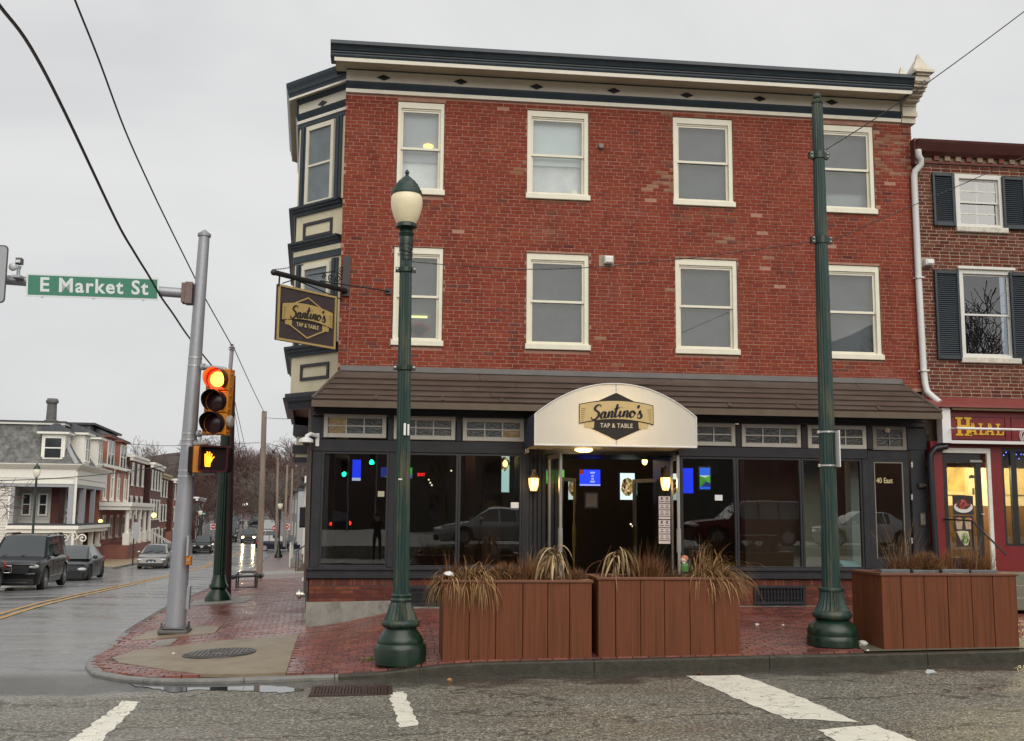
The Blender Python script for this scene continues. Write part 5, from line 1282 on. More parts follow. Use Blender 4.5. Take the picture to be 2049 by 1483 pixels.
for k, (w, dz) in enumerate(((.10,.06),(.05,.13),(.05,.19),(.10,.25))): cxx = lerp(q[0],q[1],.62); b.box(cxx-w/2, cxx+w/2, 3.59, 3.598, q[3]-dz-.02, q[3]-dz+.015)
b.box(q[0], q[1], 3.59, 3.597, q[2], q[2]+.03)
b.build('caption_bar', emitter('blue_caption', (.25,.3,.9), 1), t)
slab('television', 'tall blue television behind the left pane of the right window', 'television', (1367,937,1387,987), 3.0, BLUE, tv)
t, q = slab('television', 'television with blue sky and green field in the right window', 'television', (1400,936,1421,979), 4.0, emitter('sky_screen', (.02,.14,.9), .8), tv)
b = MB(); b.box(q[0], q[1], 3.99, 3.998, q[2]+.05, q[2]+.3); b.build('pitch', GRN, t)
t = thing('exit_sign', 'red glowing EXIT sign inside the left dining room', 'sign', at(843, 950, 4.5)); p = at(843, 950, 4.5)
b = MB(); b.box(p.x-.12, p.x+.12, 4.52, 4.56, p.z-.06, p.z+.06); b.build('case', BLACK, t)
b = MB(); vs, fs = text_mesh('EXIT', .085, .004, .003, .95); put_flat(b, vs, fs, (p.x, 4.51, p.z), (1,0,0), (0,0,1)); b.build('lettering', emitter('exit_red', (1,.02,.01), 1.4), t)
t, q = slab('wall_clock', 'small lit square clock inside behind the left window', 'clock', (756,983,769,994), 4.6, emitter('clock_face', (.7,.6,.4), .6))
FOODC = [(.02,.015,.01),(.45,.30,.12),(.75,.6,.25),(.2,.08,.03),(.12,.2,.03),(.55,.45,.3)]
t, q = slab('food_poster', 'lit poster of a round dish of food inside the open entrance', 'poster', (1241,947,1270,1000), 3.0, emitter('pale_lightbox', (.62,.78,.74), .9))
b = MB(); cxp, czp = lerp(q[0],q[1],.5), lerp(q[2],q[3],.48); b.prism([(.135*math.cos(k*math.pi/12)*(1+.06*math.sin(5*k)), .19*math.sin(k*math.pi/12)*(1+.05*math.cos(3*k))) for k in range(24)], .006, (cxp, 2.992, czp)); b.build('dish', screen('food_print', FOODC, .55, (26,1,26)), t)
t, q = slab('food_poster', 'tall pale lit poster seen through the pane left of the entrance', 'poster', (1003,908,1019,985), 2.6, emitter('pale_lightbox2', (.45,.66,.66), .8))
b = MB(); b.prism([(.10*math.cos(k*math.pi/8), .14*math.sin(k*math.pi/8)) for k in range(16)], .006, (q[0]+.06, 2.59, q[3]-.2)); b.build('dish', screen('food_print2', FOODC, .6, (18,1,18)), t)
t, q = slab('framed_notice', 'small framed notice on the inner entrance door', 'notice', (1173,988,1194,1014), 1.2, mat('notice_print', (.26,.22,.19), .6, .3, 30))
for (px, py, Y, r, s_, lb) in ((1011,928,2.2,.05,5,'amber sconce lamp inside behind the window left of the entrance'), (1038,932,2.6,.05,3,'small yellow lamp inside next to the entrance pilaster'), (1290,923,3.5,.06,3,'small spot lamp on the ceiling inside the entrance')):
 p = at(px, py, Y); t = thing('inside_lamp', lb, 'lamp', p); b = MB(); b.sphere(p, r, 10, 6, (1,1,1.4)); b.build('shade', emitter('amber_glow', (1,.66,.2), s_*.6), t); b = MB(); b.tube([p+Vector((0,0,-r*1.2)), p+Vector((0,.05,-r*2.6)), p+Vector((0,.12,-r*2.8))], .012, 5); b.build('arm', BRASS, t)
rl = random.Random(4)
b_ = MB()
for k, (px, py, Y) in enumerate(((858,960,5),(861,966,5),(864,971,5),(903,942,4.4),(1262,1049,4),(1270,1047,4),(1266,1053,4))):
 p = at(px, py, Y); b_.sphere(p, .02, 6, 4)
o = tag(b_.build('bar_lights', emitter('pinpoint', (.9,.75,.5), 1.2), None), 'tiny points of light over the bar inside the dark room', 'lights'); o['kind'] = 'stuff'
t = thing('work_light', 'folded pale blue tray lying on the sill inside the right window', 'tray', at(1708,1135,SF+.15)); p = at(1708,1136,SF+.12)
b = MB(); b.add([(p.x-.2,SF+.08,zS1+.04),(p.x+.18,SF+.08,zS1+.04),(p.x+.18,SF+.4,zS1+.12),(p.x-.17,SF+.4,zS1+.14),(p.x-.2,SF+.08,zS1),(p.x+.18,SF+.08,zS1),(p.x+.18,SF+.4,zS1),(p.x-.17,SF+.4,zS1)], [(0,1,2,3),(0,4,5,1),(1,5,6,2),(2,6,7,3),(3,7,4,0)]); b.build('tray', mat('pale_blue_plastic', (.35,.62,.72), .4), t); t.name = 'tray'
# ================================================================== STREET FURNITURE IN FRONT
def lamp_or_pole(name, label, cat, px, pby, Y, prof_px, shaft_top_px, group=None, lean=0.0, hscale=1.0):
 p = at(px, pby, Y); z0 = S(p.x, Y)
 t = thing(name, label, cat, (p.x, Y, z0), group, local=True); t.rotation_euler = (0, R_(lean), 0)
 Zp = lambda py: at(px, py, Y).z-z0
 return t, Zp
# --- lamp post with the acorn globe
LY = -4.55; mpx = 1/(2150/(LY+19))
t, Zp = lamp_or_pole('street_lamp', 'green fluted cast iron lamp post with a cream acorn globe beside the left planter', 'street lamp', 801, 1316, LY, None, None, lean=-.45)
k = mpx
def pr(lst): return [(r*k, max(0, Zp(y))) for r, y in lst]
b = MB(); b.lathe([(50*k, 0)]+pr([(50.5,1296),(49,1290),(46,1286)]), n=40); b.lathe(pr([(44,1287),(45,1281),(41,1272),(34,1263),(30,1256)]), n=40); b.build('base', GREEN2, t, smooth=50, local=True)
b = MB(); b.lathe(pr([(29,1257),(36,1252),(38,1247),(36,1242),(32,1239)]), n=40); b.lathe(pr([(33,1240),(27,1225),(22.5,1210),(20,1204)]), n=120, flute=(.13,20,0,9)); b.lathe(pr([(19.5,1204.5),(21,1200),(18,1196),(20,1191),(16.5,1187)]), n=32); b.build('pedestal', GREEN, t, smooth=50, local=True)
b = MB(); b.lathe(pr([(16,1188),(15,1100),(13.8,850),(12.4,560),(12,520)]), n=96, flute=(.14,16,0,9)); b.build('shaft', GREEN, t, smooth=60, local=True)
b = MB(); b.lathe(pr([(12.2,521),(13,510),(12,505),(14,496),(12.5,490),(15,481),(13,475),(16.5,467),(13,460),(12,459),(22,455),(21,449),(19,447)]), n=28); b.build('capital', GREEN2, t, smooth=40, local=True)
GLOBE = mat('cream_globe', (.70,.62,.42), .35, .10, 9, .05, 50, emit=(.6,.5,.3), es=.10)  # faint emission added to brighten the unlit globe
b = MB(); b.lathe(pr([(17,450),(20,446),(26,434),(31,418),(32.5,405),(31.5,395),(28,388)]), n=32); b.build('globe', GLOBE, t, smooth=60, local=True)
b = MB(); pr_ = [(31,390),(31.5,386),(29.5,381),(28,380),(26.5,375),(25,374),(23,369),(21,368),(17,362),(12,359),(11,357),(8,355),(4,351)]
b.lathe(pr(pr_), n=32); b.build('cap', GREEN, t, smooth=30, local=True)
b = MB(); b.lathe(pr([(4,352),(3,349),(5,346),(3.5,342),(1,339)]), n=12); b.build('finial', BLACK, t, smooth=50, local=True)
for py, r in ((540,13.3),(736,14.5)):
 b = MB(); b.lathe([(r*k*1.03, Zp(py)-.035), (r*k*1.09, Zp(py)-.03), (r*k*1.09, Zp(py)+.03), (r*k*1.03, Zp(py)+.035)], n=24)
 for s_ in (-1, 1): b.box(s_*r*k*1.0, s_*(r*k+.05), -.04, .04, Zp(py)-.03, Zp(py)+.03)
 cl = b.build('clamp', GREEN2, t, local=True)
 b = MB()
 for s_ in (-1, 1): b.sphere((s_*(r*k+.028), -.05, Zp(py)), .020, 8, 6)
 b.build('bolt', mat('bright_bolt', (.6,.58,.52), .3, metal=.7), cl, local=True)
b = MB()
for q in range(5): b.tube([(12.6*k*math.cos(a*.7)*1.1, 12.6*k*math.sin(a*.7)*1.1, Zp(486+q*6)+.02*math.sin(a+q)) for a in range(10)], .006, 4)
b.build('wire_wrap', BLACK, t, local=True)
b = MB(); b.box(-.0, .03, -15*k*1.0-.012, -14*k, Zp(872), Zp(848)); b.build('sticker', mat('white_sticker', (.7,.7,.68), .5), t, local=True)
b = MB(); b.box(.05, .075, -15*k*.9-.012, -13*k, Zp(872), Zp(850)); b.build('sticker', MATS['white_sticker'], t, local=True)
b = MB(); b.box(-.06, -.01, -14.6*k-.012, -14*k, Zp(961), Zp(958)); b.build('sticker', MATS['white_sticker'], t, local=True)
LAMP = t
# --- heavy green span pole
PY = -4.25; k = 1/(2150/(PY+19))
t, Zp = lamp_or_pole('street_pole', 'tall green fluted span pole with a ball top between the planters', 'pole', 1667, 1296, PY, None, None, lean=.05)
b = MB(); b.lathe([(52*k, 0)]+pr([(52,1280),(51,1272),(48,1268)]), n=44); b.lathe(pr([(50,1270),(51,1263),(48,1252),(38,1244),(32,1239)]), n=44); b.build('base', GREEN2, t, smooth=50, local=True)
b = MB(); b.lathe(pr([(31,1240),(37,1236),(40,1230),(38,1225),(34,1221)]), n=40); b.lathe(pr([(35,1222),(28,1208),(25,1195),(24,1182)]), n=140, flute=(.12,22,0,9)); b.lathe(pr([(24,1183),(25.5,1180),(24,1176),(21,1175)]), n=32); b.build('pedestal', GREEN, t, smooth=50, local=True)
b = MB(); b.lathe(pr([(18.5,1176),(17.5,1050),(15.5,760),(13.2,430),(11.8,230),(11.3,210)]), n=112, flute=(.10,16,0,12)); b.build('shaft', GREEN, t, smooth=60, local=True)
b = MB(); b.lathe(pr([(11,211),(12.5,209),(12.5,205),(8,203),(7,201)]), n=24); b.sphere((0,0,Zp(195)), 8.5*k, 16, 12); b.build('ball_top', GREEN, t, smooth=60, local=True)
for py, r in ((313,13.0),(482,14.2)):
 b = MB(); b.lathe([(r*k*1.03, Zp(py)-.05), (r*k*1.08, Zp(py)-.05), (r*k*1.08, Zp(py)+.05), (r*k*1.03, Zp(py)+.05)], n=24)
 for s_ in (-1, 1): b.box(s_*r*k, s_*(r*k+.06), -.04, .04, Zp(py)-.05, Zp(py)+.05)
 cl = b.build('clamp', GREEN2, t, local=True); b = MB()
 for s_ in (-1, 1):
  for dz in (-.026, .026): b.sphere((s_*(r*k+.032), -.048, Zp(py)+dz), .013, 8, 6)
 b.build('bolt', mat('bright_bolt', (.6,.58,.52)), cl, local=True)
for py in (865, 932):
 b = MB(); b.lathe([(16.7*k*1.02, Zp(py)-.012), (17.3*k, Zp(py)-.012), (17.3*k, Zp(py)+.012), (16.7*k*1.02, Zp(py)+.012)], n=24); b.box(-.14, -.115, -.02, .02, Zp(py)-.02, Zp(py)+.02); b.build('band', mat('bright_band', (.6,.58,.54), .3, metal=.7), t, local=True)
SPANP = t
pz = Zp
p = at(1671, 898, PY-.1)
sgn = thing('parking_sign', 'white sign turned edge-on, strapped to the tall green span pole', 'sign', (p.x, PY, p.z))
b = MB(); q = prect(1667, 862, 1676, 935, PY-.08); b.box(p.x+.02, p.x+.035, PY-.20, PY+.14, q[2], q[3]); b.build('plate', mat('sign_back_white', (.68,.68,.66), .4, .05), sgn)
# --- signal mast with its arm
MY = .0; k = (MY+19)/2150
mp_ = at(350, 1258, MY); mz = S(mp_.x, MY)
mast = thing('signal_mast', 'grey galvanised signal mast at the corner with an arm over the side road', 'signal pole', (mp_.x, MY, mz), local=True); mast.rotation_euler = (0, R_(1.45), 0)
Zm = lambda py: at(375, py, MY).z-mz
b = MB(); b.lathe([(19*k, .03), (18.3*k, Zm(1200)), (14.8*k, Zm(900)), (12.2*k, Zm(650)), (10.6*k, Zm(470))], n=28); b.build('pole', STEEL, mast, smooth=50, local=True)
b = MB(); b.lathe([(13*k, Zm(472)), (13.2*k, Zm(467)), (9*k, Zm(464)), (3*k, Zm(459))], n=20); b.build('cap', STEEL, mast, smooth=30, local=True)
b = MB(); b.cham(-.24, .24, -.24, .24, .0, .07, .02); b.cham(-.20, .20, -.205, .205, .07, .11, .02)
bs = b.build('base_plate', mat('dark_weathered_steel', (.12,.115,.11), .6, .2, 6, metal=.3), mast, local=True)
b = MB()
for sx in (-1, 1):
 for sy in (-1, 1): b.lathe([(.028,.06),(.028,.13),(.018,.135),(.018,.18),(0,.18)], sx*.19, sy*.19, 8)
b.build('bolt', mat('dark_weathered_steel', (.12,.115,.11)), bs, local=True)
for py in (716,732,868,880,890,942,953):
 r = lerp(14.8, 12.2, (900-py)/250)*k if py < 900 else lerp(14.8, 18.3, (py-900)/300)*k
 b = MB(); b.lathe([(r*1.0, Zm(py)-.018), (r*1.05, Zm(py)-.016), (r*1.05, Zm(py)+.016), (r*1.0, Zm(py)+.018)], n=24); b.build('strap', mat('bright_strap', (.5,.5,.5), .35, .08, metal=.7), mast, local=True)
b = MB(); b.box(17.6*k, 17.6*k+.05, -.06, .08, Zm(1218), Zm(1172)); b.build('hand_hole', STEEL, mast, local=True)
def mchild(b, nm, m, smooth=None):     # world geometry -> mast local
 inv = (Matrix.Translation(mast.location) @ mast.rotation_euler.to_matrix().to_4x4()).inverted()
 b.v = [tuple(inv @ Vector(v)) for v in b.v]; return b.build(nm, m, mast, smooth=smooth, local=True)
a0, a1 = at(384, 588, .0), at(-150, 548, -.8)
b = MB(); b.tube([a0, a0.lerp(a1, .5), a1], [.088, .083, .078], 14); mchild(b, 'arm', STEEL, 50)
b = MB(); b.box(a0.x-.10, a0.x+.02, a0.y-.12, a0.y+.1, a0.z-.19, a0.z+.19); b.box(a0.x-.16, a0.x-.1, a0.y-.13, a0.y+.12, a0.z-.17, a0.z+.17); mchild(b, 'flange', mat('rusty_steel', (.17,.12,.11), .6, .3, 8, metal=.4))
for q in (((404,734),(447,738)),((396,868),(437,866)),((392,888),(418,886)),((388,947),(432,947))):
 pa, pb = at(*q[0], -.12), at(*q[1], -.3); b = MB(); b.tube([pa, pb], .038, 8)
 if q[0][1] in (734, 868): b.tube([pb, pb+Vector((.02,-.03,0)), pb+Vector((.03,-.03,-.06 if q[0][1] == 734 else .08))], .04, 8)
 b.tube([pa, pa+(pb-pa)*.12], .06, 8); mchild(b, 'bracket_arm', mat('painted_bracket', (.40,.40,.41), .4, .08, metal=.3), 50)
p = at(397, 760, -.1)
SY = -.35
sl_ = [at(54,546,-.66), at(319,558,-.26), at(316,600,-.26), at(52,594,-.66)]
us = Vector((sl_[1].x-sl_[0].x, sl_[1].y-sl_[0].y, 0)); ws = us.length; us.normalize()
cs = (sl_[0]+sl_[1]+sl_[2]+sl_[3])/4; hs_ = ((sl_[0]-sl_[3]).length+(sl_[1]-sl_[2]).length)/4
tilt = math.atan2((sl_[1].z+sl_[2].z-sl_[0].z-sl_[3].z)/2, ws)
us3 = Vector((us.x*math.cos(tilt), us.y*math.cos(tilt), math.sin(tilt))); ns = us.cross(Vector((0,0,1))); vs3 = ns.cross(us3)
vs3 = vs3 if vs3.z > 0 else -vs3
sn = thing('street_name_sign', 'green street name sign with white letters on the mast arm', 'street sign', cs)
SGREEN = mat('sign_green', (.005,.155,.085), .35, .06, 3); SWHITE = mat('sign_white', (.62,.66,.66), .4, .05, 4)
b = MB(); b.prism([(-ws/2,-hs_),(ws/2,-hs_),(ws/2,hs_),(-ws/2,hs_)], .012, cs-ns*.0, us3, vs3); b.build('border', SWHITE, sn)
b = MB(); t_ = .028; b.prism([(-ws/2+t_,-hs_+t_),(ws/2-t_,-hs_+t_),(ws/2-t_,hs_-t_),(-ws/2+t_,hs_-t_)], .016, cs, us3, vs3); b.build('panel', SGREEN, sn)
b = MB(); vs_, fs_ = text_mesh('E Market St', .335, .001, .008, 1.0, 1.14); wtxt = max(v[0] for v in vs_)-min(v[0] for v in vs_); kx = ws*.815/wtxt
vs_ = [(v[0]*kx, v[1], v[2]) for v in vs_]; put_flat(b, vs_, fs_, cs+us3*ws*.005-vs3*.0, us3, vs3, .019); b.build('lettering', SWHITE, sn)
b = MB()
for u_ in (-.38, .0, .38): b.prism([(u_*ws-.02,-hs_-.02),(u_*ws+.02,-hs_-.02),(u_*ws+.02,-hs_),(u_*ws-.02,-hs_)], .01, cs, us3, vs3)
b.build('clip', STEEL, sn)
p = at(36, 556, -.72)
se = thing('traffic_sensor', 'small camera and round beacon sensor clamped on the mast arm left of the green sign', 'sensor', p)
b = MB(); b.box(p.x-.07, p.x+.07, p.y-.1, p.y+.1, p.z-.01, p.z+.03); b.tube([p, p+Vector((.0,0,.14)), p+Vector((.02,0,.2))], .03, 8); b.build('clamp', STEEL, se)
q = at(39, 523, -.72); b = MB(); b.cham(q.x-.045, q.x+.045, q.y-.07, q.y+.07, q.z-.05, q.z+.05, .01); cb_ = b.build('camera_body', mat('grey_housing', (.10,.10,.105), .4), se); b = MB(); b.box(q.x-.035, q.x+.035, q.y-.076, q.y-.071, q.z-.035, q.z+.01); b.build('window', SWHITE, cb_)
q = at(26, 534, -.75); b = MB(); b.sphere(q, .07, 14, 10, (1,.7,1)); b.build('dome', mat('clear_dome', (.52,.53,.53), .1), se); b = MB(); b.tube([q, at(34,536,-.72)], .025, 6); b.build('neck', STEEL, se)
sb = thing('lane_sign', 'back of a grey dark rimmed sign at the left end of the mast arm', 'sign', at(-20, 548, -.8))
q = prect(-60, 490, 14, 606, -.85); r_ = .07
def rrect(x0, x1, z0, z1, r, n=5):
 o = []
 for cx_, cz_, a0_ in ((x1-r,z0+r,-90),(x1-r,z1-r,0),(x0+r,z1-r,90),(x0+r,z0+r,180)):
  for i in range(n+1): a = R_(a0_+90*i/n); o.append((cx_+r*math.cos(a), cz_+r*math.sin(a)))
 return o
b = MB(); b.prism(rrect(*q, r_), .012, (0,-.85,0)); b.build('rim', mat('dark_rim', (.04,.04,.045), .5), sb)
b = MB(); b.prism(rrect(q[0]+.02,q[1]-.02,q[2]+.02,q[3]-.02, r_-.01), .016, (0,-.85,0)); b.build('plate', mat('sign_back_grey', (.33,.34,.36), .4, .06), sb)
# --- traffic signal
YEL = mat('signal_yellow', (.56,.19,.012), .4, .08, 5, dirt=(.3,.14,.03), dscale=5, damt=.3); SBLACK = mat('signal_black', (.012,.005,.006), .6, .05, spec=.2); MAROON = mat('dark_signal_lens', (.03,.008,.012), .25, .1)
def local_frame(p, yaw, tilt=0): return Matrix.Translation(p) @ Matrix.Rotation(yaw, 4, 'Z') @ Matrix.Rotation(tilt, 4, 'Y')
p = at(435, 804, -.35); k = (18.65)/2150
ts = thing('traffic_signal', 'yellow three light traffic signal showing red on the grey mast', 'traffic light', p, local=True); ts.rotation_euler = (0, R_(2.2), R_(-14))
sw, shh, sd_ = 24*k, 21.7*k, .2
LRED = emitter('red_lens_core', (1,.30,.03), 5.5); LRED2 = emitter('red_lens_rim', (1,.05,.015), 2.2)
for i, zz_ in enumerate((2*shh, 0, -2*shh)):
 b = MB(); b.cham(-sw, sw, -.06, sd_-.05, zz_-shh+.004, zz_+shh-.004, .015)
 for sx in (-1, 1):
  for dz in (-.6, .6): b.box(sx*sw, sx*(sw+.02), .0, .05, zz_+dz*shh-.015, zz_+dz*shh+.015)
 sec = b.build('section', YEL, ts, local=True)
 Mr = Matrix.Translation((0, -.06, zz_)) @ Matrix.Rotation(R_(90), 4, 'X')
 R0 = sw*.88
 b = MB()
 if i == 0:
  b.lathe([(0,.035),(R0*.35,.03),(R0*.66,.014),(R0*.70,.008)], n=24, M=Mr); b.build('lens', LRED, sec, smooth=60, local=True)
  b = MB(); vs = []; n = 24
  b.lathe([(R0*.70,.008),(R0*.95,-.002),(R0*.97,-.008),(R0*.70,-.008)], n=n, M=Mr); b.build('lens_rim', LRED2, sec, local=True)
 else:
  b.lathe([(0,.035),(R0*.5,.025),(R0*.95,-.0)], n=24, M=Mr); b.build('lens', MAROON, sec, smooth=60, local=True)
 b = MB(); n = 26; vs = []
 for j in range(n+1):
  a = R_(-50+280*j/n); cc, ss = math.cos(a), math.sin(a); ln = .24*(.42+.58*max(0, min(1, (ss+1.0)/1.5)))
  for rr_ in (R0*1.0, R0*1.03):
   vs += [(rr_*cc, -.05, zz_+rr_*ss), (rr_*cc, -.06-ln, zz_+rr_*ss-.02*ln)]
 fs = []
 for j in range(n): a = j*4; c = a+4; fs += [(a, a+1, c+1, c), (a+2, c+2, c+3, a+3), (a+1, a+3, c+3, c+1)]
 b.add(vs, fs); b.build('visor', SBLACK if i else mat('red_lit_visor', (.05,.008,.008), .4, .05), sec, smooth=40, local=True)
l = bpy.data.lights.new('red_signal_light', 'POINT'); l.energy = 6; l.color = (1,.05,.02); l.shadow_soft_size = .1
o = bpy.data.objects.new('red_signal_light', l); COL.objects.link(o); o.parent = ts; o.location = (0,-.14,2*shh)
b = MB(); b.lathe([(.1,0),(.11,.05),(.08,.08),(0,.09)], n=14, M=Matrix.Translation((sw+.0,.02,-1.75*shh))@Matrix.Rotation(R_(90),4,'Y')); b.build('side_lens', mat('side_cover', (.33,.31,.28), .4), ts, local=True)
# --- pedestrian signals
p = at(433, 919, -.42)
ps = thing('pedestrian_signal', 'black pedestrian signal with an orange raised hand below the traffic signal', 'crossing signal', p, local=True); ps.rotation_euler = (0, R_(1.5), R_(-8))
hw_, hh_ = 28.5*k, 25.5*k
b = MB(); b.prism(rrect(-hw_, hw_, -hh_, hh_, .05), .19, (0,.1,0)); b.build('case', SBLACK, ps, local=True)
b = MB(); pr1 = rrect(-hw_, hw_, -hh_, hh_, .05); pr2 = rrect(-hw_+.03, hw_-.03, -hh_+.03, hh_-.03, .03)
n = len(pr1); vs = [(a, -.091, c) for a, c in pr1]+[(a, -.19, c) for a, c in pr1]+[(a, -.091, c) for a, c in pr2]+[(a, -.19, c) for a, c in pr2]
b.add(vs, [(i, (i+1) % n, (i+1) % n+n, i+n) for i in range(n)]+[(2*n+i, 3*n+i, 3*n+(i+1) % n, 2*n+(i+1) % n) for i in range(n)]+[(n+i, n+(i+1) % n, 3*n+(i+1) % n, 3*n+i) for i in range(n)])
b.build('visor', mat('visor_red_glow', (.04,.005,.007), .6, spec=.2), ps, local=True)  # red glow of the signal put into the visor colour
b = MB(); b.box(-hw_+.03, hw_-.03, -.098, -.0925, -hh_+.03, hh_-.03); b.build('face', mat('signal_face', (.012,.004,.005), .5, spec=.15), ps, local=True)
HX, HZ, hk = -hw_*.44, 0.0, hh_*.92
b = MB(); F_ = lambda pts: b.prism([(HX+x*hk, HZ+z*hk) for x, z in pts], .006, (0,-.0985,0))
F_([(-.22,-.66),(.20,-.66),(.22,-.38),(.30,-.20),(.26,.02),(-.30,.02),(-.28,-.25)])
for x0_, w_, z1_, dx_ in ((-.30,.12,.42,-.02),(-.155,.125,.60,-.01),(-.005,.125,.58,.03),(.14,.115,.44,.07)):
 F_([(x0_,.025),(x0_+w_,.025),(x0_+w_+dx_,z1_-.05),(x0_+w_*.5+dx_,z1_),(x0_+dx_,z1_-.05)])
F_([(.285,-.22),(.40,.02),(.52,.14),(.46,.20),(.34,.10),(.265,-.02)])
b.build('hand_symbol', emitter('hand_orange', (1,.36,.01), 1.7), ps, local=True)
p = at(396, 920, -.2)
p2 = thing('pedestrian_signal', 'yellow pedestrian signal seen from its side behind the lit hand signal', 'crossing signal', p, local=True); p2.rotation_euler = (0, 0, R_(-80))
b = MB(); b.cham(-.2, .2, -.09, .09, -.22, .22, .02); b.build('case', YEL, p2, local=True); b = MB(); b.cham(-.2, .2, -.16, -.091, -.21, .21, .01); b.build('visor', SBLACK, p2, local=True)
p = at(377, 1108, -.15); pb_ = thing('push_button', 'yellow crossing push button and small sign low on the grey mast', 'push button', p)
b = MB(); q = prect(373, 1113, 383, 1131, -.2); b.cham(q[0], q[1], -.28, -.12, q[2], q[3], .02); bx_ = b.build('box', YEL, pb_); b = MB(); b.sphere(((q[0]+q[1])/2, -.285, (q[2]+q[3])/2), .022, 8, 6); b.build('button', STEEL, bx_)
b = MB(); q = prect(376, 1072, 380, 1112, -.2); b.box(q[0], q[1], -.33, -.1, q[2], q[3]); b.build('plate', mat('sign_back_grey', (.33,.34,.36)), pb_)
# --- green pole and wooden pole behind the signal
GY = 7.5; k = (GY+19)/2150
p = at(436, 1206, GY); z0 = S(p.x, GY)
t = thing('street_pole', 'green cast base pole behind the crossing signal on the side road pavement', 'pole', (p.x, GY, z0), local=True)
Zp = lambda py: at(436, py, GY).z-z0
b = MB(); b.lathe([(25*k, 0)]+pr([(24.5,1196),(22,1190),(15,1181),(14,1178)]), n=28); b.lathe(pr([(14,1179),(18,1175),(18,1171),(15,1167),(12.5,1155),(11.5,1150)]), n=28); b.build('base', GREEN2, t, smooth=45, local=True)
b = MB(); b.lathe(pr([(11.5,1151),(10.5,1000),(9,880),(8,780)]), n=80, flute=(.1,14,0,12)); b.build('shaft', GREEN2, t, smooth=60, local=True)
WOODP = mat('pole_wood', (.15,.105,.085), .85, .3, 5, .3, 30, dirt=(.07,.05,.045), dscale=4, damt=.5, stretch=(1,1,.15))
WOODL = mat('weathered_pole_wood', (.26,.20,.16), .85, .3, 5, .3, 30, dirt=(.12,.09,.075), dscale=3, damt=.5, stretch=(1,1,.15))
def wood_pole(name, label, px0, py0, px1, py1, Y, r0, r1, m, zoff=0, grp=None):
 a, c = at(px0, py0, Y), at(px1, py1, Y); a.z = S(a.x, Y)-.1
 t = thing(name, label, 'utility pole', a, grp); b = MB(); b.tube([a, a.lerp(c, .5), c], [r0, (r0+r1)/2, r1], 12); b.build('shaft', m, t, smooth=60); return t, c
ug = 'wooden utility poles along the side road'
wp, wtop = wood_pole('utility_pole', 'dark leaning wooden pole right behind the traffic signal with a pale pipe on top', 449, 1200, 461, 752, 8.6, .16, .13, mat('dark_pole_wood', (.06,.028,.028), .8, .3, 5, stretch=(1,1,.15)), grp=ug)
b = MB(); b.tube([at(458,770,8.5), at(464,700,8.5)], .05, 8); q = at(464,694,8.5); b.lathe([(.02,-.1),(.09,-.08),(.04,-.05),(.09,-.02),(.03,.02),(.05,.06),(0,.08)], n=10, M=Matrix.Translation(q)); b.build('conduit', mat('pale_conduit', (.40,.38,.40), .5), wp)
wp2, w2top = wood_pole('utility_pole', 'pale weathered wooden pole by the kerb behind the bike rack', 519, 1151, 529, 823, 26.5, .125, .105, WOODL, grp=ug)
# --- bike rack
BY = 15.5; a = at(470, 1178, BY); c = at(512, 1176, BY); zb = S((a.x+c.x)/2, BY); k = (BY+19)/2150
t = thing('bike_rack', 'low bent black tube rack with rolled ends on the brick pavement', 'bike rack', ((a.x+c.x)/2, BY, zb))
za = zb+30*k
for dy in (0, .5):
 b = MB(); b.tube([(a.x+.03, BY+dy, zb), (a.x+.03, BY+dy, za-.08), (a.x+.1, BY+dy, za), (c.x-.1, BY+dy, za), (c.x-.03, BY+dy, za-.08), (c.x-.03, BY+dy, zb)], .024, 8); b.build('hoop', BLACK, t)
b = MB(); b.tube([(a.x-.1, BY+.1, zb+.32), (c.x+.12, BY+.1, zb+.36)], .024, 6); b.tube([(a.x-.1, BY+.4, zb+.34), (c.x+.12, BY+.4, zb+.37)], .024, 6); b.tube([(a.x+.03, BY, zb+.03),(c.x-.03, BY+.1, zb+.03)], .02, 6); b.build('rail', BLACK, t)
b = MB()
for x_, z_ in ((a.x-.08, zb+.33), (c.x+.12, zb+.37)): b.lathe([(.03,-.05),(.075,-.04),(.075,.5),(.03,.55)], n=10, M=Matrix.Translation((x_, BY, z_))@Matrix.Rotation(R_(-90), 4, 'X'))
b.build('rolled_end', BLACK, t)
# --- manhole and storm grate
IRON = mat('wet_cast_iron', (.035,.032,.030), .35, .3, 12, .1, 60, metal=.4)
c = atg(439, 1309, S); rM = .47
t = thing('manhole_cover', 'round cast iron manhole cover with a raised grid set in the concrete corner', 'manhole cover', (c.x, c.y, S(c.x, c.y)))
def Sp(x, y): return S(x, y)+.020
b = MB(); n = 40
vs = []
for r, h in ((0, .002), (rM*.25, .002), (rM*.5, .002), (rM*.75, .002), (rM, .002), (rM*1.0, .006), (rM*1.07, .006), (rM*1.08, -.01)):
 for j in range(n): a = 2*math.pi*j/n; X, Y = c.x+r*math.cos(a), c.y+r*math.sin(a); vs.append((X, Y, Sp(X, Y)+h))
fs = []
for i in range(7):
 for j in range(n): a = i*n+j; q = i*n+(j+1) % n; fs.append((a, q, q+n, a+n))
b.add(vs, fs); b.build('plate', IRON, t)
b = MB(); st = .062
for i in range(-8, 9):
 for j in range(-8, 9):
  X, Y = i*st, j*st
  if .15 < math.hypot(X, Y) < rM-.03 or (abs(i) <= 1 and j == 0):
   b.box(c.x+X-.021, c.x+X+.021, c.y+Y-.021, c.y+Y+.021, Sp(c.x+X, c.y+Y)-.01, Sp(c.x+X, c.y+Y)+.013)
b.build('tread_pattern', mat('worn_iron_tread', (.13,.12,.11), .35, .2, 10, metal=.5), t, kind='stuff')
b = MB()
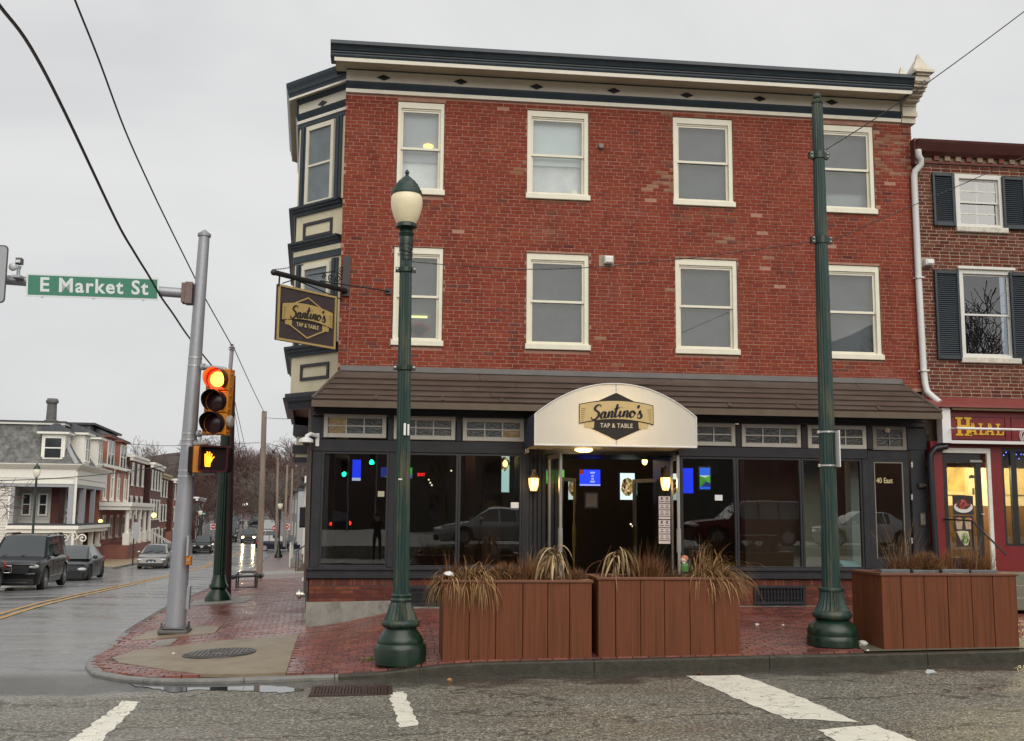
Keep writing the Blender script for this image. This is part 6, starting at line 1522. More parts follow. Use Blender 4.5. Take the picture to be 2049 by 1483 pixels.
for r in (.10, .15):
 b.tube([(c.x+r*math.cos(a*math.pi/14), c.y+r*math.sin(a*math.pi/14), Sp(c.x, c.y)+.006) for a in range(29)], .010, 5, cap=False)
b.build('ring', mat('worn_iron_tread', (.13,.12,.11)), t)
P = pxpoly([(632,1377),(778,1374),(786,1391),(618,1393)])
gx0 = min(P[0][0], P[3][0]); gx1 = max(P[1][0], P[2][0]); gy0 = min(P[2][1], P[3][1]); gy1 = max(P[0][1], P[1][1])
t = thing('storm_grate', 'rusty iron storm drain grate in the gutter beside the kerb', 'drain grate', ((gx0+gx1)/2, (gy0+gy1)/2, G((gx0+gx1)/2, gy0)))
zg = lambda x, y: G(x, y)+.012
b = MB()
for (x0_, x1_, y0_, y1_) in ((gx0, gx1, gy0, gy0+.05), (gx0, gx1, gy1-.05, gy1), (gx0, gx0+.05, gy0+.05, gy1-.05), (gx1-.05, gx1, gy0+.05, gy1-.05), ((gx0*2+gx1)/3-.02, (gx0*2+gx1)/3+.02, gy0+.05, gy1-.05), ((gx0+gx1*2)/3-.02, (gx0+gx1*2)/3+.02, gy0+.05, gy1-.05)):
 b.box(x0_, x1_, y0_, y1_, G((x0_+x1_)/2, y0_)-.02, zg((x0_+x1_)/2, (y0_+y1_)/2)+.004)
RUST = mat('rusty_grate', (.045,.022,.016), .5, .3, 10)
b.build('frame', RUST, t)
b = MB(); b.quad((gx0, gy0, zg(gx0, gy0)-.007), (gx1, gy0, zg(gx1, gy0)-.007), (gx1, gy1, zg(gx1, gy1)-.007), (gx0, gy1, zg(gx0, gy1)-.007)); b.build('pit_shade', mat('drain_dark', (.006,.006,.006), .9, 0), t)  # flat black sheet paints the shade below the bars
n = 22
for i in range(n):
 x = lerp(gx0+.06, gx1-.06, (i+.5)/n); b = MB(); b.box(x-.014, x+.014, gy0+.05, gy1-.05, zg(x, gy0)-.006, zg(x, gy0)+.006); b.build('bar', RUST, t)
# --- planters
BOARD = mat('brown_composite_board', (.150,.050,.022), .55, .25, 3, .12, 40, spec=.2, dirt=(.070,.022,.011), dscale=1.2, damt=.8, stretch=(16,16,.4))
BOARDC = mat('brown_cap_board', (.15,.055,.027), .42, .18, 6, .1, 40, stretch=(.6,4,4))
SOIL = mat('planter_soil', (.03,.018,.012), .9, .4, 30, .8, 30)
def planter(label, q, Y, depth, seams, seam_side=()):
 """q = px of the front: left-top, right-top, right-bottom, left-bottom"""
 x0 = (at(*q[0], Y).x+at(*q[3], Y).x)/2; x1 = (at(*q[1], Y).x+at(*q[2], Y).x)/2
 zt_ = (at(*q[0], Y).z+at(*q[1], Y).z)/2; zb_ = min(at(*q[3], Y).z, at(*q[2], Y).z)-.02
 zb_ = max(zb_, min(S(x0, Y), S(x1, Y))-.01)
 t = thing('planter', label, 'planter', ((x0+x1)/2, Y+depth/2, zb_), 'brown board planters along the kerb')
 zc0 = zt_-.035
 b = MB(); b.box(x0+.03, x1-.03, Y+.03, Y+depth-.03, zb_+.02, zt_-.10); b.build('soil', SOIL, t)
 xs_ = [x0]+[at(s, 1240, Y).x for s in seams]+[x1]
 for a, c in zip(xs_, xs_[1:]):
  b = MB(); b.cham(a+.004, c-.004, Y+rng.uniform(-.003,.003), Y+.026, zb_, zc0, .005); b.build('board', BOARD, t)
  b = MB(); b.cham(a+.0025, c-.0025, Y+depth-.026, Y+depth, zb_, zc0-.001, .004); b.build('board', BOARD, t)
 k = max(3, round(depth/.2))
 for side, xx in ((0, x0), (1, x1)):
  for i in range(k):
   b = MB(); ya, yb = lerp(Y+.028, Y+depth-.028, i/k)+.002, lerp(Y+.028, Y+depth-.028, (i+1)/k)-.002
   if side == 0: b.box(xx, xx+.026, ya, yb, zb_, zc0)
   else: b.box(xx-.026, xx, ya, yb, zb_, zc0)
   b.build('board', BOARD, t)
 w = .13; o = .018
 for (a, c, e, f) in ((x0-o, x1+o, Y-o, Y-o+w), (x0-o, x1+o, Y+depth+o-w, Y+depth+o), (x0-o, x0-o+w, Y-o+w+.002, Y+depth+o-w-.002), (x1+o-w, x1+o, Y-o+w+.002, Y+depth+o-w-.002)):
  b = MB(); b.cham(a, c, e, f, zc0+.001, zt_, .006); b.build('cap_board', BOARDC, t)
 return (x0, x1, Y, depth, zt_)
P1 = planter('left brown planter between the lamp post and the second planter', [(884,1162),(1185,1160),(1184,1321),(888,1325)], -4.78, .85, [939,992,1046,1096,1140])
P2 = planter('middle brown planter holding a small gnome and drooping straw grass', [(1196,1156),(1480,1155),(1482,1315),(1198,1319)], -4.78, .85, [1232,1282,1330,1381,1430])
P3 = planter('right brown planter beside the tall green pole with grey blocks along its rim', [(1762,1150),(2034,1145),(2040,1301),(1770,1305)], -4.72, .95, [1806,1852,1899,1947,1990])
# --- dried planting
BLADE = toned('dry_blade', .8, .2, 40, 0, spec=.2)
STRAW = [(.33,.205,.09),(.26,.15,.062),(.42,.28,.13),(.18,.095,.04),(.13,.06,.026)]
RUSTG = [(.20,.085,.035),(.13,.05,.025),(.30,.16,.065),(.08,.032,.018),(.24,.11,.045)]
PALEL_ = [(.36,.26,.14),(.29,.20,.10),(.22,.15,.075),(.44,.33,.19),(.14,.08,.04)]
DUST = [(.10,.055,.03),(.13,.075,.04),(.08,.045,.025),(.15,.09,.045)]
def blades(b, c, n, ln, spread, droop, w, pal, rg, up=.9, dirb=None, jit=.08):
 for _ in range(n):
  a = rg.uniform(0, 2*math.pi); s_ = rg.random()**.7*spread
  d = Vector((math.cos(a), math.sin(a), 0))*s_
  if dirb: d += Vector(dirb)*rg.uniform(.2, 1)
  v = (d+Vector((0,0,up))).normalized(); L_ = ln*rg.uniform(.40, .86); p = Vector(c)+Vector((rg.uniform(-jit,jit), rg.uniform(-jit,jit), 0)); k = 6
  side = v.cross(Vector((0,0,1))); side = side.normalized() if side.length > .01 else Vector((1,0,0)); side = (side*math.cos(.6)+Vector((0,1,0))*.4).normalized()
  b.col = rg.choice(pal); pts = []; g_ = rg.uniform(.5, 1.3)*droop
  for i in range(k+1):
   t = i/k; ww = w*(1-t*.92)*rg.uniform(.9, 1.1); pts += [p+side*ww, p-side*ww]
   v = (v+Vector((0,0,-g_/k*(.5+t*1.6)))).normalized(); p = p+v*(L_/k)
  m0 = len(b.v); b.add(pts, [(2*i, 2*i+1, 2*i+3, 2*i+2) for i in range(k)])
def tuft(name, label, cat, px, py, P, fy, specs, seed, grp='dried plants in the planters'):
 Y = P[2]+P[3]*fy; p = at(px, py, Y); c = Vector((p.x, Y, P[4]-.10)); rg = random.Random(seed); b = MB()
 for n, ln, spread, droop, w, pal, up, db, jit in specs: blades(b, c, n, ln, spread, droop, w, pal, rg, up, db, jit)
 o = b.build(name, BLADE, None, fix=False); o.location = (0,0,0); tag(o, label, cat, grp); return o
def shrub(label, px, P, fy, rx, rz, n, pal, seed):
 Y = P[2]+P[3]*fy; p = at(px, 1145, Y); c = Vector((p.x, Y, P[4]-.12)); rg = random.Random(seed); b = MB()
 for _ in range(n):
  d = Vector((rg.gauss(0,1), rg.gauss(0,1), abs(rg.gauss(0,1)))).normalized(); r = rg.uniform(.55,1.0)**.6; q = c+Vector((d.x*rx*r, d.y*rx*.8*r, d.z*rz*r)); v = (d+Vector((rg.uniform(-.6,.6), rg.uniform(-.6,.6), rg.uniform(-.1,.9)))).normalized()
  L_ = rg.uniform(.05,.13); s_ = v.cross(Vector((rg.uniform(-1,1),1,0))).normalized()*rg.uniform(.0025,.0055); b.col = rg.choice(pal); m_ = q+v*L_*.5+Vector((rg.uniform(-.02,.02),0,-.008)); e_ = q+v*L_
  b.add([q-s_, q+s_, m_+s_, m_-s_, e_], [(0,1,2,3),(3,2,4)])
 tag(b.build('dried_shrub', BLADE, None, fix=False), label, 'shrub', 'dried plants in the planters')
tuft('dried_grass', 'straw grass drooping over the left end of the left planter', 'grass clump', 905, 1150, P1, .35, [(330,.72,1.0,3.8,.010,STRAW,.75,(-.4,-.3,0),.12),(90,.6,.6,.9,.006,RUSTG,1,None,.12)], 1)
tuft('dried_grass', 'largest straw grass clump hanging over the front of the left planter', 'grass clump', 950, 1150, P1, .3, [(460,.78,.95,4.0,.011,STRAW,.9,(.25,-.35,0),.13),(110,.6,.8,.9,.007,STRAW[2:]+RUSTG,1,None,.13)], 2)
shrub('low dark brown shrub in the middle of the left planter', 1012, P1, .45, .26, .27, 1900, DUST+RUSTG, 3)
tuft('dried_grass', 'reddish upright grass left of the withered plant in the left planter', 'grass clump', 1066, 1152, P1, .5, [(480,.56,.6,.55,.005,RUSTG,1,None,.15),(46,.85,.6,1.0,.0032,STRAW,1,None,.12)], 4)
shrub('low bare scrub at the right end of the left planter', 1152, P1, .55, .17, .20, 600, RUSTG+DUST, 5)
tuft('dried_grass', 'rust coloured upright grass in the middle of the second planter', 'grass clump', 1292, 1150, P2, .5, [(620,.52,.65,.4,.005,RUSTG,1,None,.19),(70,.80,.5,.35,.003,STRAW[3:]+RUSTG,1,None,.14)], 6)
tuft('dried_shrub', 'small dark shrub right of centre in the second planter', 'shrub', 1345, 1152, P2, .5, [(480,.30,1.0,.4,.0045,DUST,.7,None,.17),(34,.6,.4,.3,.003,DUST,1,None,.08)], 7)
tuft('dried_grass', 'big straw grass spilling off the right corner of the second planter', 'grass clump', 1412, 1148, P2, .4, [(640,.78,1.0,3.2,.010,STRAW,.9,(.35,-.1,0),.2),(330,1.0,.6,2.4,.010,STRAW,.8,(1.3,-.3,0),.16),(70,.8,.5,.4,.004,STRAW,1,None,.12)], 8)
tuft('dried_grass', 'thin wild grass with long stems at the left of the right planter', 'grass clump', 1802, 1140, P3, .45, [(420,.52,.75,.6,.005,RUSTG+STRAW[3:],1,None,.18),(120,1.25,.55,.8,.0032,STRAW[2:]+DUST,1,None,.14)], 9)
shrub('rounded dry brown shrub in the right planter', 1852, P3, .4, .25, .36, 2600, DUST+RUSTG+STRAW[3:], 10)
tuft('dried_grass', 'reddish tuft beside the red door frame in the right planter', 'grass clump', 1893, 1140, P3, .5, [(200,.58,.3,.2,.005,RUSTG,1,None,.09)], 11)
tuft('dried_grass', 'rust grass with sprawling stems at the right of the right planter', 'grass clump', 1950, 1140, P3, .45, [(520,.60,.8,.4,.005,RUSTG,1,None,.18),(80,1.1,.9,.9,.003,STRAW[2:]+DUST,1,None,.14)], 12)
def withered(label, px, pytop, P, fy, seed, n=44):
 Y = P[2]+P[3]*fy; p = at(px, 1150, Y); zt_ = at(px, pytop, Y).z; zb_ = P[4]-.1; rg = random.Random(seed); b = MB()
 for i in range(n):
  a = rg.uniform(0, 6.3); b.col = rg.choice(PALEL_); L_ = rg.uniform(.25,.60); q = Vector((p.x+.03*math.cos(a), Y+.03*math.sin(a), zt_-rg.uniform(0,.24))); o_ = rg.uniform(.35, 1.0); v = Vector((math.cos(a)*o_, math.sin(a)*o_, rg.uniform(.3,.8))).normalized()
  side = v.cross(Vector((0,0,1))).normalized(); k = 9; pts = []; dr = rg.uniform(3.2, 6.5); tw = rg.uniform(-1,1); wd_ = rg.uniform(.008,.024)
  for j in range(k+1):
   t = j/k; w = wd_*math.sin(math.pi*min(.97, .10+t*.88)); tw += rg.uniform(-.5,.5); s2 = (side*math.cos(tw)+Vector((0,0,1))*math.sin(tw)*.5+Vector((math.cos(a),math.sin(a),0))*math.sin(tw)*.7)
   pts += [q+s2*w+Vector((0,0,.004)), q-s2*w]; v = (v+Vector((rg.uniform(-.12,.12),rg.uniform(-.12,.12),-dr/k*(1 if t < .5 else .3)))).normalized(); q = q+v*(L_/k)
  b.add(pts, [(2*j, 2*j+1, 2*j+3, 2*j+2) for j in range(k)])
 b.col = DUST[0]; b.tube([(p.x, Y, zb_), (p.x+.01, Y, zt_-.03)], .018, 6)
 o = b.build('withered_plant', BLADE, None, fix=False); tag(o, label, 'plant', 'dried plants in the planters')
withered('withered pale broad leaved plant at the right end of the left planter', 1109, 1092, P1, .35, 21)
withered('withered pale broad leaved plant at the left of the second planter', 1237, 1096, P2, .35, 22, 34)
rg = random.Random(31); b = MB(); b.col = (.16,.07,.04); pY = P1[2]+.5; p0 = at(1150, 1150, pY)
for k_ in range(5):
 q = Vector((p0.x-.12+.1*k_, pY, P1[4]-.08)); pts = [q]
 v = Vector((rg.uniform(-.6,.9), rg.uniform(-.2,.2), 1)).normalized()
 for j in range(7): v = (v+Vector((rg.uniform(-.3,.4), 0, rg.uniform(-.35,.05)))).normalized(); q = q+v*.085; pts.append(q)
 b.tube(pts, [.006-.0006*i for i in range(8)], 4)
tag(b.build('bare_twig_plant', BLADE, None, fix=False), 'thin bare arching stems between the two left planters', 'stems', 'dried plants in the planters')
for i, (pa, pb2) in enumerate(((1764,1822),(1828,1880),(1886,1940),(1944,1998))):
 Y = P3[2]+.16; a, c = at(pa, 1148, Y).x, at(pb2, 1148, Y).x; b = MB(); b.cham(a, c, Y, Y+.12, P3[4]-.06, P3[4]+.045-.008*(i % 2), .012)
 tag(b.build('edging_block', mat('grey_edging_stone', (.12,.12,.125), .6, .2, 8, .3, 40), None), ['leftmost grey edging block behind the right planter rim', 'grey edging block below the round brown shrub', 'grey edging block below the red door frame', 'rightmost grey edging block behind the planter rim'][i], 'block', 'grey blocks edging the right planter')
gY = P2[2]+.32; p = at(1370, 1123, gY); t = thing('garden_gnome', 'small toy figure with orange cap and green shirt among the straw grass', 'ornament', (p.x, gY, p.z-.04)); o_ = Vector((p.x, gY, p.z-.04))
b = MB(); b.lathe([(.02,-.12),(.05,-.10),(.055,-.02),(.03,.02),(.0,.02)], n=12, M=Matrix.Translation(o_)); b.build('shirt', mat('toy_green', (.07,.22,.05), .6), t)
b = MB(); b.sphere(o_+Vector((-.015,-.01,.055)), .045, 12, 8); b.sphere(o_+Vector((-.02,-.055,.05)), .011, 6, 4); b.build('head', mat('toy_skin', (.62,.42,.33), .5), t)
b = MB(); b.lathe([(.056,.0),(.052,.02),(.04,.045),(.0,.058)], n=12, M=Matrix.Translation(o_+Vector((.0,0,.065)))); b.build('cap', mat('toy_orange', (.45,.15,.08), .6), t)
b = MB(); b.sphere(o_+Vector((-.02,-.03,.02)), .022, 8, 6); b.build('beard', mat('toy_white', (.7,.68,.62), .6), t)
def wad(px, py, fn, s_, label, seed, m, off=.0, Y=None):
 c = atg(px, py, fn) if Y is None else at(px, py, Y); rg = random.Random(seed); b = MB(); b.sphere((c.x, c.y, c.z+s_*.45), s_, 9, 6, (1.3,1,.6)); b.v = [(v[0]+rg.uniform(-.3,.3)*s_, v[1]+rg.uniform(-.3,.3)*s_, v[2]+rg.uniform(-.2,.2)*s_) for v in b.v]
 return tag(b.build('paper_litter', m, None), label, 'litter', 'scraps of paper litter')
PAP = mat('crumpled_paper', (.68,.67,.63), .8, .1)
wad(1727, 1292, S, .06, 'crumpled white paper between the green pole base and right planter', 1, PAP)
wad(1862, 1349, G, .05, 'pale flattened scrap lying on the road below the right planter', 2, mat('grey_scrap', (.45,.46,.46), .6))
wad(1736, 1303, S, .018, 'tiny white scrap on the mossy slab near the right planter', 3, PAP)
wad(898, 1152, None, .05, 'crumpled white paper lying in the straw at the left planter', 4, PAP, Y=P1[2]+.1)
wad(1487, 1212, S, .04, 'white scrap on the pavement just left of the right vent', 5, PAP); wad(1515, 1251, S, .025, 'small white scrap in the middle of the brick pavement', 6, PAP); wad(1567, 1252, S, .02, 'tiny scrap on the brick pavement left of the green pole', 7, PAP)
wad(900, 1362, G, .025, 'orange leaf scrap in the gutter below the left planter', 8, mat('leaf_orange', (.5,.25,.08), .7)); wad(1400, 1349, G, .03, 'small brown leaves at the kerb end of the big white stripe', 9, mat('leaf_brown', (.10,.05,.03), .7)); wad(347, 1309, S, .02, 'tiny white scrap on the tan concrete corner', 10, PAP)
b = MB(); rg = random.Random(8); c = atg(757, 1320, S)
for _ in range(60):
 x, y = c.x+rg.uniform(-.22,.3), c.y+rg.uniform(-.03,.12); b.col = rg.choice([(.07,.13,.02),(.10,.18,.03),(.16,.20,.05)]); blades(b, (x, y, S(x, y)), 3, .07, 1, .8, .008, [b.col], rg, .8)
w_ = tag(b.build('weeds', BLADE, None, fix=False), 'green weeds growing at the foot of the lamp post', 'weeds'); w_['kind'] = 'stuff'
# ================================================================== THE BRICK SHOP BUILDING ON THE RIGHT
NX0, NX1 = XR+.02, 16.0
NZT = at(1900, 318, 0).z
nb = thing('brick_shop_building', 'brick building with blue black shutters above a red halal shopfront', 'building', (NX0, 0, 0))
NW = [prect(1911, 351, 2006, 467, .03), prect(1920, 541, 2030, 728, .03)]
nop = [(w[0]-.01, w[1]+.01, w[2]-.01, w[3]+.01) for w in NW]
zLow = at(1900, 800, 0).z
b = MB(); wall_with_holes(b, NX0, NX1, 2.6, NZT+.3, nop, .018, .25)
nwall = b.build('brick_wall', mat('light_mortar', (.34,.26,.19), .9, .2, 8, .3, 60), nb)
PAL_N = [(.125,.032,.021),(.145,.038,.024),(.11,.030,.021),(.155,.044,.028),(.09,.027,.021),(.13,.046,.032),(.17,.065,.042)]
nbr = lay(NX0+.02, 13.2, zLow-.2, NZT-.10, nop, L_=.19, H_=.056, J_=.0125)
nbr.sort(key=lambda t: t[0]+abs(t[2]-5.5)*.1)
nf = [t for t in nbr if abs(t[1]-t[0]-.19) < 1e-4][:290]; ns_ = set(nf); vb2 = []
for i in range(8):
 b = MB(); b.col = PAL_N[i % 7]; brick_geo(b, 0, .19, 0, .01, H_=.056, jit=False); o = b.build('brick', BRICK, fix=False); vb2.append(o.data); bpy.data.objects.remove(o)
for t in nf:
 o = bpy.data.objects.new('brick', rng.choice(vb2)); COL.objects.link(o); o.parent = nwall; o.location = (t[0]-NX0, rng.uniform(-.003,.003), t[2])
b = MB()
for t in nbr:
 if t in ns_: continue
 b.col = rng.choice(PAL_N); brick_geo(b, t[0], t[1], t[2], .01, H_=.056)
b.build('wall_bricks', BRICK, nwall, kind='stuff', fix=False)
for i in range(14):
 px = 1872+i*21.5; p = at(px, 319, 0)
 if p.x > 13: break
 b = MB(); b.cham(p.x-.055, p.x+.055, -.055, .02, NZT-.06, NZT+.03, .004); b.build('dentil', [mat('dentil_tan', (.33,.22,.15), .8), mat('dentil_red', (.20,.07,.05), .8)][i % 3 == 0], nb)
b = MB(); b.box(NX0+.01, NX1, -.03, .02, NZT-.115, NZT-.065); b.box(NX0+.01, NX1, -.065, .02, NZT+.031, NZT+.09); b.build('corbel_course', mat('corbel_brick', (.16,.05,.038), .8, .2, 9), nb)
GUT = mat('maroon_gutter', (.10,.03,.028), .45, .15, 3, dirt=(.2,.1,.08), dscale=2, damt=.3)
zg0, zg1 = at(1845, 303, -.25).z, at(1845, 277, -.3).z
b = MB(); b.sweep([(-.1,zg0),(.05,zg0),(.16,zg0+.05),(.28,zg1-.04),(.30,zg1),(-.1,zg1+.04)], [(NX0-.02, 0), (NX1, 0)]); b.box(NX0-.05, NX0+.04, -.16, .1, zg0-.22, zg1+.05); b.build('gutter', GUT, nb)
b = MB(); b.box(NX0, NX1, .05, 12, NZT+.2, zg1+.05); b.build('roof', mat('tar_roof', (.05,.05,.055)), nb)
SHUT = mat('shutter_blue_black', (.016,.024,.032), .4, .15, 4)
WW = mat('white_window_paint', (.68,.67,.63), .5, .06, 4, dirt=(.4,.35,.26), dscale=4, damt=.5)
for i, w in enumerate(NW):
 x0, x1, z0, z1 = w; sl_h = .11
 b = MB(); c = .085; zs_ = z0+sl_h
 b.box(x0, x0+c, .0, .12, zs_, z1); b.box(x1-c, x1, .0, .12, zs_, z1); b.box(x0+c, x1-c, .0, .12, z1-c, z1); b.box(x0+c, x1-c, .0, .12, zs_, zs_+.05)
 if i: b.box(x0-.02, x1+.02, -.05, .02, z1, z1+.05)
 wo = b.build('window', WW, nb)
 b = MB(); b.cham(x0-.03, x1+.05, -.06, .15, z0, zs_-.002, .012); b.build('sill', mat('flaking_sill', (.58,.55,.47), .8, .2, 8, .4, 30, dirt=(.2,.18,.1), dscale=5, damt=.7), wo)
 a0_, a1_, b0_, b1_ = x0+c, x1-c, zs_+.05, z1-c; mid = (b0_+b1_)/2; s = .035
 for nm, za, zb, y in (('upper_sash', mid-.02, b1_, .05), ('lower_sash', b0_, mid+.02, .08)):
  b = MB(); b.box(a0_, a0_+s, y, y+.03, za, zb); b.box(a1_-s, a1_, y, y+.03, za, zb); b.box(a0_+s, a1_-s, y, y+.03, za, za+s); b.box(a0_+s, a1_-s, y, y+.03, zb-s, zb)
  if i == 0: b.box(a0_+s, a1_-s, y+.004, y+.026, (za+zb)/2-.012, (za+zb)/2+.012); b.box((a0_+a1_)/2-.025, (a0_+a1_)/2+.025, y+.03, y+.05, za+s, zb-s)
  b.build(nm, WW, wo); b = MB(); b.box(a0_+s, a1_-s, y+.012, y+.016, za+s, zb-s); b.build('pane', glass('mirror_window', (.6,.64,.68), 1.5, 0, .05, 5.0), wo)
 b = MB(); b.quad((a0_-.1,.5,b0_-.1),(a1_+.1,.5,b0_-.1),(a1_+.1,.5,b1_+.1),(a0_-.1,.5,b1_+.1)); b.build('room_dark', mat('room_dark', (.05,.05,.055), .9), wo)
for q in ((1867,346,1910,452),(2007,354,2052,459),(1873,541,1922,719),(2024,546,2072,724)):
 x0, x1, z0, z1 = prect(*q, -.03); sh = MB(); t_ = .05
 sh.cham(x0, x0+t_, -.05, -.0, z0, z1, .006); sh.cham(x1-t_, x1, -.05, -.0, z0, z1, .006); sh.cham(x0+t_, x1-t_, -.05, -.0, z0, z0+.09, .006); sh.cham(x0+t_, x1-t_, -.05, -.0, z1-.07, z1, .006)
 so_ = sh.build('shutter', SHUT, nb)
 zz_ = z0+.10
 while zz_ < z1-.09:
  b = MB(); b.add([(x0+t_, -.040, zz_),(x1-t_, -.040, zz_),(x1-t_, -.012, zz_+.045),(x0+t_, -.012, zz_+.045),(x0+t_, -.030, zz_-.006),(x1-t_, -.030, zz_-.006),(x1-t_, -.003, zz_+.04),(x0+t_, -.003, zz_+.04)], [(0,1,2,3),(4,7,6,5),(0,4,5,1),(2,6,7,3)])
  b.build('slat', SHUT, so_); zz_ += .040
# --- the red shopfront
RED = mat('red_shop_paint', (.17,.008,.010), .42, .15, 3, .05, 30, dirt=(.10,.01,.01), dscale=2, damt=.4)
REDS = mat('red_roof_flashing', (.22,.05,.045), .45, .15, 4)
RY = -.30
hs2 = thing('halal_shopfront', 'red shopfront with yellow HALAL sign and a glass door full of food pictures', 'shopfront', (NX0, RY, 0))
zc0, zc1 = at(1900, 812, RY-.2).z, at(1900, 795, 0).z
rx0 = at(1862, 900, RY).x
b = MB(); b.add([(rx0-.05, 0, zc1),(NX1, 0, zc1),(NX1, RY-.28, zc0),(rx0-.05, RY-.28, zc0),(rx0-.05, 0, zc0-.03),(NX1, 0, zc0-.03),(NX1, RY-.28, zc0-.03),(rx0-.05, RY-.28, zc0-.03)], [(0,1,2,3),(4,7,6,5),(0,3,7,4),(3,2,6,7),(1,5,6,2)]); b.build('flashing_roof', REDS, hs2)
b = MB(); b.box(at(1892,830,RY).x, NX1, RY-.24, RY-.1, zc0-.075, zc0-.032); b.build('eave_board', mat('eave_wood', (.16,.12,.06), .6, .2), hs2)
fz0, fz1 = at(1960, 883, RY-.1).z, zc0-.076
fx0 = at(1897, 850, RY-.1).x
b = MB(); b.box(fx0, NX1, RY-.1, RY+.2, fz0, fz1); b.build('fascia', RED, hs2)
b = MB(); b.box(at(1885,840,RY-.2).x, fx0-.001, RY-.2, RY, at(1890,886,RY-.2).z, zc0-.035); b.box(fx0-.001, NX1, RY-.2, RY-.101, at(1960,888,RY-.2).z, at(1960,882,RY-.2).z); b.build('white_trim', mat('white_gloss_trim', (.74,.73,.72), .35, .04), hs2)
def panelframe(q, w=.012):
 x0, x1, z0, z1 = prect(*q, RY-.1); b = MB(); y0, y1 = RY-.112, RY-.1005
 b.box(x0, x1, y0, y1, z0, z0+w); b.box(x0, x1, y0, y1, z1-w, z1); b.box(x0, x0+w, y0, y1, z0+w, z1-w); b.box(x1-w, x1, y0, y1, z0+w, z1-w); b.build('panel_moulding', mat('dark_red_moulding', (.04,.006,.008), .5), hs2)
panelframe((1897,834,2012,880)); panelframe((2023,836,2100,884))
YL = mat('sign_yellow', (.62,.36,.02), .45, .08)
gl = { 'H': [[(0,0),(.34,0),(.34,.1),(.25,.12),(.25,.42),(.5,.42),(.5,.12),(.41,.1),(.41,0),(.75,0),(.75,.1),(.66,.12),(.66,.46),(.72,.5),(.66,.54),(.66,.88),(.75,.9),(.75,1),(.41,1),(.41,.9),(.5,.88),(.5,.58),(.25,.58),(.25,.88),(.34,.9),(.34,1),(0,1),(0,.9),(.09,.88),(.09,.54),(.03,.5),(.09,.46),(.09,.12),(0,.1)]],
       'A': [[(0,0),(.28,0),(.28,.1),(.2,.12),(.25,.26),(.25,.36),(.34,.64),(.36,.8),(.44,.8),(.30,1),(.2,1),(.24,.86),(.08,.12),(0,.1)], [(.36,.8),(.34,.64),(.45,.36),(.25,.36),(.25,.26),(.48,.26),(.52,.12),(.44,.1),(.44,0),(.8,0),(.8,.1),(.72,.12),(.5,1),(.3,1)]],
       'L': [[(0,0),(.6,0),(.64,.34),(.56,.34),(.5,.12),(.26,.12),(.26,.46),(.31,.5),(.26,.54),(.26,.88),(.36,.9),(.36,1),(0,1),(0,.9),(.1,.88),(.1,.54),(.05,.5),(.1,.46),(.1,.12),(0,.1)]] }
b = MB(); p = at(1909, 872, RY-.1); kx = .0
def glyph(ch, x, z, w, h):
 for poly in gl[ch]: b.prism([(a*w, c*h) for a, c in poly], .018, (x, RY-.1005, z), (1,0,0), (0,0,1))
Ht = (at(1920,836,RY-.1).z-at(1920,873,RY-.1).z); Hs_ = (at(1960,848,RY-.1).z-at(1960,871,RY-.1).z)
glyph('H', at(1911,850,RY-.1).x, at(1920,872,RY-.1).z, .42, Ht)
for ch, px in (('A',1937),('L',1956.5),('A',1971),('L',1991)): glyph(ch, at(px, 850, RY-.1).x, at(1960,870.5,RY-.1).z, .21 if ch == 'A' else .25, Hs_)
b.build('lettering', YL, hs2)
b = MB(); c = at(2050, 872, RY-.1)
for r in (.10, .07): b.tube([(c.x+r*math.cos(a*math.pi/12), RY-.11, c.z+r*1.25*math.sin(a*math.pi/12)) for a in range(25)], .008, 5, cap=False)
b.tube([(c.x-.04, RY-.11, c.z-.05), (c.x, RY-.11, c.z+.06), (c.x+.04, RY-.11, c.z-.05)], .008, 5); b.build('round_logo', mat('white_print', (.7,.7,.7)), hs2)
b = MB(); p0 = at(1915, 857, RY-.45); b.tube([p0, (NX1, RY-.45, p0.z-.02)], .022, 8); b.tube([p0, p0+Vector((.03,.3,.02))], .012, 5)
b.build('lamp_tube', mat('white_lamp_tube', (.75,.75,.74), .35), hs2)
RZ0 = .05
dx0, dx1 = at(1889, 1000, RY).x, at(1985, 1000, RY).x; dz1 = at(1930, 897, RY).z; dz0 = at(1930, 1140, RY).z-.03
wx0 = at(2008, 1000, RY).x; wz1 = at(2030, 897, RY).z; wz0 = at(2030, 1093, RY).z
b = MB(); wall_with_holes(b, rx0, NX1, -.1, fz0-.002, [(dx0, dx1, dz0, dz1), (wx0, NX1-.3, wz0, wz1)], RY, RY+.15); b.build('front_wall', RED, hs2)
b = MB(); b.box(dx0, dx1-.07, RY-.02, RY+.03, dz1-.09, dz1); b.box(dx1-.07, dx1, RY-.02, RY+.03, dz0, dz1); b.build('door_frame', WW, hs2)
t_ = .075; D0, D1 = dx0+.02, dx1-.09
b = MB(); b.box(D0, D0+t_, RY+.03, RY+.08, dz0+.03, dz1-.09); b.box(D1-.19, D1-.12+.04, RY+.03, RY+.08, dz0+.03, dz1-.09); b.box(D0+t_, D1-.19, RY+.03, RY+.08, dz1-.27, dz1-.09); b.box(D0+t_, D1-.19, RY+.03, RY+.08, dz0+.03, dz0+.24)
do = b.build('door', BLACK, hs2)
b = MB(); b.box(D0+t_, D1-.19, RY+.05, RY+.055, dz0+.24, dz1-.27); b.build('pane', GLASS, do)
b = MB(); p = at(1967, 1029, RY); b.tube([(p.x, RY+.03, p.z), (p.x, RY-.03, p.z), (p.x-.05, RY-.035, p.z)], .014, 6); b.build('handle', mat('bright_steel', (.5,.5,.48)), do)
b = MB(); p = at(1953, 923, RY); b.box(p.x-.12, p.x+.12, RY+.0, RY+.03, p.z-.02, p.z+.02); b.build('closer', ALU, do)
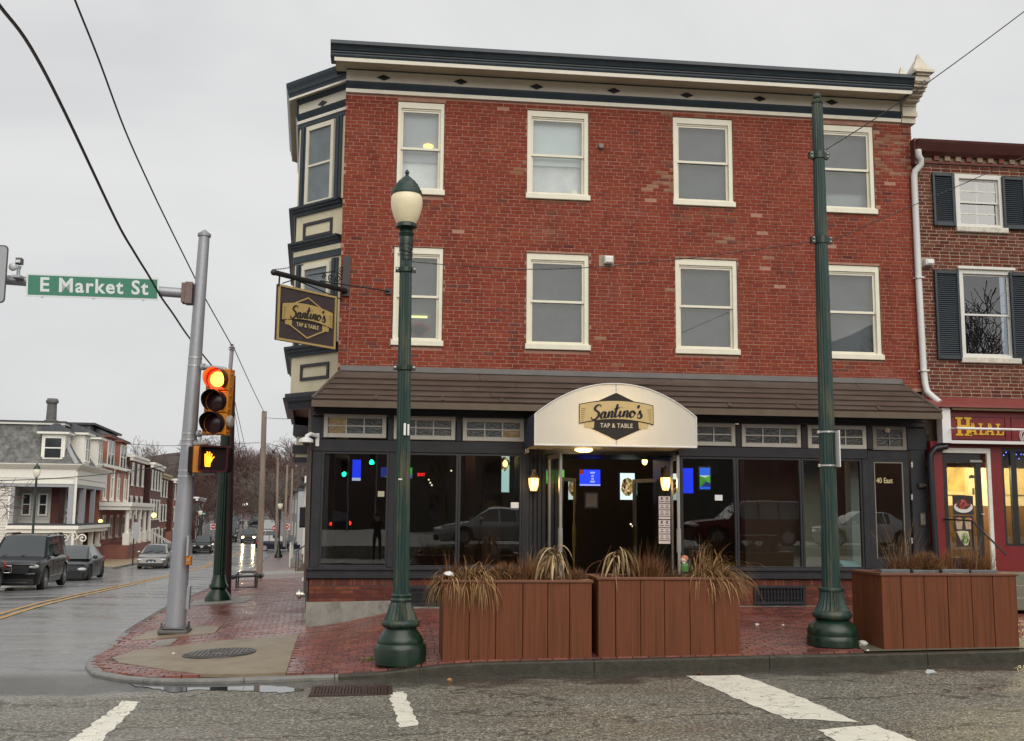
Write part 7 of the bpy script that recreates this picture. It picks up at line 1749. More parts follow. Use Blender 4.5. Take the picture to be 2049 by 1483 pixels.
b = MB(); b.box(dx0, dx1, RY-.06, RY+.15, dz0-.03, dz0+.03); b.build('threshold', CONCG, hs2)
PIC = [(.20,.03,.02),(.10,.03,.015),(.30,.06,.05),(.50,.08,.08),(.05,.02,.012)]
def food(q, m, nm, bg):
 x0, x1, z0, z1 = prect(*q, RY+.03); b = MB(); b.box(x0, x1, RY+.035, RY+.045, z0, z1); o = b.build(nm, bg, do); return o, (x0+x1)/2, (z0+z1)/2, x1-x0, z1-z0
for q, kind in (((1907,992,1948,1030),'plate'),((1909,1032,1948,1062),'wraps'),((1914,1061,1942,1094),'salad')):
 bgm = {'plate': mat('poster_black', (.02,.015,.015), .4), 'wraps': mat('poster_black', (.02,.015,.015)), 'salad': mat('poster_black', (.02,.015,.015))}[kind]
 o, cx_, cz_, w_, h_ = food(q, None, 'food_picture', bgm)
 if kind == 'plate':
  b = MB(); b.prism([(w_*.46*math.cos(a*math.pi/12), h_*.30*math.sin(a*math.pi/12)-h_*.1) for a in range(24)], .004, (cx_, RY+.034, cz_)); b.build('dish', mat('dish_white', (.62,.6,.57), .4), o)
  b = MB(); b.prism([(w_*.36*math.cos(a*math.pi/10)*(1+.1*math.sin(3*a)), h_*.26*math.sin(a*math.pi/10)+h_*.04) for a in range(20)], .007, (cx_, RY+.034, cz_)); b.build('food', screen('meat_print', PIC, 0, (20,1,20)), o)
 elif kind == 'wraps':
  for sx in (-1, 1):
   b = MB(); b.prism([(-.05,-.11),(.05,-.11),(.07,.04),(-.07,.04)], .004, (cx_+sx*.09, RY+.034, cz_)); b.build('wrapper', mat('wrapper_tan', (.42,.30,.2), .6, .3, 30), o)
   b = MB(); b.prism([(.07*math.cos(a*math.pi/8), .045*math.sin(a*math.pi/8)+.06) for a in range(16)], .006, (cx_+sx*.09, RY+.034, cz_)); b.build('food', screen('wrap_print', [(.4,.12,.06),(.2,.25,.05),(.5,.3,.15)], 0, (30,1,30)), o)
 else:
  b = MB(); b.prism([(-.13,.13),(-.02,.14),(.10,.13),(.12,.0),(.08,-.12),(.02,-.13),(-.06,-.02)], .004, (cx_, RY+.034, cz_)); b.build('wrapper', mat('pita_cream', (.55,.5,.33), .6), o)
  b = MB(); b.prism([(.075*math.cos(a*math.pi/8)+.03, .10*math.sin(a*math.pi/8)) for a in range(16)], .006, (cx_, RY+.034, cz_)); b.build('food', screen('salad_print', [(.1,.22,.03),(.25,.3,.1),(.03,.08,.02),(.4,.4,.3)], 0, (34,1,34)), o)
b = MB(); p = at(1945, 955, RY+.03); b.prism([(-.06,0),(.06,0),(.045,.05),(0,.065),(-.045,.05)], .004, (p.x, RY+.045, p.z-.02)); b.box(p.x-.0, p.x+.04, RY+.04, RY+.045, p.z-.32, p.z-.2); b.build('decal', mat('dark_decal', (.05,.04,.03)), do)
b = MB(); b.box(wx0, wx0+.05, RY+.02, RY+.08, wz0, wz1); b.box(wx0+.05, NX1-.3, RY+.02, RY+.08, wz1-.05, wz1); b.box(wx0+.05, NX1-.3, RY+.02, RY+.08, wz0, wz0+.05); xm = at(2033,1000,RY).x; b.box(xm-.06, xm+.05, RY+.01, RY+.08, wz0+.05, wz1-.05)
wo = b.build('display_window', BLACK, hs2); b = MB(); b.box(wx0+.05, NX1-.35, RY+.05, RY+.055, wz0+.05, wz1-.05); b.build('pane', GLASS, wo)
rg = random.Random(2); b = MB()
for i in range(26): b.sphere((wx0+.06+i*.05, RY+.10, wz1-.07-rg.random()*.06-(.1 if i % 7 == 0 else 0)), .012, 6, 4)
o = b.build('string_lights', emitter('blue_string_light', (.15,.2,1), 3), hs2)
b = MB(); YB = 2.4; x0, x1 = rx0+.1, NX1-.1
b.quad((x0,YB,-.1),(x1,YB,-.1),(x1,YB,3.2),(x0,YB,3.2)); b.quad((x0,RY+.16,3.0),(x1,RY+.16,3.0),(x1,YB,3.0),(x0,YB,3.0)); b.quad((x0,RY+.16,0),(x0,YB,0),(x0,YB,3.2),(x0,RY+.16,3.2)); b.quad((x1,RY+.16,0),(x1,YB,0),(x1,YB,3.2),(x1,RY+.16,3.2)); b.quad((x0,RY+.16,.02),(x1,RY+.16,.02),(x1,YB,.02),(x0,YB,.02))
b.build('shop_room', mat('warm_plaster', (.62,.53,.38), .8, .06), hs2)
q = prect(1892, 925, 1938, 990, 2.3); b = MB(); b.box(q[0], q[1], 2.34, 2.38, q[2], q[3]); fo = b.build('picture_frame', mat('pine_frame', (.55,.43,.25), .5), hs2); b = MB(); b.box(q[0]+.07, q[1]-.07, 2.325, 2.338, q[2]+.07, q[3]-.07); b.build('picture', mat('sepia_print', (.40,.28,.10), .6, .5, 4), fo)
q = prect(2010, 925, 2030, 990, 2.3); b = MB(); b.box(q[0], q[1]+.5, 2.34, 2.38, q[2], q[3]); b.build('picture_frame', mat('pine_frame', (.55,.43,.25)), hs2)
b = MB(); q = prect(1895, 1012, 1980, 1100, 2.0); b.box(q[0], q[1]+2, 1.7, 2.2, .05, q[3]); b.build('counter', mat('brown_counter', (.10,.05,.02), .5, .2), hs2)
for (lx, ly) in ((11.3, 1.1), (12.9, 1.1)):
 l = bpy.data.lights.new('shop_lamp', 'POINT'); l.energy = 110; l.color = (1,.80,.45); l.shadow_soft_size = .2
 o = bpy.data.objects.new('shop_lamp', l); COL.objects.link(o); o.parent = hs2; o.location = (lx-NX0, ly-RY, 2.7)
for i in range(3):
 b = MB(); zt_ = .05+dz0-.05-i*.19; b.cham(at(1985,1150,RY).x-1.6, NX1, RY-.35-(i+1)*.3, RY-.0, zt_-.19-.02, zt_-.001*i, .012); b.build('step', mat('mossy_step', (.15,.14,.10), .7, .25, 5, .3, 40), hs2)
rl_ = thing('hand_rail', 'thin black iron hand rail in front of the halal shop door', 'rail', at(1945, 1043, RY-.4))
b = MB(); a, c, e = at(1889,1039,RY-.02), at(1945,1042,RY-.45), at(2013,1110,RY-1.0); b.tube([a, c, e], .018, 6); b.build('rail', BLACK, rl_); b = MB(); b.tube([c, (c.x, c.y, .05)], .02, 6); b.build('post', BLACK, rl_)
ds = thing('downspout', 'white downspout with swan necks between the two brick buildings, black below', 'downspout', at(1840, 500, -.06))
b = MB(); dY = -.07
pts = [at(1837,300,-.2), at(1838,312,-.2), at(1842,318,-.17), at(1843,328,-.14), at(1831,343,-.09), at(1829,352,dY), at(1838,560,dY), at(1848,740,dY), at(1851,768,dY), at(1855,784,-.12), at(1868,796,-.22), at(1880,806,-.32)]
b.tube(pts, .062, 8); b.build('pipe', mat('white_downspout', (.66,.66,.65), .4, .05, 3, dirt=(.45,.43,.4), dscale=3, damt=.3), ds, smooth=50)
b = MB()
for py in (556, 742): q = at(1838 if py < 600 else 1848, py, dY); b.box(q.x-.075, q.x+.075, q.y-.075, 0, q.z-.015, q.z+.015)
b.build('strap', mat('white_downspout', (.66,.66,.65)), ds)
b = MB(); b.tube([at(1895,893,-.42), at(1872,897,-.38), at(1862,910,-.36), at(1862,930,-.36), at(1872,1100,-.36), at(1876,1175,-.36)], .06, 8); b.build('lower_pipe', mat('black_downspout', (.014,.014,.018), .35, .1), ds, smooth=50)
t = thing('wall_light', 'white flood light facing down on the brick right of the downspout', 'light', at(1856,524,0)); p = at(1856,526,-.02)
b = MB(); b.box(p.x-.13, p.x+.13, -.008, .01, p.z-.08, p.z+.10); b.build('mortar_patch', mat('mortar_patch', (.33,.27,.2)), t); b = MB(); b.cham(p.x-.08, p.x+.09, -.14, 0, p.z-.06, p.z+.05, .03); b.build('housing', WPL, t)
# ================================================================== THE FAR SIDE OF THE SIDE ROAD
SLATE = mat('scalloped_grey_slate', (.13,.13,.125), .85, .65, 3.2, .8, 6, spec=.2, dirt=(.30,.30,.27), dscale=2.2, damt=.8)
SLATED = mat('dark_slate', (.045,.047,.055), .6, .3, 4)
OFFW = mat('off_white_siding', (.60,.58,.53), .6, .06, 1.5, dirt=(.45,.42,.37), dscale=1, damt=.3)
TRIMW = mat('cream_white_trim', (.80,.78,.71), .55, .05)
GREYT = mat('grey_trim', (.33,.34,.36), .6, .08)
ORB = brickmat('orange_red_brick', (.36,.11,.07), (.30,.09,.06), (.33,.2,.16), .22, .075, .010)
DKB = brickmat('dark_red_brick', (.12,.04,.035), (.09,.032,.03), (.14,.08,.07), .22, .075, .010)
RDB = brickmat('red_row_brick', (.24,.08,.06), (.20,.065,.05), (.2,.12,.1), .22, .075, .010)
REDIN = mat('maroon_inner_wall', (.10,.028,.022), .7, .2)
HY = 55.0
def V3(px, py, Y): return at(px, py, Y)
class Frame:
 """house frame: origin at a street corner, u along the side road (away), w = to the left, heights absolute"""
 def __init__(s, x, y): s.o = Vector((x, y)); d = Vector((-.066 if y < 88 else -.095, 1)).normalized(); s.u = d; s.w = Vector((-d.y, d.x))
 def P(s, u, w, z): q = s.o+s.u*u+s.w*w; return Vector((q.x, q.y, z))
 def box(s, b, u0, u1, w0, w1, z0, z1):
  b.add([s.P(u, w, z) for z in (z0, z1) for u, w in ((u0,w0),(u1,w0),(u1,w1),(u0,w1))], [(3,2,1,0),(4,5,6,7),(0,1,5,4),(1,2,6,5),(2,3,7,6),(3,0,4,7)]); return b
def far_window(F, side, par, a, b_, z0, z1, m=None, sill=True, t=.10, bars=1, pm=None, off=0.0):
 """side 's' = street face (w=0 plane, a..b along u); 'f' = near face (u=0 plane, a..b along w)"""
 m = m or TRIMW
 def bx(B, p0, p1, zz0, zz1, d0, d1):
  if side == 's': F.box(B, p0, p1, off-d1, off-d0, zz0, zz1)
  else: F.box(B, off-d1, off-d0, p0, p1, zz0, zz1)
 B = MB(); bx(B, a, a+t, z0, z1, 0, .09); bx(B, b_-t, b_, z0, z1, 0, .09); bx(B, a+t, b_-t, z1-t, z1, 0, .09); bx(B, a+t, b_-t, z0, z0+t, 0, .09)
 w = B.build('window', m, par)
 B = MB(); bx(B, a+t, b_-t, z0+t, z1-t, .0, .03); B.build('pane', pm or DGLASS, w)
 B = MB(); zm = (z0+z1)/2; bx(B, a+t, b_-t, zm-.035, zm+.035, .03, .07)
 if sill: bx(B, a-.08, b_+.08, z0-.12, z0-.002, 0, .14); bx(B, a-.06, b_+.06, z1+.002, z1+.14, 0, .10)
 B.build('sash_bars', m, w); return w
# --- the white mansard house
hx = at(152, 930, HY).x
Fm = Frame(hx, HY); LU = 11.0
zG0 = base(HY)-.1; zEv = at(150, 929, HY).z; zTp = at(145, 846, HY+.8).z; zFr = at(150, 958, HY).z; zP2 = at(150, 1036, HY).z; zP1 = at(150, 1013+12, HY).z
WH = 13.5
mh = thing('mansard_house', 'off white corner house with scalloped slate mansard roof and stacked porches', 'house', Fm.P(0, 0, zG0))
PD, PWd = 2.6, 3.4       # porch recess at the corner: depth along u, width along w
b = MB(); Fm.box(b, .2, LU, 3.95, WH, zG0, zEv-.5); Fm.box(b, 2.6, LU, 1.52, 3.95, zG0, zEv-.5); b.build('wall', OFFW, mh)
zz_ = zG0+.3
n_cl = 0
while zz_ < zEv-.75:
 b = MB(); b.add([Fm.P(.2-.05, 4.0, zz_), Fm.P(.2-.05, WH, zz_), Fm.P(.2-.015, WH, zz_+.2), Fm.P(.2-.015, 4.0, zz_+.2), Fm.P(.2, 4.0, zz_), Fm.P(.2, WH, zz_)], [(0,1,2,3),(0,4,5,1)]); b.build('clapboard', OFFW, mh, fix=False); zz_ += .2; n_cl += 1
b = MB(); Fm.box(b, .10, .2, 3.85, 4.06, zG0, zEv-.6); b.build('corner_board', TRIMW, mh)
b = MB(); Fm.box(b, 2.56, LU, 1.45, 1.52, zG0+.9, zEv-.6); Fm.box(b, 2.54, 2.6, 1.45, 1.95, zG0+.9, zEv-.6); b.build('porch_wall', REDIN, mh)
b = MB()
for k in range(9): Fm.box(b, 2.585, 2.6, 1.95, 3.95, zP2-.2+.3*k, zP2+.07+.3*k)
b.build('porch_panel', mat('porch_grey', (.50,.48,.45), .7, .1), mh)
prof = lambda z0_, z1_: None
pth = [tuple(Fm.P(LU, 0, 0).xy), tuple(Fm.P(0, 0, 0).xy), tuple(Fm.P(0, WH, 0).xy)]
pth = pth[::-1]
def fsw(prof, nm, m, par=mh): return MB().sweep(prof, pth).build(nm, m, par)
def osgn(): 
 d = (Vector(pth[1])-Vector(pth[0])).normalized(); nrm = Vector((d.y, -d.x)); return 1 if nrm.dot(-Fm.u) > 0 else -1
if osgn() < 0: pth = pth[::-1]
h_ = zEv-zFr
fsw([(-.4,zFr-.35),(.0,zFr-.35),(.0,zFr),(.06,zFr+.02),(.06,zEv-.38),(.12,zEv-.34),(.28,zEv-.22),(.45,zEv-.06),(.46,zEv),(-.4,zEv+.03)], 'cornice', TRIMW)
b = MB(); Fm.box(b, .04, LU, .04, WH, zFr-.55, zFr-.351); b.build('beam', GREYT, mh)
ins = 1.35
def mans(z): t = (z-zEv)/(zTp-zEv); return .1+ins*(1-(1-t)**1.7)
lv = [lerp(zEv+.02, zTp, i/5) for i in range(6)]
vs = []; 
for z in lv:
 o_ = mans(z); vs += [Fm.P(o_-.2, o_-.2, z), Fm.P(o_-.2, WH, z), Fm.P(LU, WH, z), Fm.P(LU, o_-.2, z)]
fs = []
for i in range(5):
 for j in range(4): a = i*4+j; c = i*4+(j+1) % 4; fs.append((a, c, c+4, a+4))
fs.append(tuple(range(20, 24)))
b = MB(); b.add(vs, fs); rfm = b.build('mansard_roof', SLATE, mh)
b = MB(); o_ = mans(zTp)-.2; Fm.box(b, o_-.25, LU, o_-.25, WH, zTp, zTp+.10); b.build('roof_edge', SLATED, mh)
b = MB(); Fm.box(b, o_-.18, LU, o_-.18, WH, zTp-.14, zTp-.001); b.build('roof_trim', TRIMW, mh)
b = MB(); b.tube([Fm.P(mans(z)-.2, mans(z)-.2, z) for z in lv], .14, 6); b.build('hip_trim', GREYT, mh)
def dormer(F, par, side, c, z0, z1, w, rise, tot, depth=1.6, wm=TRIMW, rm=SLATED, off=.25, nwin=1, wallm=None):
 def bx(B, p0, p1, zz0, zz1, d0, d1):
  if side == 's': F.box(B, p0, p1, d0, d1, zz0, zz1)
  else: F.box(B, d0, d1, p0, p1, zz0, zz1)
 def pt(p, d, z): return F.P(p, d, z) if side == 's' else F.P(d, p, z)
 B = MB(); bx(B, c-w/2, c+w/2, z0, z1, off, off+depth); d = B.build('dormer', wallm or wm, par)
 for i in range(nwin):
  ww = (w-.26)/nwin; a = c-w/2+.13+i*ww
  B = MB(); bx(B, a+.09, a+ww-.09, z0+.26, z1-.28, off-.03, off-.001); B.build('pane', DGLASS, d)
  B = MB(); zm = (z0+z1)/2; bx(B, a+.09, a+ww-.09, zm-.04, zm+.04, off-.06, off-.031); bx(B, a+.02, a+.09, z0+.2, z1-.2, off-.07, off-.002); bx(B, a+ww-.09, a+ww-.02, z0+.2, z1-.2, off-.07, off-.002); bx(B, a+.02, a+ww-.02, z1-.28, z1-.2, off-.071, off-.003); bx(B, a-.04, a+ww+.04, z0+.14, z0+.26, off-.09, off-.003); B.build('window_frame', TRIMW, d)
 B = MB(); e = .28; bx(B, c-w/2-e, c+w/2+e, z1, z1+.16, off-e, off+depth); B.build('eave', wm, d)
 B = MB(); zr = z1+rise
 B.add([pt(c-w/2-e-.03, off-e-.03, z1+.16), pt(c+w/2+e+.03, off-e-.03, z1+.16), pt(c+w/2+e+.03, off+depth, z1+.16), pt(c-w/2-e-.03, off+depth, z1+.16), pt(c-w*.1, off+w*.45, zr), pt(c+w*.1, off+w*.45, zr), pt(c+w*.1, off+depth, zr), pt(c-w*.1, off+depth, zr)], [(0,1,5,4),(1,2,6,5),(3,0,4,7),(4,5,6,7),(2,3,7,6)])
 B.build('dormer_roof', rm, d); return d
wd = (zEv-zTp)
dpx0, dpx1 = at(84, 900, HY), at(126, 900, HY)
cw = Fm.w.dot(Vector(((dpx0.x+dpx1.x)/2, HY))-Fm.o)
dormer(Fm, mh, 'f', cw, at(100,924,HY).z, at(100,868,HY).z, 1.45, .75, 0)
for pxa in (164, 190):
 best = min((abs((lambda p: CX+F_PX*((p-EYE).dot(c_r))/((p-EYE).dot(c_f)))(Fm.P(u/10, .3, zEv+1))-pxa), u/10) for u in range(0, 115))[1]
 dormer(Fm, mh, 's', best, zEv+.12, zEv+2.1, 1.9, .8, 0, nwin=2, off=-.02, depth=1.9)
ch = at(102, 846, HY+4); b = MB(); M_ = Matrix.Translation((ch.x, HY+4, zTp))
b.lathe([(.52,0),(.52,.35),(.36,.42),(.33,1.55),(.42,1.6),(.44,1.75),(.36,1.85),(.36,1.9),(0,1.9)], n=8, M=M_); b.build('chimney', mat('grey_stone_chimney', (.12,.12,.115), .8, .3, 3), mh)
b = MB(); Fm.box(b, -.35, LU+.4, -.45, 4.0, zP2-.75, zP2-.52); Fm.box(b, -.2, LU+.3, -.3, 4.0, zP2-1.0, zP2-.76); b.build('porch_roof', TRIMW, mh)
b = MB(); Fm.box(b, -.3, LU, -.4, 3.9, zP2-.519, zP2-.40); b.build('porch_deck', SLATED, mh)
for (u, w, r, m) in ((.15,.15,.20,GREYT),(3.6,.15,.17,GREYT),(7.2,.15,.15,GREYT),(.2,3.8,.12,GREYT)):
 b = MB(); Fm.box(b, u-r, u+r, w-r, w+r, zP2-.399, zFr-.551); b.build('porch_post', m, mh)
for (u, w, r, m) in ((.15,.15,.20,GREYT),(2.0,.15,.12,TRIMW),(3.6,.15,.15,TRIMW),(7.0,.1,.15,TRIMW),(9.6,.1,.15,TRIMW),(.2,3.8,.12,TRIMW)):
 b = MB(); Fm.box(b, u-r, u+r, w-r, w+r, zG0+1.0, zP2-1.001); Fm.box(b, u-r-.08, u+r+.08, w-r-.08, w+r+.08, zG0+.9, zG0+1.2); b.build('porch_post', m, mh)
b = MB(); Fm.box(b, -.1, LU+.2, -.15, 3.0, zG0, zG0+1.0); b.build('porch_base', RDB, mh)
b = MB(); b.tube([Fm.P(-.12, -.1, zEv-.5), Fm.P(-.12, -.1, zG0)], .09, 6); b.build('downpipe', TRIMW, mh)
far_window(Fm, 'f', mh, 9.7, 11.2, zG0+2.9+2.6, zG0+2.9+5.0, mat('maroon_shutter', (.07,.03,.035), .6), sill=False, t=.12, off=.2)
far_window(Fm, 'f', mh, 9.9, 11.6, zG0+.9, zG0+3.6, TRIMW, off=.2)
for (a_, z0_, z1_) in ((2.15, zP2+.1, zFr-.95), (3.2, zP2+.1, zFr-.95), (2.15, zG0+1.2, zP2-1.35), (3.2, zG0+1.2, zP2-1.35)):
 far_window(Fm, 'f', mh, a_, a_+.6, z0_, z1_, TRIMW, sill=False, off=2.55)
b = MB()
for i in range(5): b.tube(spiral(Fm.P(-.1, 1.9+i*.55-2.6, zP2-1.35)+Vector((0,0,.1*(i % 2))), .3, 1.4, Vector((Fm.w.x, Fm.w.y, 0)), Vector((0,0,1)), 14), .045, 4)
b.build('scroll_bracket', TRIMW, mh)
for a_ in (4.4, 6.4, 8.6): far_window(Fm, 's', mh, a_, a_+.8, zG0+1.4, zG0+3.6, TRIMW, off=1.45); far_window(Fm, 's', mh, a_, a_+.8, zP2+.1, zP2+2.0, TRIMW, off=1.45)
# --- the red brick mansard house beside it
F2 = Frame(*Fm.P(LU+.05, .35, 0).xy); L2 = 12.5; z2E = at(228, 936, HY+16).z; z2T = at(222, 857, HY+13).z+.1
bh = thing('brick_mansard_house', 'orange red brick house with arched white windows and brick dormers', 'house', F2.P(0, 0, zG0))
b = MB(); F2.box(b, 0, L2, 0, 12, zG0-.4, z2E+.05); b.build('wall', ORB, bh)
vs = []
for i in range(5):
 t = i/4; z = lerp(z2E+.051, z2T, t); o_ = 1.25*(1-(1-t)**1.6); vs += [F2.P(o_*.35, o_-.15, z), F2.P(L2-.02, o_-.15, z), F2.P(L2-.02, 12, z), F2.P(o_*.35, 12, z)]
fs = []
for i in range(4):
 for j in range(4): a = i*4+j; c = i*4+(j+1) % 4; fs.append((a, c, c+4, a+4))
fs.append((16,17,18,19)); b = MB(); b.add(vs, fs); b.build('mansard_roof', SLATE, bh)
b = MB(); F2.box(b, .2, L2+.1, .7, 12, z2T, z2T+.16); b.build('roof_edge', SLATED, bh)
b = MB(); F2.box(b, -.02, L2+.15, -.25, .0, z2E-.1, z2E+.12); b.build('eave', TRIMW, bh)
for u in (2.6, 8.4): dormer(F2, bh, 's', u, z2E-.2, z2E+2.2, 3.2, .9, 0, depth=2.2, wm=RDB, off=-.14, nwin=2, wallm=ORB)
def arched(F, par, u, z0, z1, w=.85):
 wdw = far_window(F, 's', par, u-w/2, u+w/2, z0, z1, TRIMW, sill=False, t=.12)
 B = MB(); pts = [(w/2*math.cos(math.pi*i/8), w*.42*math.sin(math.pi*i/8)) for i in range(9)]
 U = Vector((F.u.x, F.u.y, 0)); B.prism([(-a, c) for a, c in pts], .09, F.P(u, 0, z1), U, (0,0,1)) if False else B.prism(pts, -.09, F.P(u, 0, z1), U, (0,0,1))
 B.build('arch_head', TRIMW, wdw)
 B = MB(); F.box(B, u-w/2-.12, u+w/2+.12, -.16, 0, z0-.16, z0-.002); B.build('sill', TRIMW, wdw)
for u in (1.5, 4.6, 7.6, 11.0): arched(F2, bh, u, 2.55, 4.35, 1.0)
b = MB(); F2.box(b, -.2, L2+.1, -2.4, -.0, 2.0, 2.3); F2.box(b, -.1, L2, -2.25, 0, 1.72, 1.999); b.build('porch_roof', TRIMW, bh)
zpf = zG0+1.05
b = MB(); F2.box(b, 0, L2, -2.2, 0, zG0-.3, zpf); b.build('porch_base', RDB, bh)
for u in (.4, 3.4, 6.3, 9.2, 12.1): b = MB(); b.lathe([(.17,zpf+.9),(.16,zpf+1.5),(.14,1.719)], F2.P(u,-2.0,0).x, F2.P(u,-2.0,0).y, 10); F2.box(b, u-.24, u+.24, -2.24, -1.76, zpf, zpf+.9); b.build('porch_column', TRIMW, bh)
for i in range(30):
 pass
b = MB()
for u0, u1 in ((.6,3.2),(3.6,6.1),(6.5,9.0),(9.4,11.9)):
 F2.box(b, u0, u1, -2.05, -1.95, zpf+.75, zpf+.85)
 for i in range(9): uu = lerp(u0, u1, (i+.5)/9); F2.box(b, uu-.04, uu+.04, -2.04, -1.96, zpf+.1, zpf+.75)
b.build('porch_railing', TRIMW, bh)
for u in (2, 5, 8, 11): far_window(F2, 's', bh, u-.5, u+.5, zpf+.5, 1.2, TRIMW)
b = MB(); b.tube([F2.P(4.2+.9, -.08, z2E), F2.P(5.1, -.08, 2.3)], .07, 6); b.tube([F2.P(L2-.1, -.08, z2E), F2.P(L2-.1, -.08, 2.3)], .08, 6); b.build('downpipe', TRIMW, bh)
b = MB()
for i in range(6): F2.box(b, 10.6, 12.0, -2.6-.32*i-.32, -2.2, zG0-.4, zpf-.2*(i+1))
b.build('porch_steps', mat('grey_steps', (.30,.30,.30), .7), bh)
b = MB()
for u in (10.55, 12.05):
 b.tube([F2.P(u, -2.2, zpf+.9), F2.P(u, -4.3, zpf-.35)], .045, 5); 
 for i in range(8): q = i/7; b.tube([F2.P(u, -2.2-2.1*q, zpf+.9-1.25*q), F2.P(u, -2.2-2.1*q, zpf+.1-1.25*q)], .03, 4)
 b.tube([F2.P(u, -4.3, zpf-.3), F2.P(u, -4.3, zG0)], .06, 5)
b.build('stair_rail', mat('grey_rail', (.55,.54,.52), .6), bh)
# --- the row of brick houses with shutters
DSH = mat('near_black_shutter', (.015,.016,.02), .5, .1)
def row_house(y0, L_, px_hint, zr, m, nwin, trim, label, setb=0.0, chim=False, shut=DSH):
 F = Frame(*Fm.P(y0-HY, .35+setb, 0).xy); zb = base(y0+L_/2)-.2
 t = thing('row_house', label, 'house', F.P(0, 0, zb), 'brick row houses down the side road')
 b = MB(); F.box(b, 0, L_, 0, 10, zb-.4, zr); b.build('wall', m, t)
 b = MB(); F.box(b, 0, .02, 0, 10, zr-5.8, zr-.01); b.build('end_wall', DKB, t)
 b = MB(); F.box(b, -.15, L_+.1, -.42, .3, zr-.0, zr+.22); F.box(b, -.1, L_+.05, -.28, 0, zr-.28, zr-.001); F.box(b, -.1, L_, .3, 10, zr, zr+.1); b.build('cornice', trim, t)
 H_ = zr-zb; fl = H_/3
 for k in range(3):
  z1 = zr-.55-k*fl; z0 = z1-fl*.62
  for i in range(nwin):
   u = L_*(i+.5)/nwin
   if k == 2 and i == nwin-1:
    B = MB(); F.box(B, u-.55, u+.55, -.08, 0, zb+.5, z1); d = B.build('door', mat('dark_panel_door', (.03,.03,.035), .4), t); B = MB(); F.box(B, u-.7, u+.7, -.12, -.0, z1+.01, z1+.2); B.build('door_head', trim, d); continue
   far_window(F, 's', t, u-.5, u+.5, z0, z1, TRIMW, t=.20)
   B = MB(); F.box(B, u-1.02, u-.56, -.06, 0, z0, z1); B.build('shutter', shut, t); B = MB(); F.box(B, u+.56, u+1.02, -.06, 0, z0, z1); B.build('shutter', shut, t)
 if chim: b = MB(); F.box(b, 1.6, 3.0, 2.5, 3.6, zr, zr+1.5); F.box(b, 1.5, 3.1, 2.4, 3.7, zr+1.5, zr+1.65); b.build('chimney', DKB, t)
 return t
zr1 = at(285, 918, 82).z
row_house(79.2, 9.0, 0, zr1, RDB, 3, TRIMW, 'brick row house with black shutters right after the mansard house, chimney on its roof', chim=True)
row_house(88.5, 10.5, 0, zr1-.25, mat('plum_row_paint', (.12,.05,.05), .8, .15, 1.2), 4, TRIMW, 'taller brick row house with four windows per floor and pale bracketed cornice', setb=-.5)
row_house(99.2, 9.5, 0, zr1-.9, RDB, 3, mat('tan_trim', (.45,.36,.2), .6), 'brick row house with tan window trim half way down the row')
row_house(109, 11, 0, zr1-1.2, ORB, 3, TRIMW, 'lower orange brick row house at the far end of the row', setb=-.3)
row_house(128, 16, 0, zr1-3, DKB, 4, TRIMW, 'dark brick house beyond the cross street glimpsed beside the grey mast', setb=-1.0)
# --- right hand side of the side road, seen edge on at the left of the corner building
def side_house(y0, L_, zr, m, label, prot=0.0, roofm=SLATED):
 x0 = Xw(y0)-prot; x1 = Xw(y0+L_)-prot; zb = base(y0)-.3
 t = thing('side_house', label, 'house', (x0, y0, zb), 'houses on the right of the side road')
 b = MB(); b.add([(x, y, z) for z in (zb, zr) for x, y in ((x0,y0),(x1,y0+L_),(x1+8,y0+L_),(x0+8,y0))], [(3,2,1,0),(4,5,6,7),(0,1,5,4),(1,2,6,5),(2,3,7,6),(3,0,4,7)]); b.build('wall', m, t)
 b = MB(); b.add([(x0-.3,y0-.1,zr),(x1-.3,y0+L_,zr),(x1+8,y0+L_,zr),(x0+8,y0-.1,zr),(x0+3,y0-.1,zr+1.6),(x1+3,y0+L_,zr+1.6)], [(0,1,5,4),(0,4,3),(1,2,5),(3,4,5,2),(0,3,2,1)]); b.build('roof', roofm, t)
 for k in range(2):
  for i in range(3):
   y = lerp(y0, y0+L_, (i+.5)/3); x = Xw(y)-prot; B = MB(); B.box(x-.04, x+.06, y-.5, y+.5, zb+1.2+2.8*k, zb+2.9+2.8*k); wv = B.build('window', TRIMW, t); B = MB(); B.box(x-.05, x-.041, y-.4, y+.4, zb+1.3+2.8*k, zb+2.8+2.8*k); B.build('pane', DGLASS, wv)
 return t
side_house(44, 9, 3.2, OFFW, 'white clapboard side house beyond the corner building', .1)
side_house(55, 10, 3.6, mat('teal_grey_siding', (.10,.14,.13), .7), 'grey green side house further along the right pavement', .1)
side_house(68, 12, 4.4, RDB, 'brick side house near the far lamp post', .2)
side_house(112, 22, 4.2, mat('pale_grey_siding', (.36,.36,.36), .7), 'pale grey house beyond the cross street on the right', -.3)
t = thing('porch_steps', 'brown steps with a thin black rail on the right pavement far along the side road', 'steps', (Xw(36)-.5, 36, S(Xw(36)-.5, 36)))
b = MB(); 
for i in range(3): b.box(Xw(36)-.35+.2*i, Xw(36)+.4, 35.4+.001*i, 37, S(Xw(36)-.6,36)-.1, S(Xw(36)-.6,36)+.19*(i+1))
b.build('step', mat('brown_step', (.10,.07,.05), .7, .2), t); b = MB(); xa = Xw(36)-.40; zb = S(xa, 36)
b.tube([(xa,35.4,zb),(xa,35.4,zb+1.0),(xa+.7,35.4,zb+1.5),(xa+.7,35.4,zb+.6)], .025, 5); b.tube([(xa,37,zb),(xa,37,zb+1.0),(xa+.7,37,zb+1.5)], .025, 5); b.build('rail', BLACK, t)
t = thing('porch_steps', 'pale steps and white rail beside the white side house', 'steps', (Xw(46)-1.2, 46, S(Xw(46)-1, 46)))
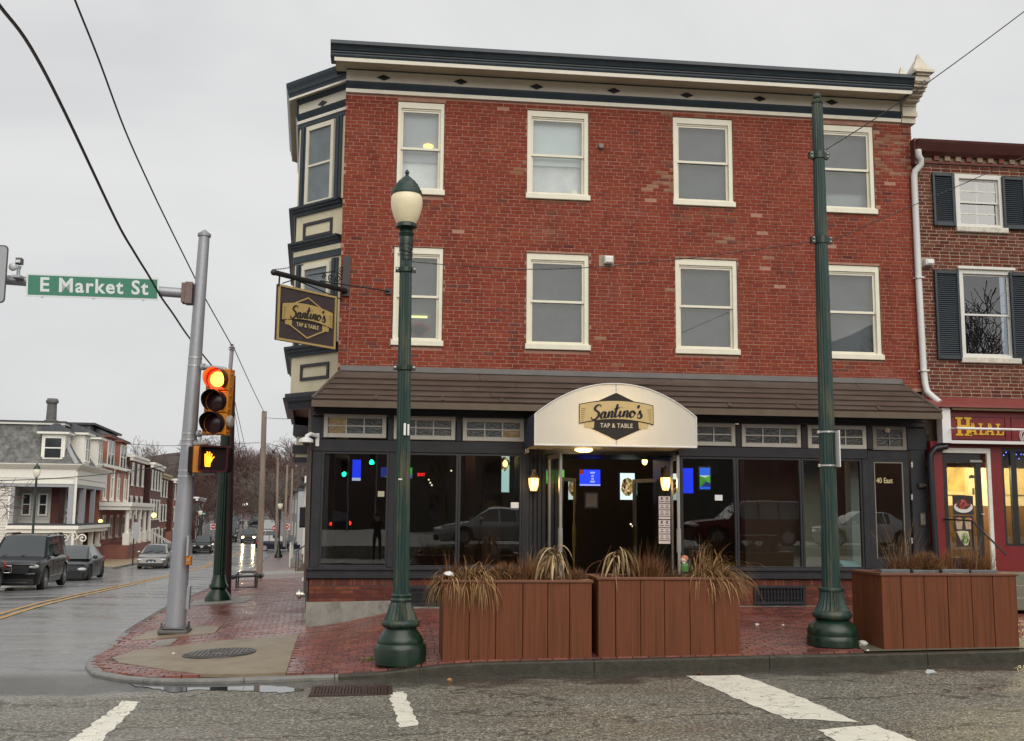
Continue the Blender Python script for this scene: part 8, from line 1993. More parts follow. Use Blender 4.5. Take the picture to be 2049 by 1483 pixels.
b = MB(); b.box(Xw(46)-.8, Xw(46)+.2, 45, 47, S(Xw(46)-1,46)-.1, S(Xw(46)-1,46)+.5); b.build('step', CONCG, t); b = MB(); xa = Xw(46)-.8; zb = S(xa, 46)
for i in range(5): b.tube([(xa, 45+.5*i, zb), (xa, 45+.5*i, zb+1.4)], .03, 4)
b.tube([(xa,45,zb+1.4),(xa,47,zb+1.4)], .04, 5); b.build('rail', TRIMW, t)
# --- lamps, signs, poles along the road
def small_lamp(px, py, Y, label, pzt):
 p = at(px, py, Y); zb = max(p.z, G(p.x, Y)); t = thing('street_lamp', label, 'street lamp', (p.x, Y, zb), 'green street lamps along the side road', local=True); H_ = at(px, pzt, Y).z-zb
 b = MB(); b.lathe([(.32,0),(.32,.25),(.2,.4),(.22,.5),(.13,.65),(.12,.9),(.07,1.1),(.06,H_-.75)], n=14); b.build('post', GREEN2, t, smooth=50, local=True)
 b = MB(); b.lathe([(.07,H_-.76),(.14,H_-.7),(.22,H_-.45),(.2,H_-.3)], n=14); b.build('globe', mat('white_globe', (.72,.68,.56), .4, .05, emit=(.6,.55,.4), es=.12), t, smooth=50, local=True)
 b = MB(); b.lathe([(.22,H_-.3),(.14,H_-.14),(.05,H_-.05),(.03,H_+.05),(0,H_+.06)], n=14); b.build('cap', GREEN2, t, smooth=50, local=True); return t
small_lamp(557, 1117, 70, 'green street lamp on the right pavement far down the side road', 1000)
small_lamp(62, 1120, 44, 'green street lamp standing in front of the white mansard house', 928)
small_lamp(397, 1100, 96, 'small street lamp beside the green street sign across the road', 1016)
for q in ((553,1090,556,915,84,'thin wooden pole behind the far right street lamp'),(569,1078,575,930,92,'pole with no entry sign on the right'),(581,1072,585,938,105,'farthest thin pole on the right side')):
 wood_pole('utility_pole', q[5], q[0], q[1], q[2], q[3], q[4], .13, .10, WOODL, grp=ug)
NOENT = mat('no_entry_red', (.42,.02,.03), .5, .05)
def no_entry(px, py, r, Y, label, pby, octo=False):
 p = at(px, py, Y); rr_ = r*(Y+19)/2150; zb = G(p.x, Y); t = thing('road_sign', label, 'road sign', p)
 b = MB(); b.tube([(p.x, Y+.03, zb), (p.x, Y+.03, p.z+rr_)], .035, 6); b.build('post', STEEL, t)
 n = 8 if octo else 16
 if not octo: b = MB(); b.prism([(-rr_*1.12,-rr_*1.12),(rr_*1.12,-rr_*1.12),(rr_*1.12,rr_*1.12),(-rr_*1.12,rr_*1.12)], .02, (p.x, Y-.02, p.z)); b.build('plate', SWHITE, t)
 b = MB(); b.prism([(rr_*math.cos(2*math.pi*(i+.5)/n), rr_*math.sin(2*math.pi*(i+.5)/n)) for i in range(n)], .025, (p.x, Y-.02, p.z)); b.build('disc', NOENT, t)
 b = MB(); b.prism([(-rr_*.7,-rr_*.16),(rr_*.7,-rr_*.16),(rr_*.7,rr_*.16),(-rr_*.7,rr_*.16)], .03, (p.x, Y-.02, p.z)); b.build('bar', SWHITE, t)
no_entry(427, 1054, 5, 95, 'red no entry sign left of the green pole', 1100); no_entry(574, 1054, 5, 96, 'square red no entry sign on the right pavement', 1095); no_entry(551, 1057, 6, 95, 'red octagonal sign half behind the far street lamp', 1095, True)
t = thing('street_name_sign', 'tiny green street name sign on a post across the road', 'street sign', at(405, 1028, 97)); p = at(405, 1028, 97); b = MB(); b.prism([(-.35,-.14),(.35,-.14),(.35,.14),(-.35,.14)], .02, p); b.build('panel', SGREEN, t); b = MB(); b.prism([(-.26,-.04),(.26,-.04),(.26,.05),(-.26,.05)], .024, p); b.build('legend', SWHITE, t); b = MB(); b.tube([(p.x, p.y+.05, p.z+.2), (p.x, p.y+.05, G(p.x, p.y))], .05, 5); b.build('post', GREEN2, t)
t = thing('sign_post', 'dark leaning sign post at the end of the tan pavement beside the silver car', 'sign post', at(265, 1135, 53)); a = at(265, 1135, 53); b = MB(); b.tube([(a.x, 53, G(a.x,53)+.1), at(270, 1030, 53)], .05, 6); b.build('post', mat('dark_brown_post', (.03,.022,.022), .6), t); q = prect(266, 1045, 278, 1078, 52.9); b = MB(); b.box(q[0], q[1], 52.9, 52.95, q[2], q[3]); b.build('plate', mat('sign_back_grey', (.33,.34,.36)), t)
for px, py, lab in ((201,1043,'small lit yellow porch lamp on the brick mansard house'), (308,1031,'lit yellow lamp on the wall of the four window row house')):
 Y = 66 if px < 250 else 91; p = at(px, py, Y); t = thing('porch_lamp', lab, 'lamp', p, 'lit porch lamps down the row'); b = MB(); b.sphere(p, .15 if px < 250 else .24, 10, 6); b.build('bulb', emitter('porch_yellow', (1,.75,.2), 2.2), t); b = MB(); b.lathe([(.1,.14),(.04,.25),(.0,.4)], n=8, M=Matrix.Translation(p)); b.build('cap', BLACK, t)
# ================================================================== CARS
def paintm(name, col, metal=.3, rough=.28, coat=.12): return mat(name, col, rough, .03, 2, metal=metal, coat=coat, spec=.18, dirt=(.06,.055,.05), dscale=3, damt=.06)
CGLASS = mat('car_glass', (.022,.028,.030), .04, .1, 2, spec=.9); CGLASS.node_tree.nodes['Principled BSDF'].inputs['IOR'].default_value = 1.7; TYRE = mat('tyre_rubber', (.015,.015,.016), .75, .1); RIMM = mat('alloy_rim', (.30,.30,.31), .3, .05, metal=.8); CBLK = mat('black_car_plastic', (.014,.014,.015), .45, .1)
HLOFF = mat('headlamp_lens', (.50,.52,.53), .12, .15, 20, spec=.8); TAIL = mat('tail_lamp', (.25,.01,.012), .2, .05); PLATEM = mat('number_plate', (.55,.55,.50), .4, .05)
SPEC = {
 'suv':   dict(L=4.95, W=1.98, H=1.80, R=.39, wx=(-1.42,1.46), gc=.26, top=[(0,.98),(.03,1.06),(.25,1.10),(.66,1.12),(.72,1.10),(.90,1.02),(.97,.95),(1,.80)], wb=.70, ws=.56, re=.07, rb=.015, yb=.90, yu=.73, pil=(.28,.45), belt=1.10, plan=2.8),
 'cuv':   dict(L=4.55, W=1.86, H=1.66, R=.36, wx=(-1.33,1.36), gc=.23, top=[(0,.92),(.03,1.02),(.25,1.06),(.66,1.04),(.72,1.02),(.90,.92),(.97,.84),(1,.70)], wb=.74, ws=.56, re=.12, rb=.02, yb=.90, yu=.70, pil=(.30,.47), belt=1.04, plan=2.4),
 'sedan': dict(L=4.9, W=1.84, H=1.42, R=.33, wx=(-1.36,1.38), gc=.19, top=[(0,.80),(.02,.90),(.18,.95),(.64,.94),(.70,.92),(.88,.80),(.96,.70),(1,.56)], wb=.73, ws=.57, re=.32, rb=.17, yb=.90, yu=.66, pil=(.36,.50), belt=.93, plan=2.2),
 'ev':    dict(L=4.7, W=1.86, H=1.44, R=.34, wx=(-1.42,1.46), gc=.16, top=[(0,.86),(.02,.95),(.15,.98),(.66,.94),(.74,.90),(.90,.76),(.97,.64),(1,.50)], wb=.79, ws=.55, re=.30, rb=.10, yb=.89, yu=.64, pil=(.34,.50), belt=.94, plan=2.3),
 'van':   dict(L=5.6, W=2.02, H=2.45, R=.36, wx=(-1.7,1.75), gc=.24, top=[(0,1.25),(.02,1.3),(.6,1.3),(.80,1.22),(.92,1.08),(.98,.95),(1,.7)], wb=.86, ws=.72, re=.02, rb=.0, yb=.95, yu=.84, pil=(.55,.57), belt=1.28, plan=4),
}
def make_car(kind, name, label, loc, rz, pm, lights='off', rim=RIMM, grille='dark', chrome=False, badge=None, group='cars along the side road', cat='car'):
 s = SPEC[kind]; L_, W, H = s['L'], s['W'], s['H']; R = s['R']
 t = thing(name, label, cat, loc, group, rz, local=True)
 xs_ = set(-L_/2+L_*i/40 for i in range(41))
 for w in s['wx']:
  for i in range(-8, 9): xs_.add(w+i/8*(R+.07))
 xs_ = sorted(xs_)
 def fw(tt): return W/2*(1-.16*abs(2*tt-1)**(s['plan']*2) - .10*max(0, (abs(2*tt-1)-.86)/.14)**2)
 b = MB(); n = 0
 for x in xs_:
  tt = (x+L_/2)/L_; w = fw(tt); zt = interp(s['top'], tt); zb = s['gc']+.10*max(0, (abs(2*tt-1)-.9)/.1)
  arch = 0
  for q in s['wx']:
   d = abs(x-q)
   if d < R+.071: arch = max(arch, R+math.sqrt(max(0, (R+.07)**2-d*d)))
  z0 = max(zb, arch); zs = zt-.10
  z1 = max(z0+.01, lerp(zb, zs, .30)); z2 = max(z0+.02, lerp(zb, zs, .62)); zs = max(zs, z0+.04)
  ring = [(w*.95, z0), (w*.992, z1), (w, z2), (w*.985, zs), (w*.92, zt-.01), (w*.5, zt+.015), (0, zt+.02)]
  ring = [(y, z) for y, z in ring]+[(-y, z) for y, z in ring[-2::-1]]
  b.v += [(x, y, z) for y, z in ring]; n = len(ring)
 for i in range(len(xs_)-1):
  for j in range(n-1): a = i*n+j; b.f.append((a, a+n, a+n+1, a+1))
 m0 = (len(xs_)-1)*n
 b.f.append(tuple(range(n))); b.f.append(tuple(range(m0+n-1, m0-1, -1)))
 body = b.build('body', pm, t, smooth=38, local=True)
 X = lambda tt: -L_/2+L_*tt
 st = [s['rb'], lerp(s['rb'], s['re'], .5), s['re']]+[lerp(s['re'], s['ws'], i/10) for i in range(1, 10)]+[s['ws']]+[lerp(s['ws'], s['wb'], i/4) for i in range(1, 5)]
 st = sorted(set(st+[p-.008 for p in s['pil']]+[p+.008 for p in s['pil']]))
 def hz(tt):
  if tt <= s['re']: return lerp(s['belt']+.0, H-.05, ((tt-s['rb'])/max(1e-6, s['re']-s['rb']))**.8)
  if tt <= s['ws']: q = (tt-s['re'])/(s['ws']-s['re']); return H-.05+.05*math.sin(math.pi*(.12+.72*q))
  q = (tt-s['ws'])/(s['wb']-s['ws']); return lerp(H-.03, s['belt']+.0, q**1.12)
 V_ = []
 for tt in st:
  h = hz(tt); f_ = (h-s['belt'])/(H-s['belt']); w0 = fw(tt)*s['yb']; yu = lerp(w0*.98, W/2*s['yu'], f_)
  ring = [(w0, s['belt']-.06), (w0, s['belt']), (yu, h-.03*f_), (yu*.88, h+.012*f_), (yu*.45, h+.03*f_), (0, h+.035*f_)]
  ring = ring+[(-y, z) for y, z in ring[-2::-1]]
  V_.append([(X(tt), y, z) for y, z in ring])
 gb, gg = MB(), MB(); m = len(V_[0])
 for i in range(len(st)-1):
  tm = (st[i]+st[i+1])/2
  for j in range(m-1):
   side = j in (1, m-3); top = 2 <= j <= m-4
   g = False
   if side and s['re']-.03 <= tm <= s['ws']+.06 and not any(abs(tm-p) < .009 for p in s['pil']) : g = True
   if side and kind == 'van' and tm < .55: g = False
   if top and 3 <= j <= m-5 and (tm > s['ws'] or (tm < s['re'] and kind != 'van')): g = True
   q = [V_[i][j], V_[i+1][j], V_[i+1][j+1], V_[i][j+1]]
   (gg if g else gb).add(q, [(0,1,2,3)])
 gb.build('roof', pm, t, smooth=40, local=True); gg.build('windows', CGLASS, t, smooth=20, local=True)
 b = MB(); b.box(-L_/2+.25, L_/2-.25, -W/2+.16, W/2-.16, s['gc']-.03, .75); b.build('underbody', CBLK, t, local=True)
 for q in s['wx']:
  for sy in (-1, 1):
   Mw = Matrix.Translation((q, sy*(W/2-.13), R)) @ Matrix.Rotation(R_(-90*sy), 4, 'X')
   b = MB(); b.lathe([(R*.62,-.11),(R*.9,-.115),(R,-.08),(R,.08),(R*.9,.115),(R*.66,.11),(R*.62,.06)], n=22, M=Mw); wl = b.build('wheel', TYRE, t, smooth=40, local=True)
   b = MB(); b.lathe([(R*.63,.07),(R*.66,.105),(R*.60,.10),(R*.58,.05),(0,.04)], n=22, M=Mw)
   for k in range(5): b.box(-.035, .035, .05, R*.6, .055, .098, M=Mw@Matrix.Rotation(k*2*math.pi/5, 4, 'Z'))
   b.lathe([(.07,.06),(.06,.11),(0,.11)], n=10, M=Mw); b.build('rim', rim, wl, local=True)
 xf = L_/2; zh = interp(s['top'], .95)
 lm = HLOFF if lights == 'off' else emitter('headlight_on', (1,.70,.26), 13)
 for sy in (-1, 1):
  b = MB(); w_ = .27 if kind in ('suv', 'ev') else .24
  if lights == 'on': b.sphere((xf-.12, sy*W*.345, zh-.15), .16, 14, 8, (.9,1.0,.85))
  else: b.sphere((xf-.22, sy*W*.365, zh-.13), .2, 14, 8, (1.15,.95,.42))
  b.build('headlight', lm, t, smooth=60, local=True)
  b = MB(); b.sphere((-xf+.10, sy*W*.40, interp(s['top'], .03)-.16), .17, 12, 8, (.7,.7,.9)); b.build('tail_light', TAIL if lights != 'brake' else emitter('brake_red', (1,.03,.01), 9), t, smooth=60, local=True)
  b = MB(); b.sphere((X(s['wb'])-.42, sy*(W/2+.06), s['belt']+.07), .11, 10, 8, (.7,1,.75)); b.build('mirror', pm, t, smooth=60, local=True)
  b = MB()
  for dx in (X(s['pil'][0]), X(s['pil'][1]), X(s['ws'])+.22): b.box(dx-.006, dx+.006, sy*(W/2-.012), sy*(W/2+.001), s['gc']+.16, s['belt']-.13)
  b.build('door_seam', CBLK, t, local=True)
  b = MB()
  for dx in (X(s['pil'][0])+.18, X(s['pil'][1])+.18): b.box(dx-.09, dx+.09, sy*(W/2-.03), sy*(W/2+.018), s['belt']-.21, s['belt']-.18)
  b.build('door_handle', pm, t, local=True)
 b = MB()
 if grille == 'oval':
  b.lathe([(.0,.05),(.20,.045),(.235,.02),(.235,0),(0,0)], n=20, M=Matrix.Translation((xf-.04, 0, zh-.2))@Matrix.Rotation(R_(90), 4, 'Y')@Matrix.Diagonal((.42,1.5,1,1)))
 elif grille == 'big':
  b.cham(-W*.33, W*.33, -.03, .12, zh-.36, zh-.06, .03, M=Matrix.Translation((xf-.0, 0, 0))@Matrix.Rotation(R_(90), 4, 'Z'))
 elif grille == 'none': b.cham(-W*.3, W*.3, -.012, .1, .30, .42, .02, M=Matrix.Translation((xf-.03, 0, 0))@Matrix.Rotation(R_(90), 4, 'Z'))
 else: b.cham(-W*.26, W*.26, -.02, .12, zh-.30, zh-.10, .03, M=Matrix.Translation((xf-.02, 0, 0))@Matrix.Rotation(R_(90), 4, 'Z'))
 g = b.build('grille', CBLK, t, local=True)
 Mf = Matrix.Translation((xf, 0, 0))@Matrix.Rotation(R_(90), 4, 'Z')
 SIL = mat('bright_trim', (.55,.55,.55), .2, .03, metal=.9)
 if chrome:
  b = MB(); b.box(-W*.42, W*.42, -.045, .1, zh-.055, zh-.025, M=Mf); b.box(-W*.42, -W*.28, -.02, .1, zh-.36, zh-.33, M=Mf); b.box(W*.28, W*.42, -.02, .1, zh-.36, zh-.33, M=Mf); b.box(-W*.32, W*.32, -.03, .1, .33, .35, M=Mf); b.build('bright_strip', SIL, g, local=True)
  b = MB()
  for k in range(4): b.box(-W*.31, W*.31, -.045, -.031, zh-.34+k*.07, zh-.325+k*.07, M=Mf)
  b.build('grille_bar', mat('gloss_black', (.02,.02,.022), .2), g, local=True)
 if badge == 'H':      # a framed letter-like emblem with two uprights and a bar
  b = MB()
  for q in ((-.10,-.065,-.07,.08),(.065,.10,-.07,.08),(-.065,.065,-.01,.025)): b.box(q[0], q[1], -.07, -.05, zh-.20+q[2], zh-.20+q[3], M=Mf)
  pr_ = rrect(-.14, .14, zh-.31, zh-.09, .05)
  b.tube([Mf@Vector((a, -.06, c)) for a, c in pr_]+[Mf@Vector((pr_[0][0], -.06, pr_[0][1]))], .010, 5, cap=False); b.build('emblem', SIL, g, local=True)
 if badge == 'V':
  b = MB(); b.add([Mf@Vector((x, -.05, zh+z)) for x, z in ((-.24,-.08),(-.14,-.08),(0,-.24),(.14,-.08),(.24,-.08),(.06,-.33),(-.06,-.33))], [(0,1,2,6),(2,3,4,5),(2,5,6)]); b.build('emblem', SIL, g, local=True)
  b = MB(); b.lathe([(0,.03),(.07,.025),(.08,0),(0,0)], n=14, M=Matrix.Translation((xf+.04,0,zh-.17))@Matrix.Rotation(R_(90),4,'Y')); b.build('roundel', SIL, g, local=True)
 if badge == 'oval':
  b = MB(); b.lathe([(0,.012),(.09,.01),(.10,0),(0,0)], n=16, M=Matrix.Translation((xf+.012,0,zh-.2))@Matrix.Rotation(R_(90),4,'Y')@Matrix.Diagonal((.45,1,1,1))); b.build('emblem', mat('blue_oval', (.02,.05,.2), .3), g, local=True)
 b = MB(); b.box(-W*.40, W*.40, -.005, .12, s['gc']+.02, s['gc']+.2, M=Mf); b.build('bumper_grille', CBLK, t, local=True)
 if kind in ('sedan',): b = MB(); b.box(-.16, .16, -.02, .0, .44, .53, M=Mf); b.build('plate', PLATEM, t, local=True)
 if kind == 'suv':
  b = MB()
  for sy in (-1, 1): b.tube([(X(.10), sy*W*.36, H-.02), (X(.14), sy*W*.36, H+.06), (X(.5), sy*W*.355, H+.07), (X(.55), sy*W*.35, H-.0)], .022, 6)
  b.build('roof_rail', CBLK, t, local=True)
  b = MB()
  for sy in (-1, 1): b.box(-.9, .85, sy*(W/2-.02), sy*(W/2+.012), s['gc']+.20, s['gc']+.23)
  b.build('side_trim', SIL, t, local=True)
 if kind in ('sedan', 'suv'):
  b = MB()
  for y0_, y1_ in ((.05,.5),(-.55,-.1)): p0 = Vector((X(s['wb'])-.03, y0_, s['belt']+.045)); b.tube([p0, Vector((X(s['wb'])-.20, y1_, s['belt']+.165))], .012, 4)
  b.build('wiper', CBLK, t, local=True)
 if lights == 'on':
  for sy in (-1, 1):
   l = bpy.data.lights.new('headlight_beam', 'SPOT'); l.energy = 90; l.color = (1,.85,.5); l.spot_size = R_(70); l.shadow_soft_size = .1
   o = bpy.data.objects.new('headlight_beam', l); COL.objects.link(o); o.parent = t; o.location = (xf+.1, sy*W*.345, zh-.15); o.rotation_euler = (R_(84), 0, R_(-90))
 return t
def place(px, pby, Y, dz=0): p = at(px, pby, Y); return (p.x, Y, G(p.x, Y)+dz)
TOW = R_(-90+3.8)      # facing us down the side road
PB = paintm('black_car_paint', (.012,.013,.014), .2, .22); PG = paintm('dark_grey_car_paint', (.045,.047,.050), .5); PS = paintm('silver_car_paint', (.42,.41,.38), .75, .32); PN = paintm('navy_car_paint', (.012,.016,.028), .3); PW = paintm('white_car_paint', (.66,.66,.66), 0, .3); PLG = paintm('light_grey_car_paint', (.34,.36,.37), .6); PD = paintm('slate_car_paint', (.07,.075,.08), .5); PR = paintm('dark_red_car_paint', (.10,.012,.016), .3)
make_car('suv', 'parked_car', 'large black sport utility car with chrome grille bar parked at the far left', place(50, 1182, 20.4), TOW, PB, grille='big', chrome=True, badge='H')
make_car('ev', 'parked_car', 'dark grey sedan with smooth nose parked right behind the large black car', place(148, 1166, 30.4), TOW, PG, grille='none', rim=CBLK)
make_car('sedan', 'parked_car', 'dark car cut off by the left edge with only its corner in view', place(-96, 1200, 15.0), TOW, PG)
make_car('sedan', 'parked_car', 'dark blue car with only its roof showing behind the dark grey sedan', place(128, 1130, 44), TOW, PN)
make_car('sedan', 'parked_car', 'silver sedan with an oval grille parked facing us', place(312, 1137, 52), TOW, PS, grille='oval', badge='oval')
make_car('sedan', 'parked_car', 'grey green sedan parked half hidden behind the silver sedan', place(338, 1125, 60), TOW, PD)
make_car('cuv', 'moving_car', 'black crossover with round badge facing us between the grey mast and green pole', place(406, 1112, 92), R_(-90+5), PB, badge='V')
make_car('cuv', 'parked_car', 'black car with a bright V shaped nose trim right of the green pole', place(459, 1091, 122), R_(-90+7), PB, badge='V')
for i, (px, Y, kd, pm, lb) in enumerate(((463,140,'cuv',PD,'first slate grey car in the line behind the V nosed car'),(463,155,'suv',PD,'second slate car in the parked line on the hill'),(465,170,'cuv',PLG,'light grey car in the parked line on the hill'),(467,186,'sedan',PLG,'pale car near the top of the parked line'),(472,205,'cuv',PB,'topmost dark car of the parked line on the hill'),(513,215,'cuv',PB,'dark car parked on the right near the top of the hill'),(513,235,'cuv',PLG,'pale car parked on the right near the top of the hill'),(511,190,'suv',PB,'dark car parked right above the white van'))):
 make_car(kd, 'parked_car', lb, place(px, 1060, Y), R_(-90+7.2), pm)
make_car('cuv', 'moving_car', 'oncoming car with both headlights shining on the wet road', place(497, 1085, 118), R_(-90+6), PD, lights='on')
make_car('cuv', 'moving_car', 'navy crossover crossing the road side-on behind the wooden pole', place(556, 1097, 97), R_(4), PN)
make_car('cuv', 'parked_car', 'silver car just behind the navy crossing crossover', place(541, 1080, 112), R_(-80), PS)
make_car('van', 'parked_van', 'white van parked beyond the crossing navy crossover', place(535, 1070, 135), R_(-90+7), PW, cat='van')
# ================================================================== PEOPLE
def person(name, label, loc, rz, pose, cols, h=1.74, group=None):
 """one continuous skinned body; pose: dict of joint positions at h = 1"""
 J = dict(pel=(0,0,.53), sp=(0,0,.64), ch=(0,.0,.75), nk=(0,.01,.835), hd=(0,.015,.885), tp=(0,.01,.955),
             hl=(-.055,0,.505), kl=(-.058,.01,.285), al=(-.06,-.01,.045), tl=(-.065,.075,.018), hr=(.055,0,.505), kr=(.058,.01,.285), ar=(.06,-.01,.045), tr=(.065,.075,.018),
             sl=(-.105,0,.80), el=(-.135,-.01,.635), wl=(-.135,.05,.50), fl=(-.132,.07,.455), sr=(.105,0,.80), er=(.135,-.01,.635), wr=(.135,.05,.50), fr=(.132,.07,.455))
 J.update(pose)
 rad = dict(pel=.075, sp=.07, ch=.085, nk=.033, hd=.055, tp=.045, hl=.058, kl=.036, al=.026, tl=.022, hr=.058, kr=.036, ar=.026, tr=.022, sl=.045, el=.030, wl=.021, fl=.020, sr=.045, er=.030, wr=.021, fr=.020)
 E = [('pel','sp'),('sp','ch'),('ch','nk'),('nk','hd'),('hd','tp'),('pel','hl'),('hl','kl'),('kl','al'),('al','tl'),('pel','hr'),('hr','kr'),('kr','ar'),('ar','tr'),('ch','sl'),('sl','el'),('el','wl'),('wl','fl'),('ch','sr'),('sr','er'),('er','wr'),('wr','fr')]
 ks = list(J); me = bpy.data.meshes.new('body'); me.from_pydata([tuple(c*h for c in J[k]) for k in ks], [(ks.index(a), ks.index(b_)) for a, b_ in E], [])
 o = bpy.data.objects.new('body', me); COL.objects.link(o)
 md = o.modifiers.new('skin', 'SKIN'); sd_ = o.modifiers.new('sub', 'SUBSURF'); sd_.levels = 1; sd_.render_levels = 1
 for i, k_ in enumerate(ks):
  v = me.skin_vertices[0].data[i]; r = rad[k_]*h*.9; v.radius = (r, r*.85); v.use_root = (k_ == 'pel')
 dg = bpy.context.evaluated_depsgraph_get(); dg.update(); em = bpy.data.meshes.new_from_object(o.evaluated_get(dg))
 bpy.data.objects.remove(o)
 t = thing(name, label, 'person', loc, group, rz, local=True)
 for m in cols: em.materials.append(m)
 for p in em.polygons:
  c = p.center/h; p.use_smooth = True
  d = min((( c-Vector(J[k_])).length, k_) for k_ in ks)[1]
  p.material_index = 2 if d in ('hd','tp','nk','fl','fr') else (1 if (d in ('kl','al','hl','kr','ar','hr') or (d == 'pel' and c.z < .53)) else (3 if d in ('tl','tr') else 0))
 bo = bpy.data.objects.new('body', em); COL.objects.link(bo); bo.parent = t
 b = MB(); hd = Vector(J['hd'])*h; b.sphere(hd+Vector((0,-.012*h,.03*h)), .062*h, 12, 8, (.9,1,.95)); b.build('hair', cols[4], t, smooth=60, local=True)
 b = MB(); b.sphere(hd+Vector((0,.055*h,.0)), .011*h, 6, 5, (.8,1,1.2)); b.build('nose', cols[2], t, local=True)
 b = MB()
 for sx in (-1, 1): b.sphere(hd+Vector((sx*.020*h,.050*h,.014*h)), .0055*h, 6, 4)
 b.build('eyes', cols[4], t, local=True)
 return t
SKIN = mat('skin', (.42,.25,.18), .5, .05); JB = mat('black_jacket', (.015,.015,.018), .7, .1); JD = mat('dark_trousers', (.02,.022,.03), .8, .1); SHOE = mat('dark_shoes', (.02,.018,.016), .5); HAIRM = mat('dark_hair', (.02,.014,.01), .6); RJ = mat('rust_jacket', (.10,.03,.03), .7); WJ = mat('pale_jacket', (.35,.34,.34), .7)
walk = dict(kl=(-.05,.09,.30), al=(-.05,.10,.07), tl=(-.05,.17,.05), kr=(.05,-.03,.28), ar=(.05,-.17,.07), tr=(.05,-.11,.025), el=(-.14,-.06,.64), wl=(-.14,-.05,.50), fl=(-.14,-.04,.455), er=(.14,.04,.64), wr=(.14,.10,.52), fr=(.14,.12,.475))
p = place(485, 1062, 172); person('person', 'person in a dark jacket walking in the road, left of the pair on the hill', p, R_(172), walk, [JB, RJ, SKIN, SHOE, HAIRM], group='pair walking up the hill')
p = place(498, 1062, 172); person('person', 'person in a dark jacket walking in the road, right of the pair on the hill', p, R_(170), walk, [JB, JD, SKIN, SHOE, HAIRM], group='pair walking up the hill')
phot = dict(el=(-.15,.06,.66), wl=(-.05,.16,.83), fl=(-.03,.17,.87), er=(.15,.06,.66), wr=(.05,.16,.83), fr=(.03,.17,.87))
person('person', 'person in dark clothes holding up a phone, seen reflected in the left shop window', (-.05, -19.42, 0), 0, phot, [JB, JD, SKIN, SHOE, HAIRM])
# ================================================================== TREES, WIRES, WHAT THE GLASS REFLECTS
BARK = mat('grey_brown_bark', (.085,.062,.052), .9, .3, 6); TWIG = mat('red_brown_twigs', (.100,.052,.044), .9, .2, 3); TWIGG = mat('grey_brown_twigs', (.13,.105,.09), .9, .2, 3)
def grow(seed, H, spread=.5, lv=6, trunk=.3, r0=.16, kids_=(2,4), thin=.62, minr=.010):
 rg = random.Random(seed); big, small = MB(), MB()
 def br(p, d, L_, r, k):
  n_ = 3 if k < 3 else 2; pts = [p]; q = p; v = d
  for i in range(n_):
   v = (v+Vector((rg.uniform(-1,1), rg.uniform(-1,1), rg.uniform(-.35,.6)))*(.16 if k else .05)).normalized(); q = q+v*(L_/n_); pts.append(q)
  (big if k < 3 else small).tube(pts, [max(minr, lerp(r, r*thin, i/n_)) for i in range(n_+1)], 6 if k < 2 else (4 if k < 4 else 3), cap=False)
  if k >= lv: return
  m = rg.randint(*kids_)+(1 if k == 0 else 0)
  for i in range(m):
   s_ = 1 if i == 0 else rg.uniform(.35, 1); t = s_*(len(pts)-1); i0 = min(int(t), len(pts)-2); b0 = pts[i0].lerp(pts[i0+1], t-i0)
   a = rg.uniform(0, 2*math.pi); e = v.orthogonal().normalized(); e = e*math.cos(a)+v.cross(e)*math.sin(a); ang = rg.uniform(.3, .5+spread)
   d2 = (v*math.cos(ang)+e*math.sin(ang)+Vector((0,0,.12))).normalized()
   br(b0, d2, L_*rg.uniform(.62,.86), max(minr, r*thin*rg.uniform(.6,.9)), k+1)
 br(Vector((0,0,-.2)), Vector((rg.uniform(-.05,.05), rg.uniform(-.05,.05), 1)).normalized(), H*trunk, r0, 0)
 return big, small
def tree(name, label, loc, seed, H, tw, group, **kw):
 big, small = grow(seed, H, **kw); t = thing(name, label, 'tree', loc, group, random.Random(seed).uniform(0, 6), local=True)
 big.build('trunk', BARK, t, local=True, fix=False); small.build('crown', tw, t, local=True, fix=False); return t
gt = 'bare trees along and above the side road'
def gp(px, Y): x = at(px, 1040, Y).x; return (x, Y, G(x, Y))
T1 = tree('bare_tree', 'broad bare tree above the roofs of the brick row', gp(318, 150), 41, 15, TWIGG, gt, spread=.45, lv=6, minr=.022, r0=.3, kids_=(2,4))
T2 = tree('bare_tree', 'tall reddish bare tree at the bend, behind the dark wooden pole', gp(432, 175), 42, 17, TWIG, gt, spread=.4, lv=6, minr=.026, r0=.32, kids_=(3,4))
T3 = tree('bare_tree', 'bare tree with spreading limbs right of the pale wooden pole', gp(556, 125), 43, 13, TWIGG, gt, spread=.5, lv=6, minr=.020, r0=.28, kids_=(2,4))
rg = random.Random(9)
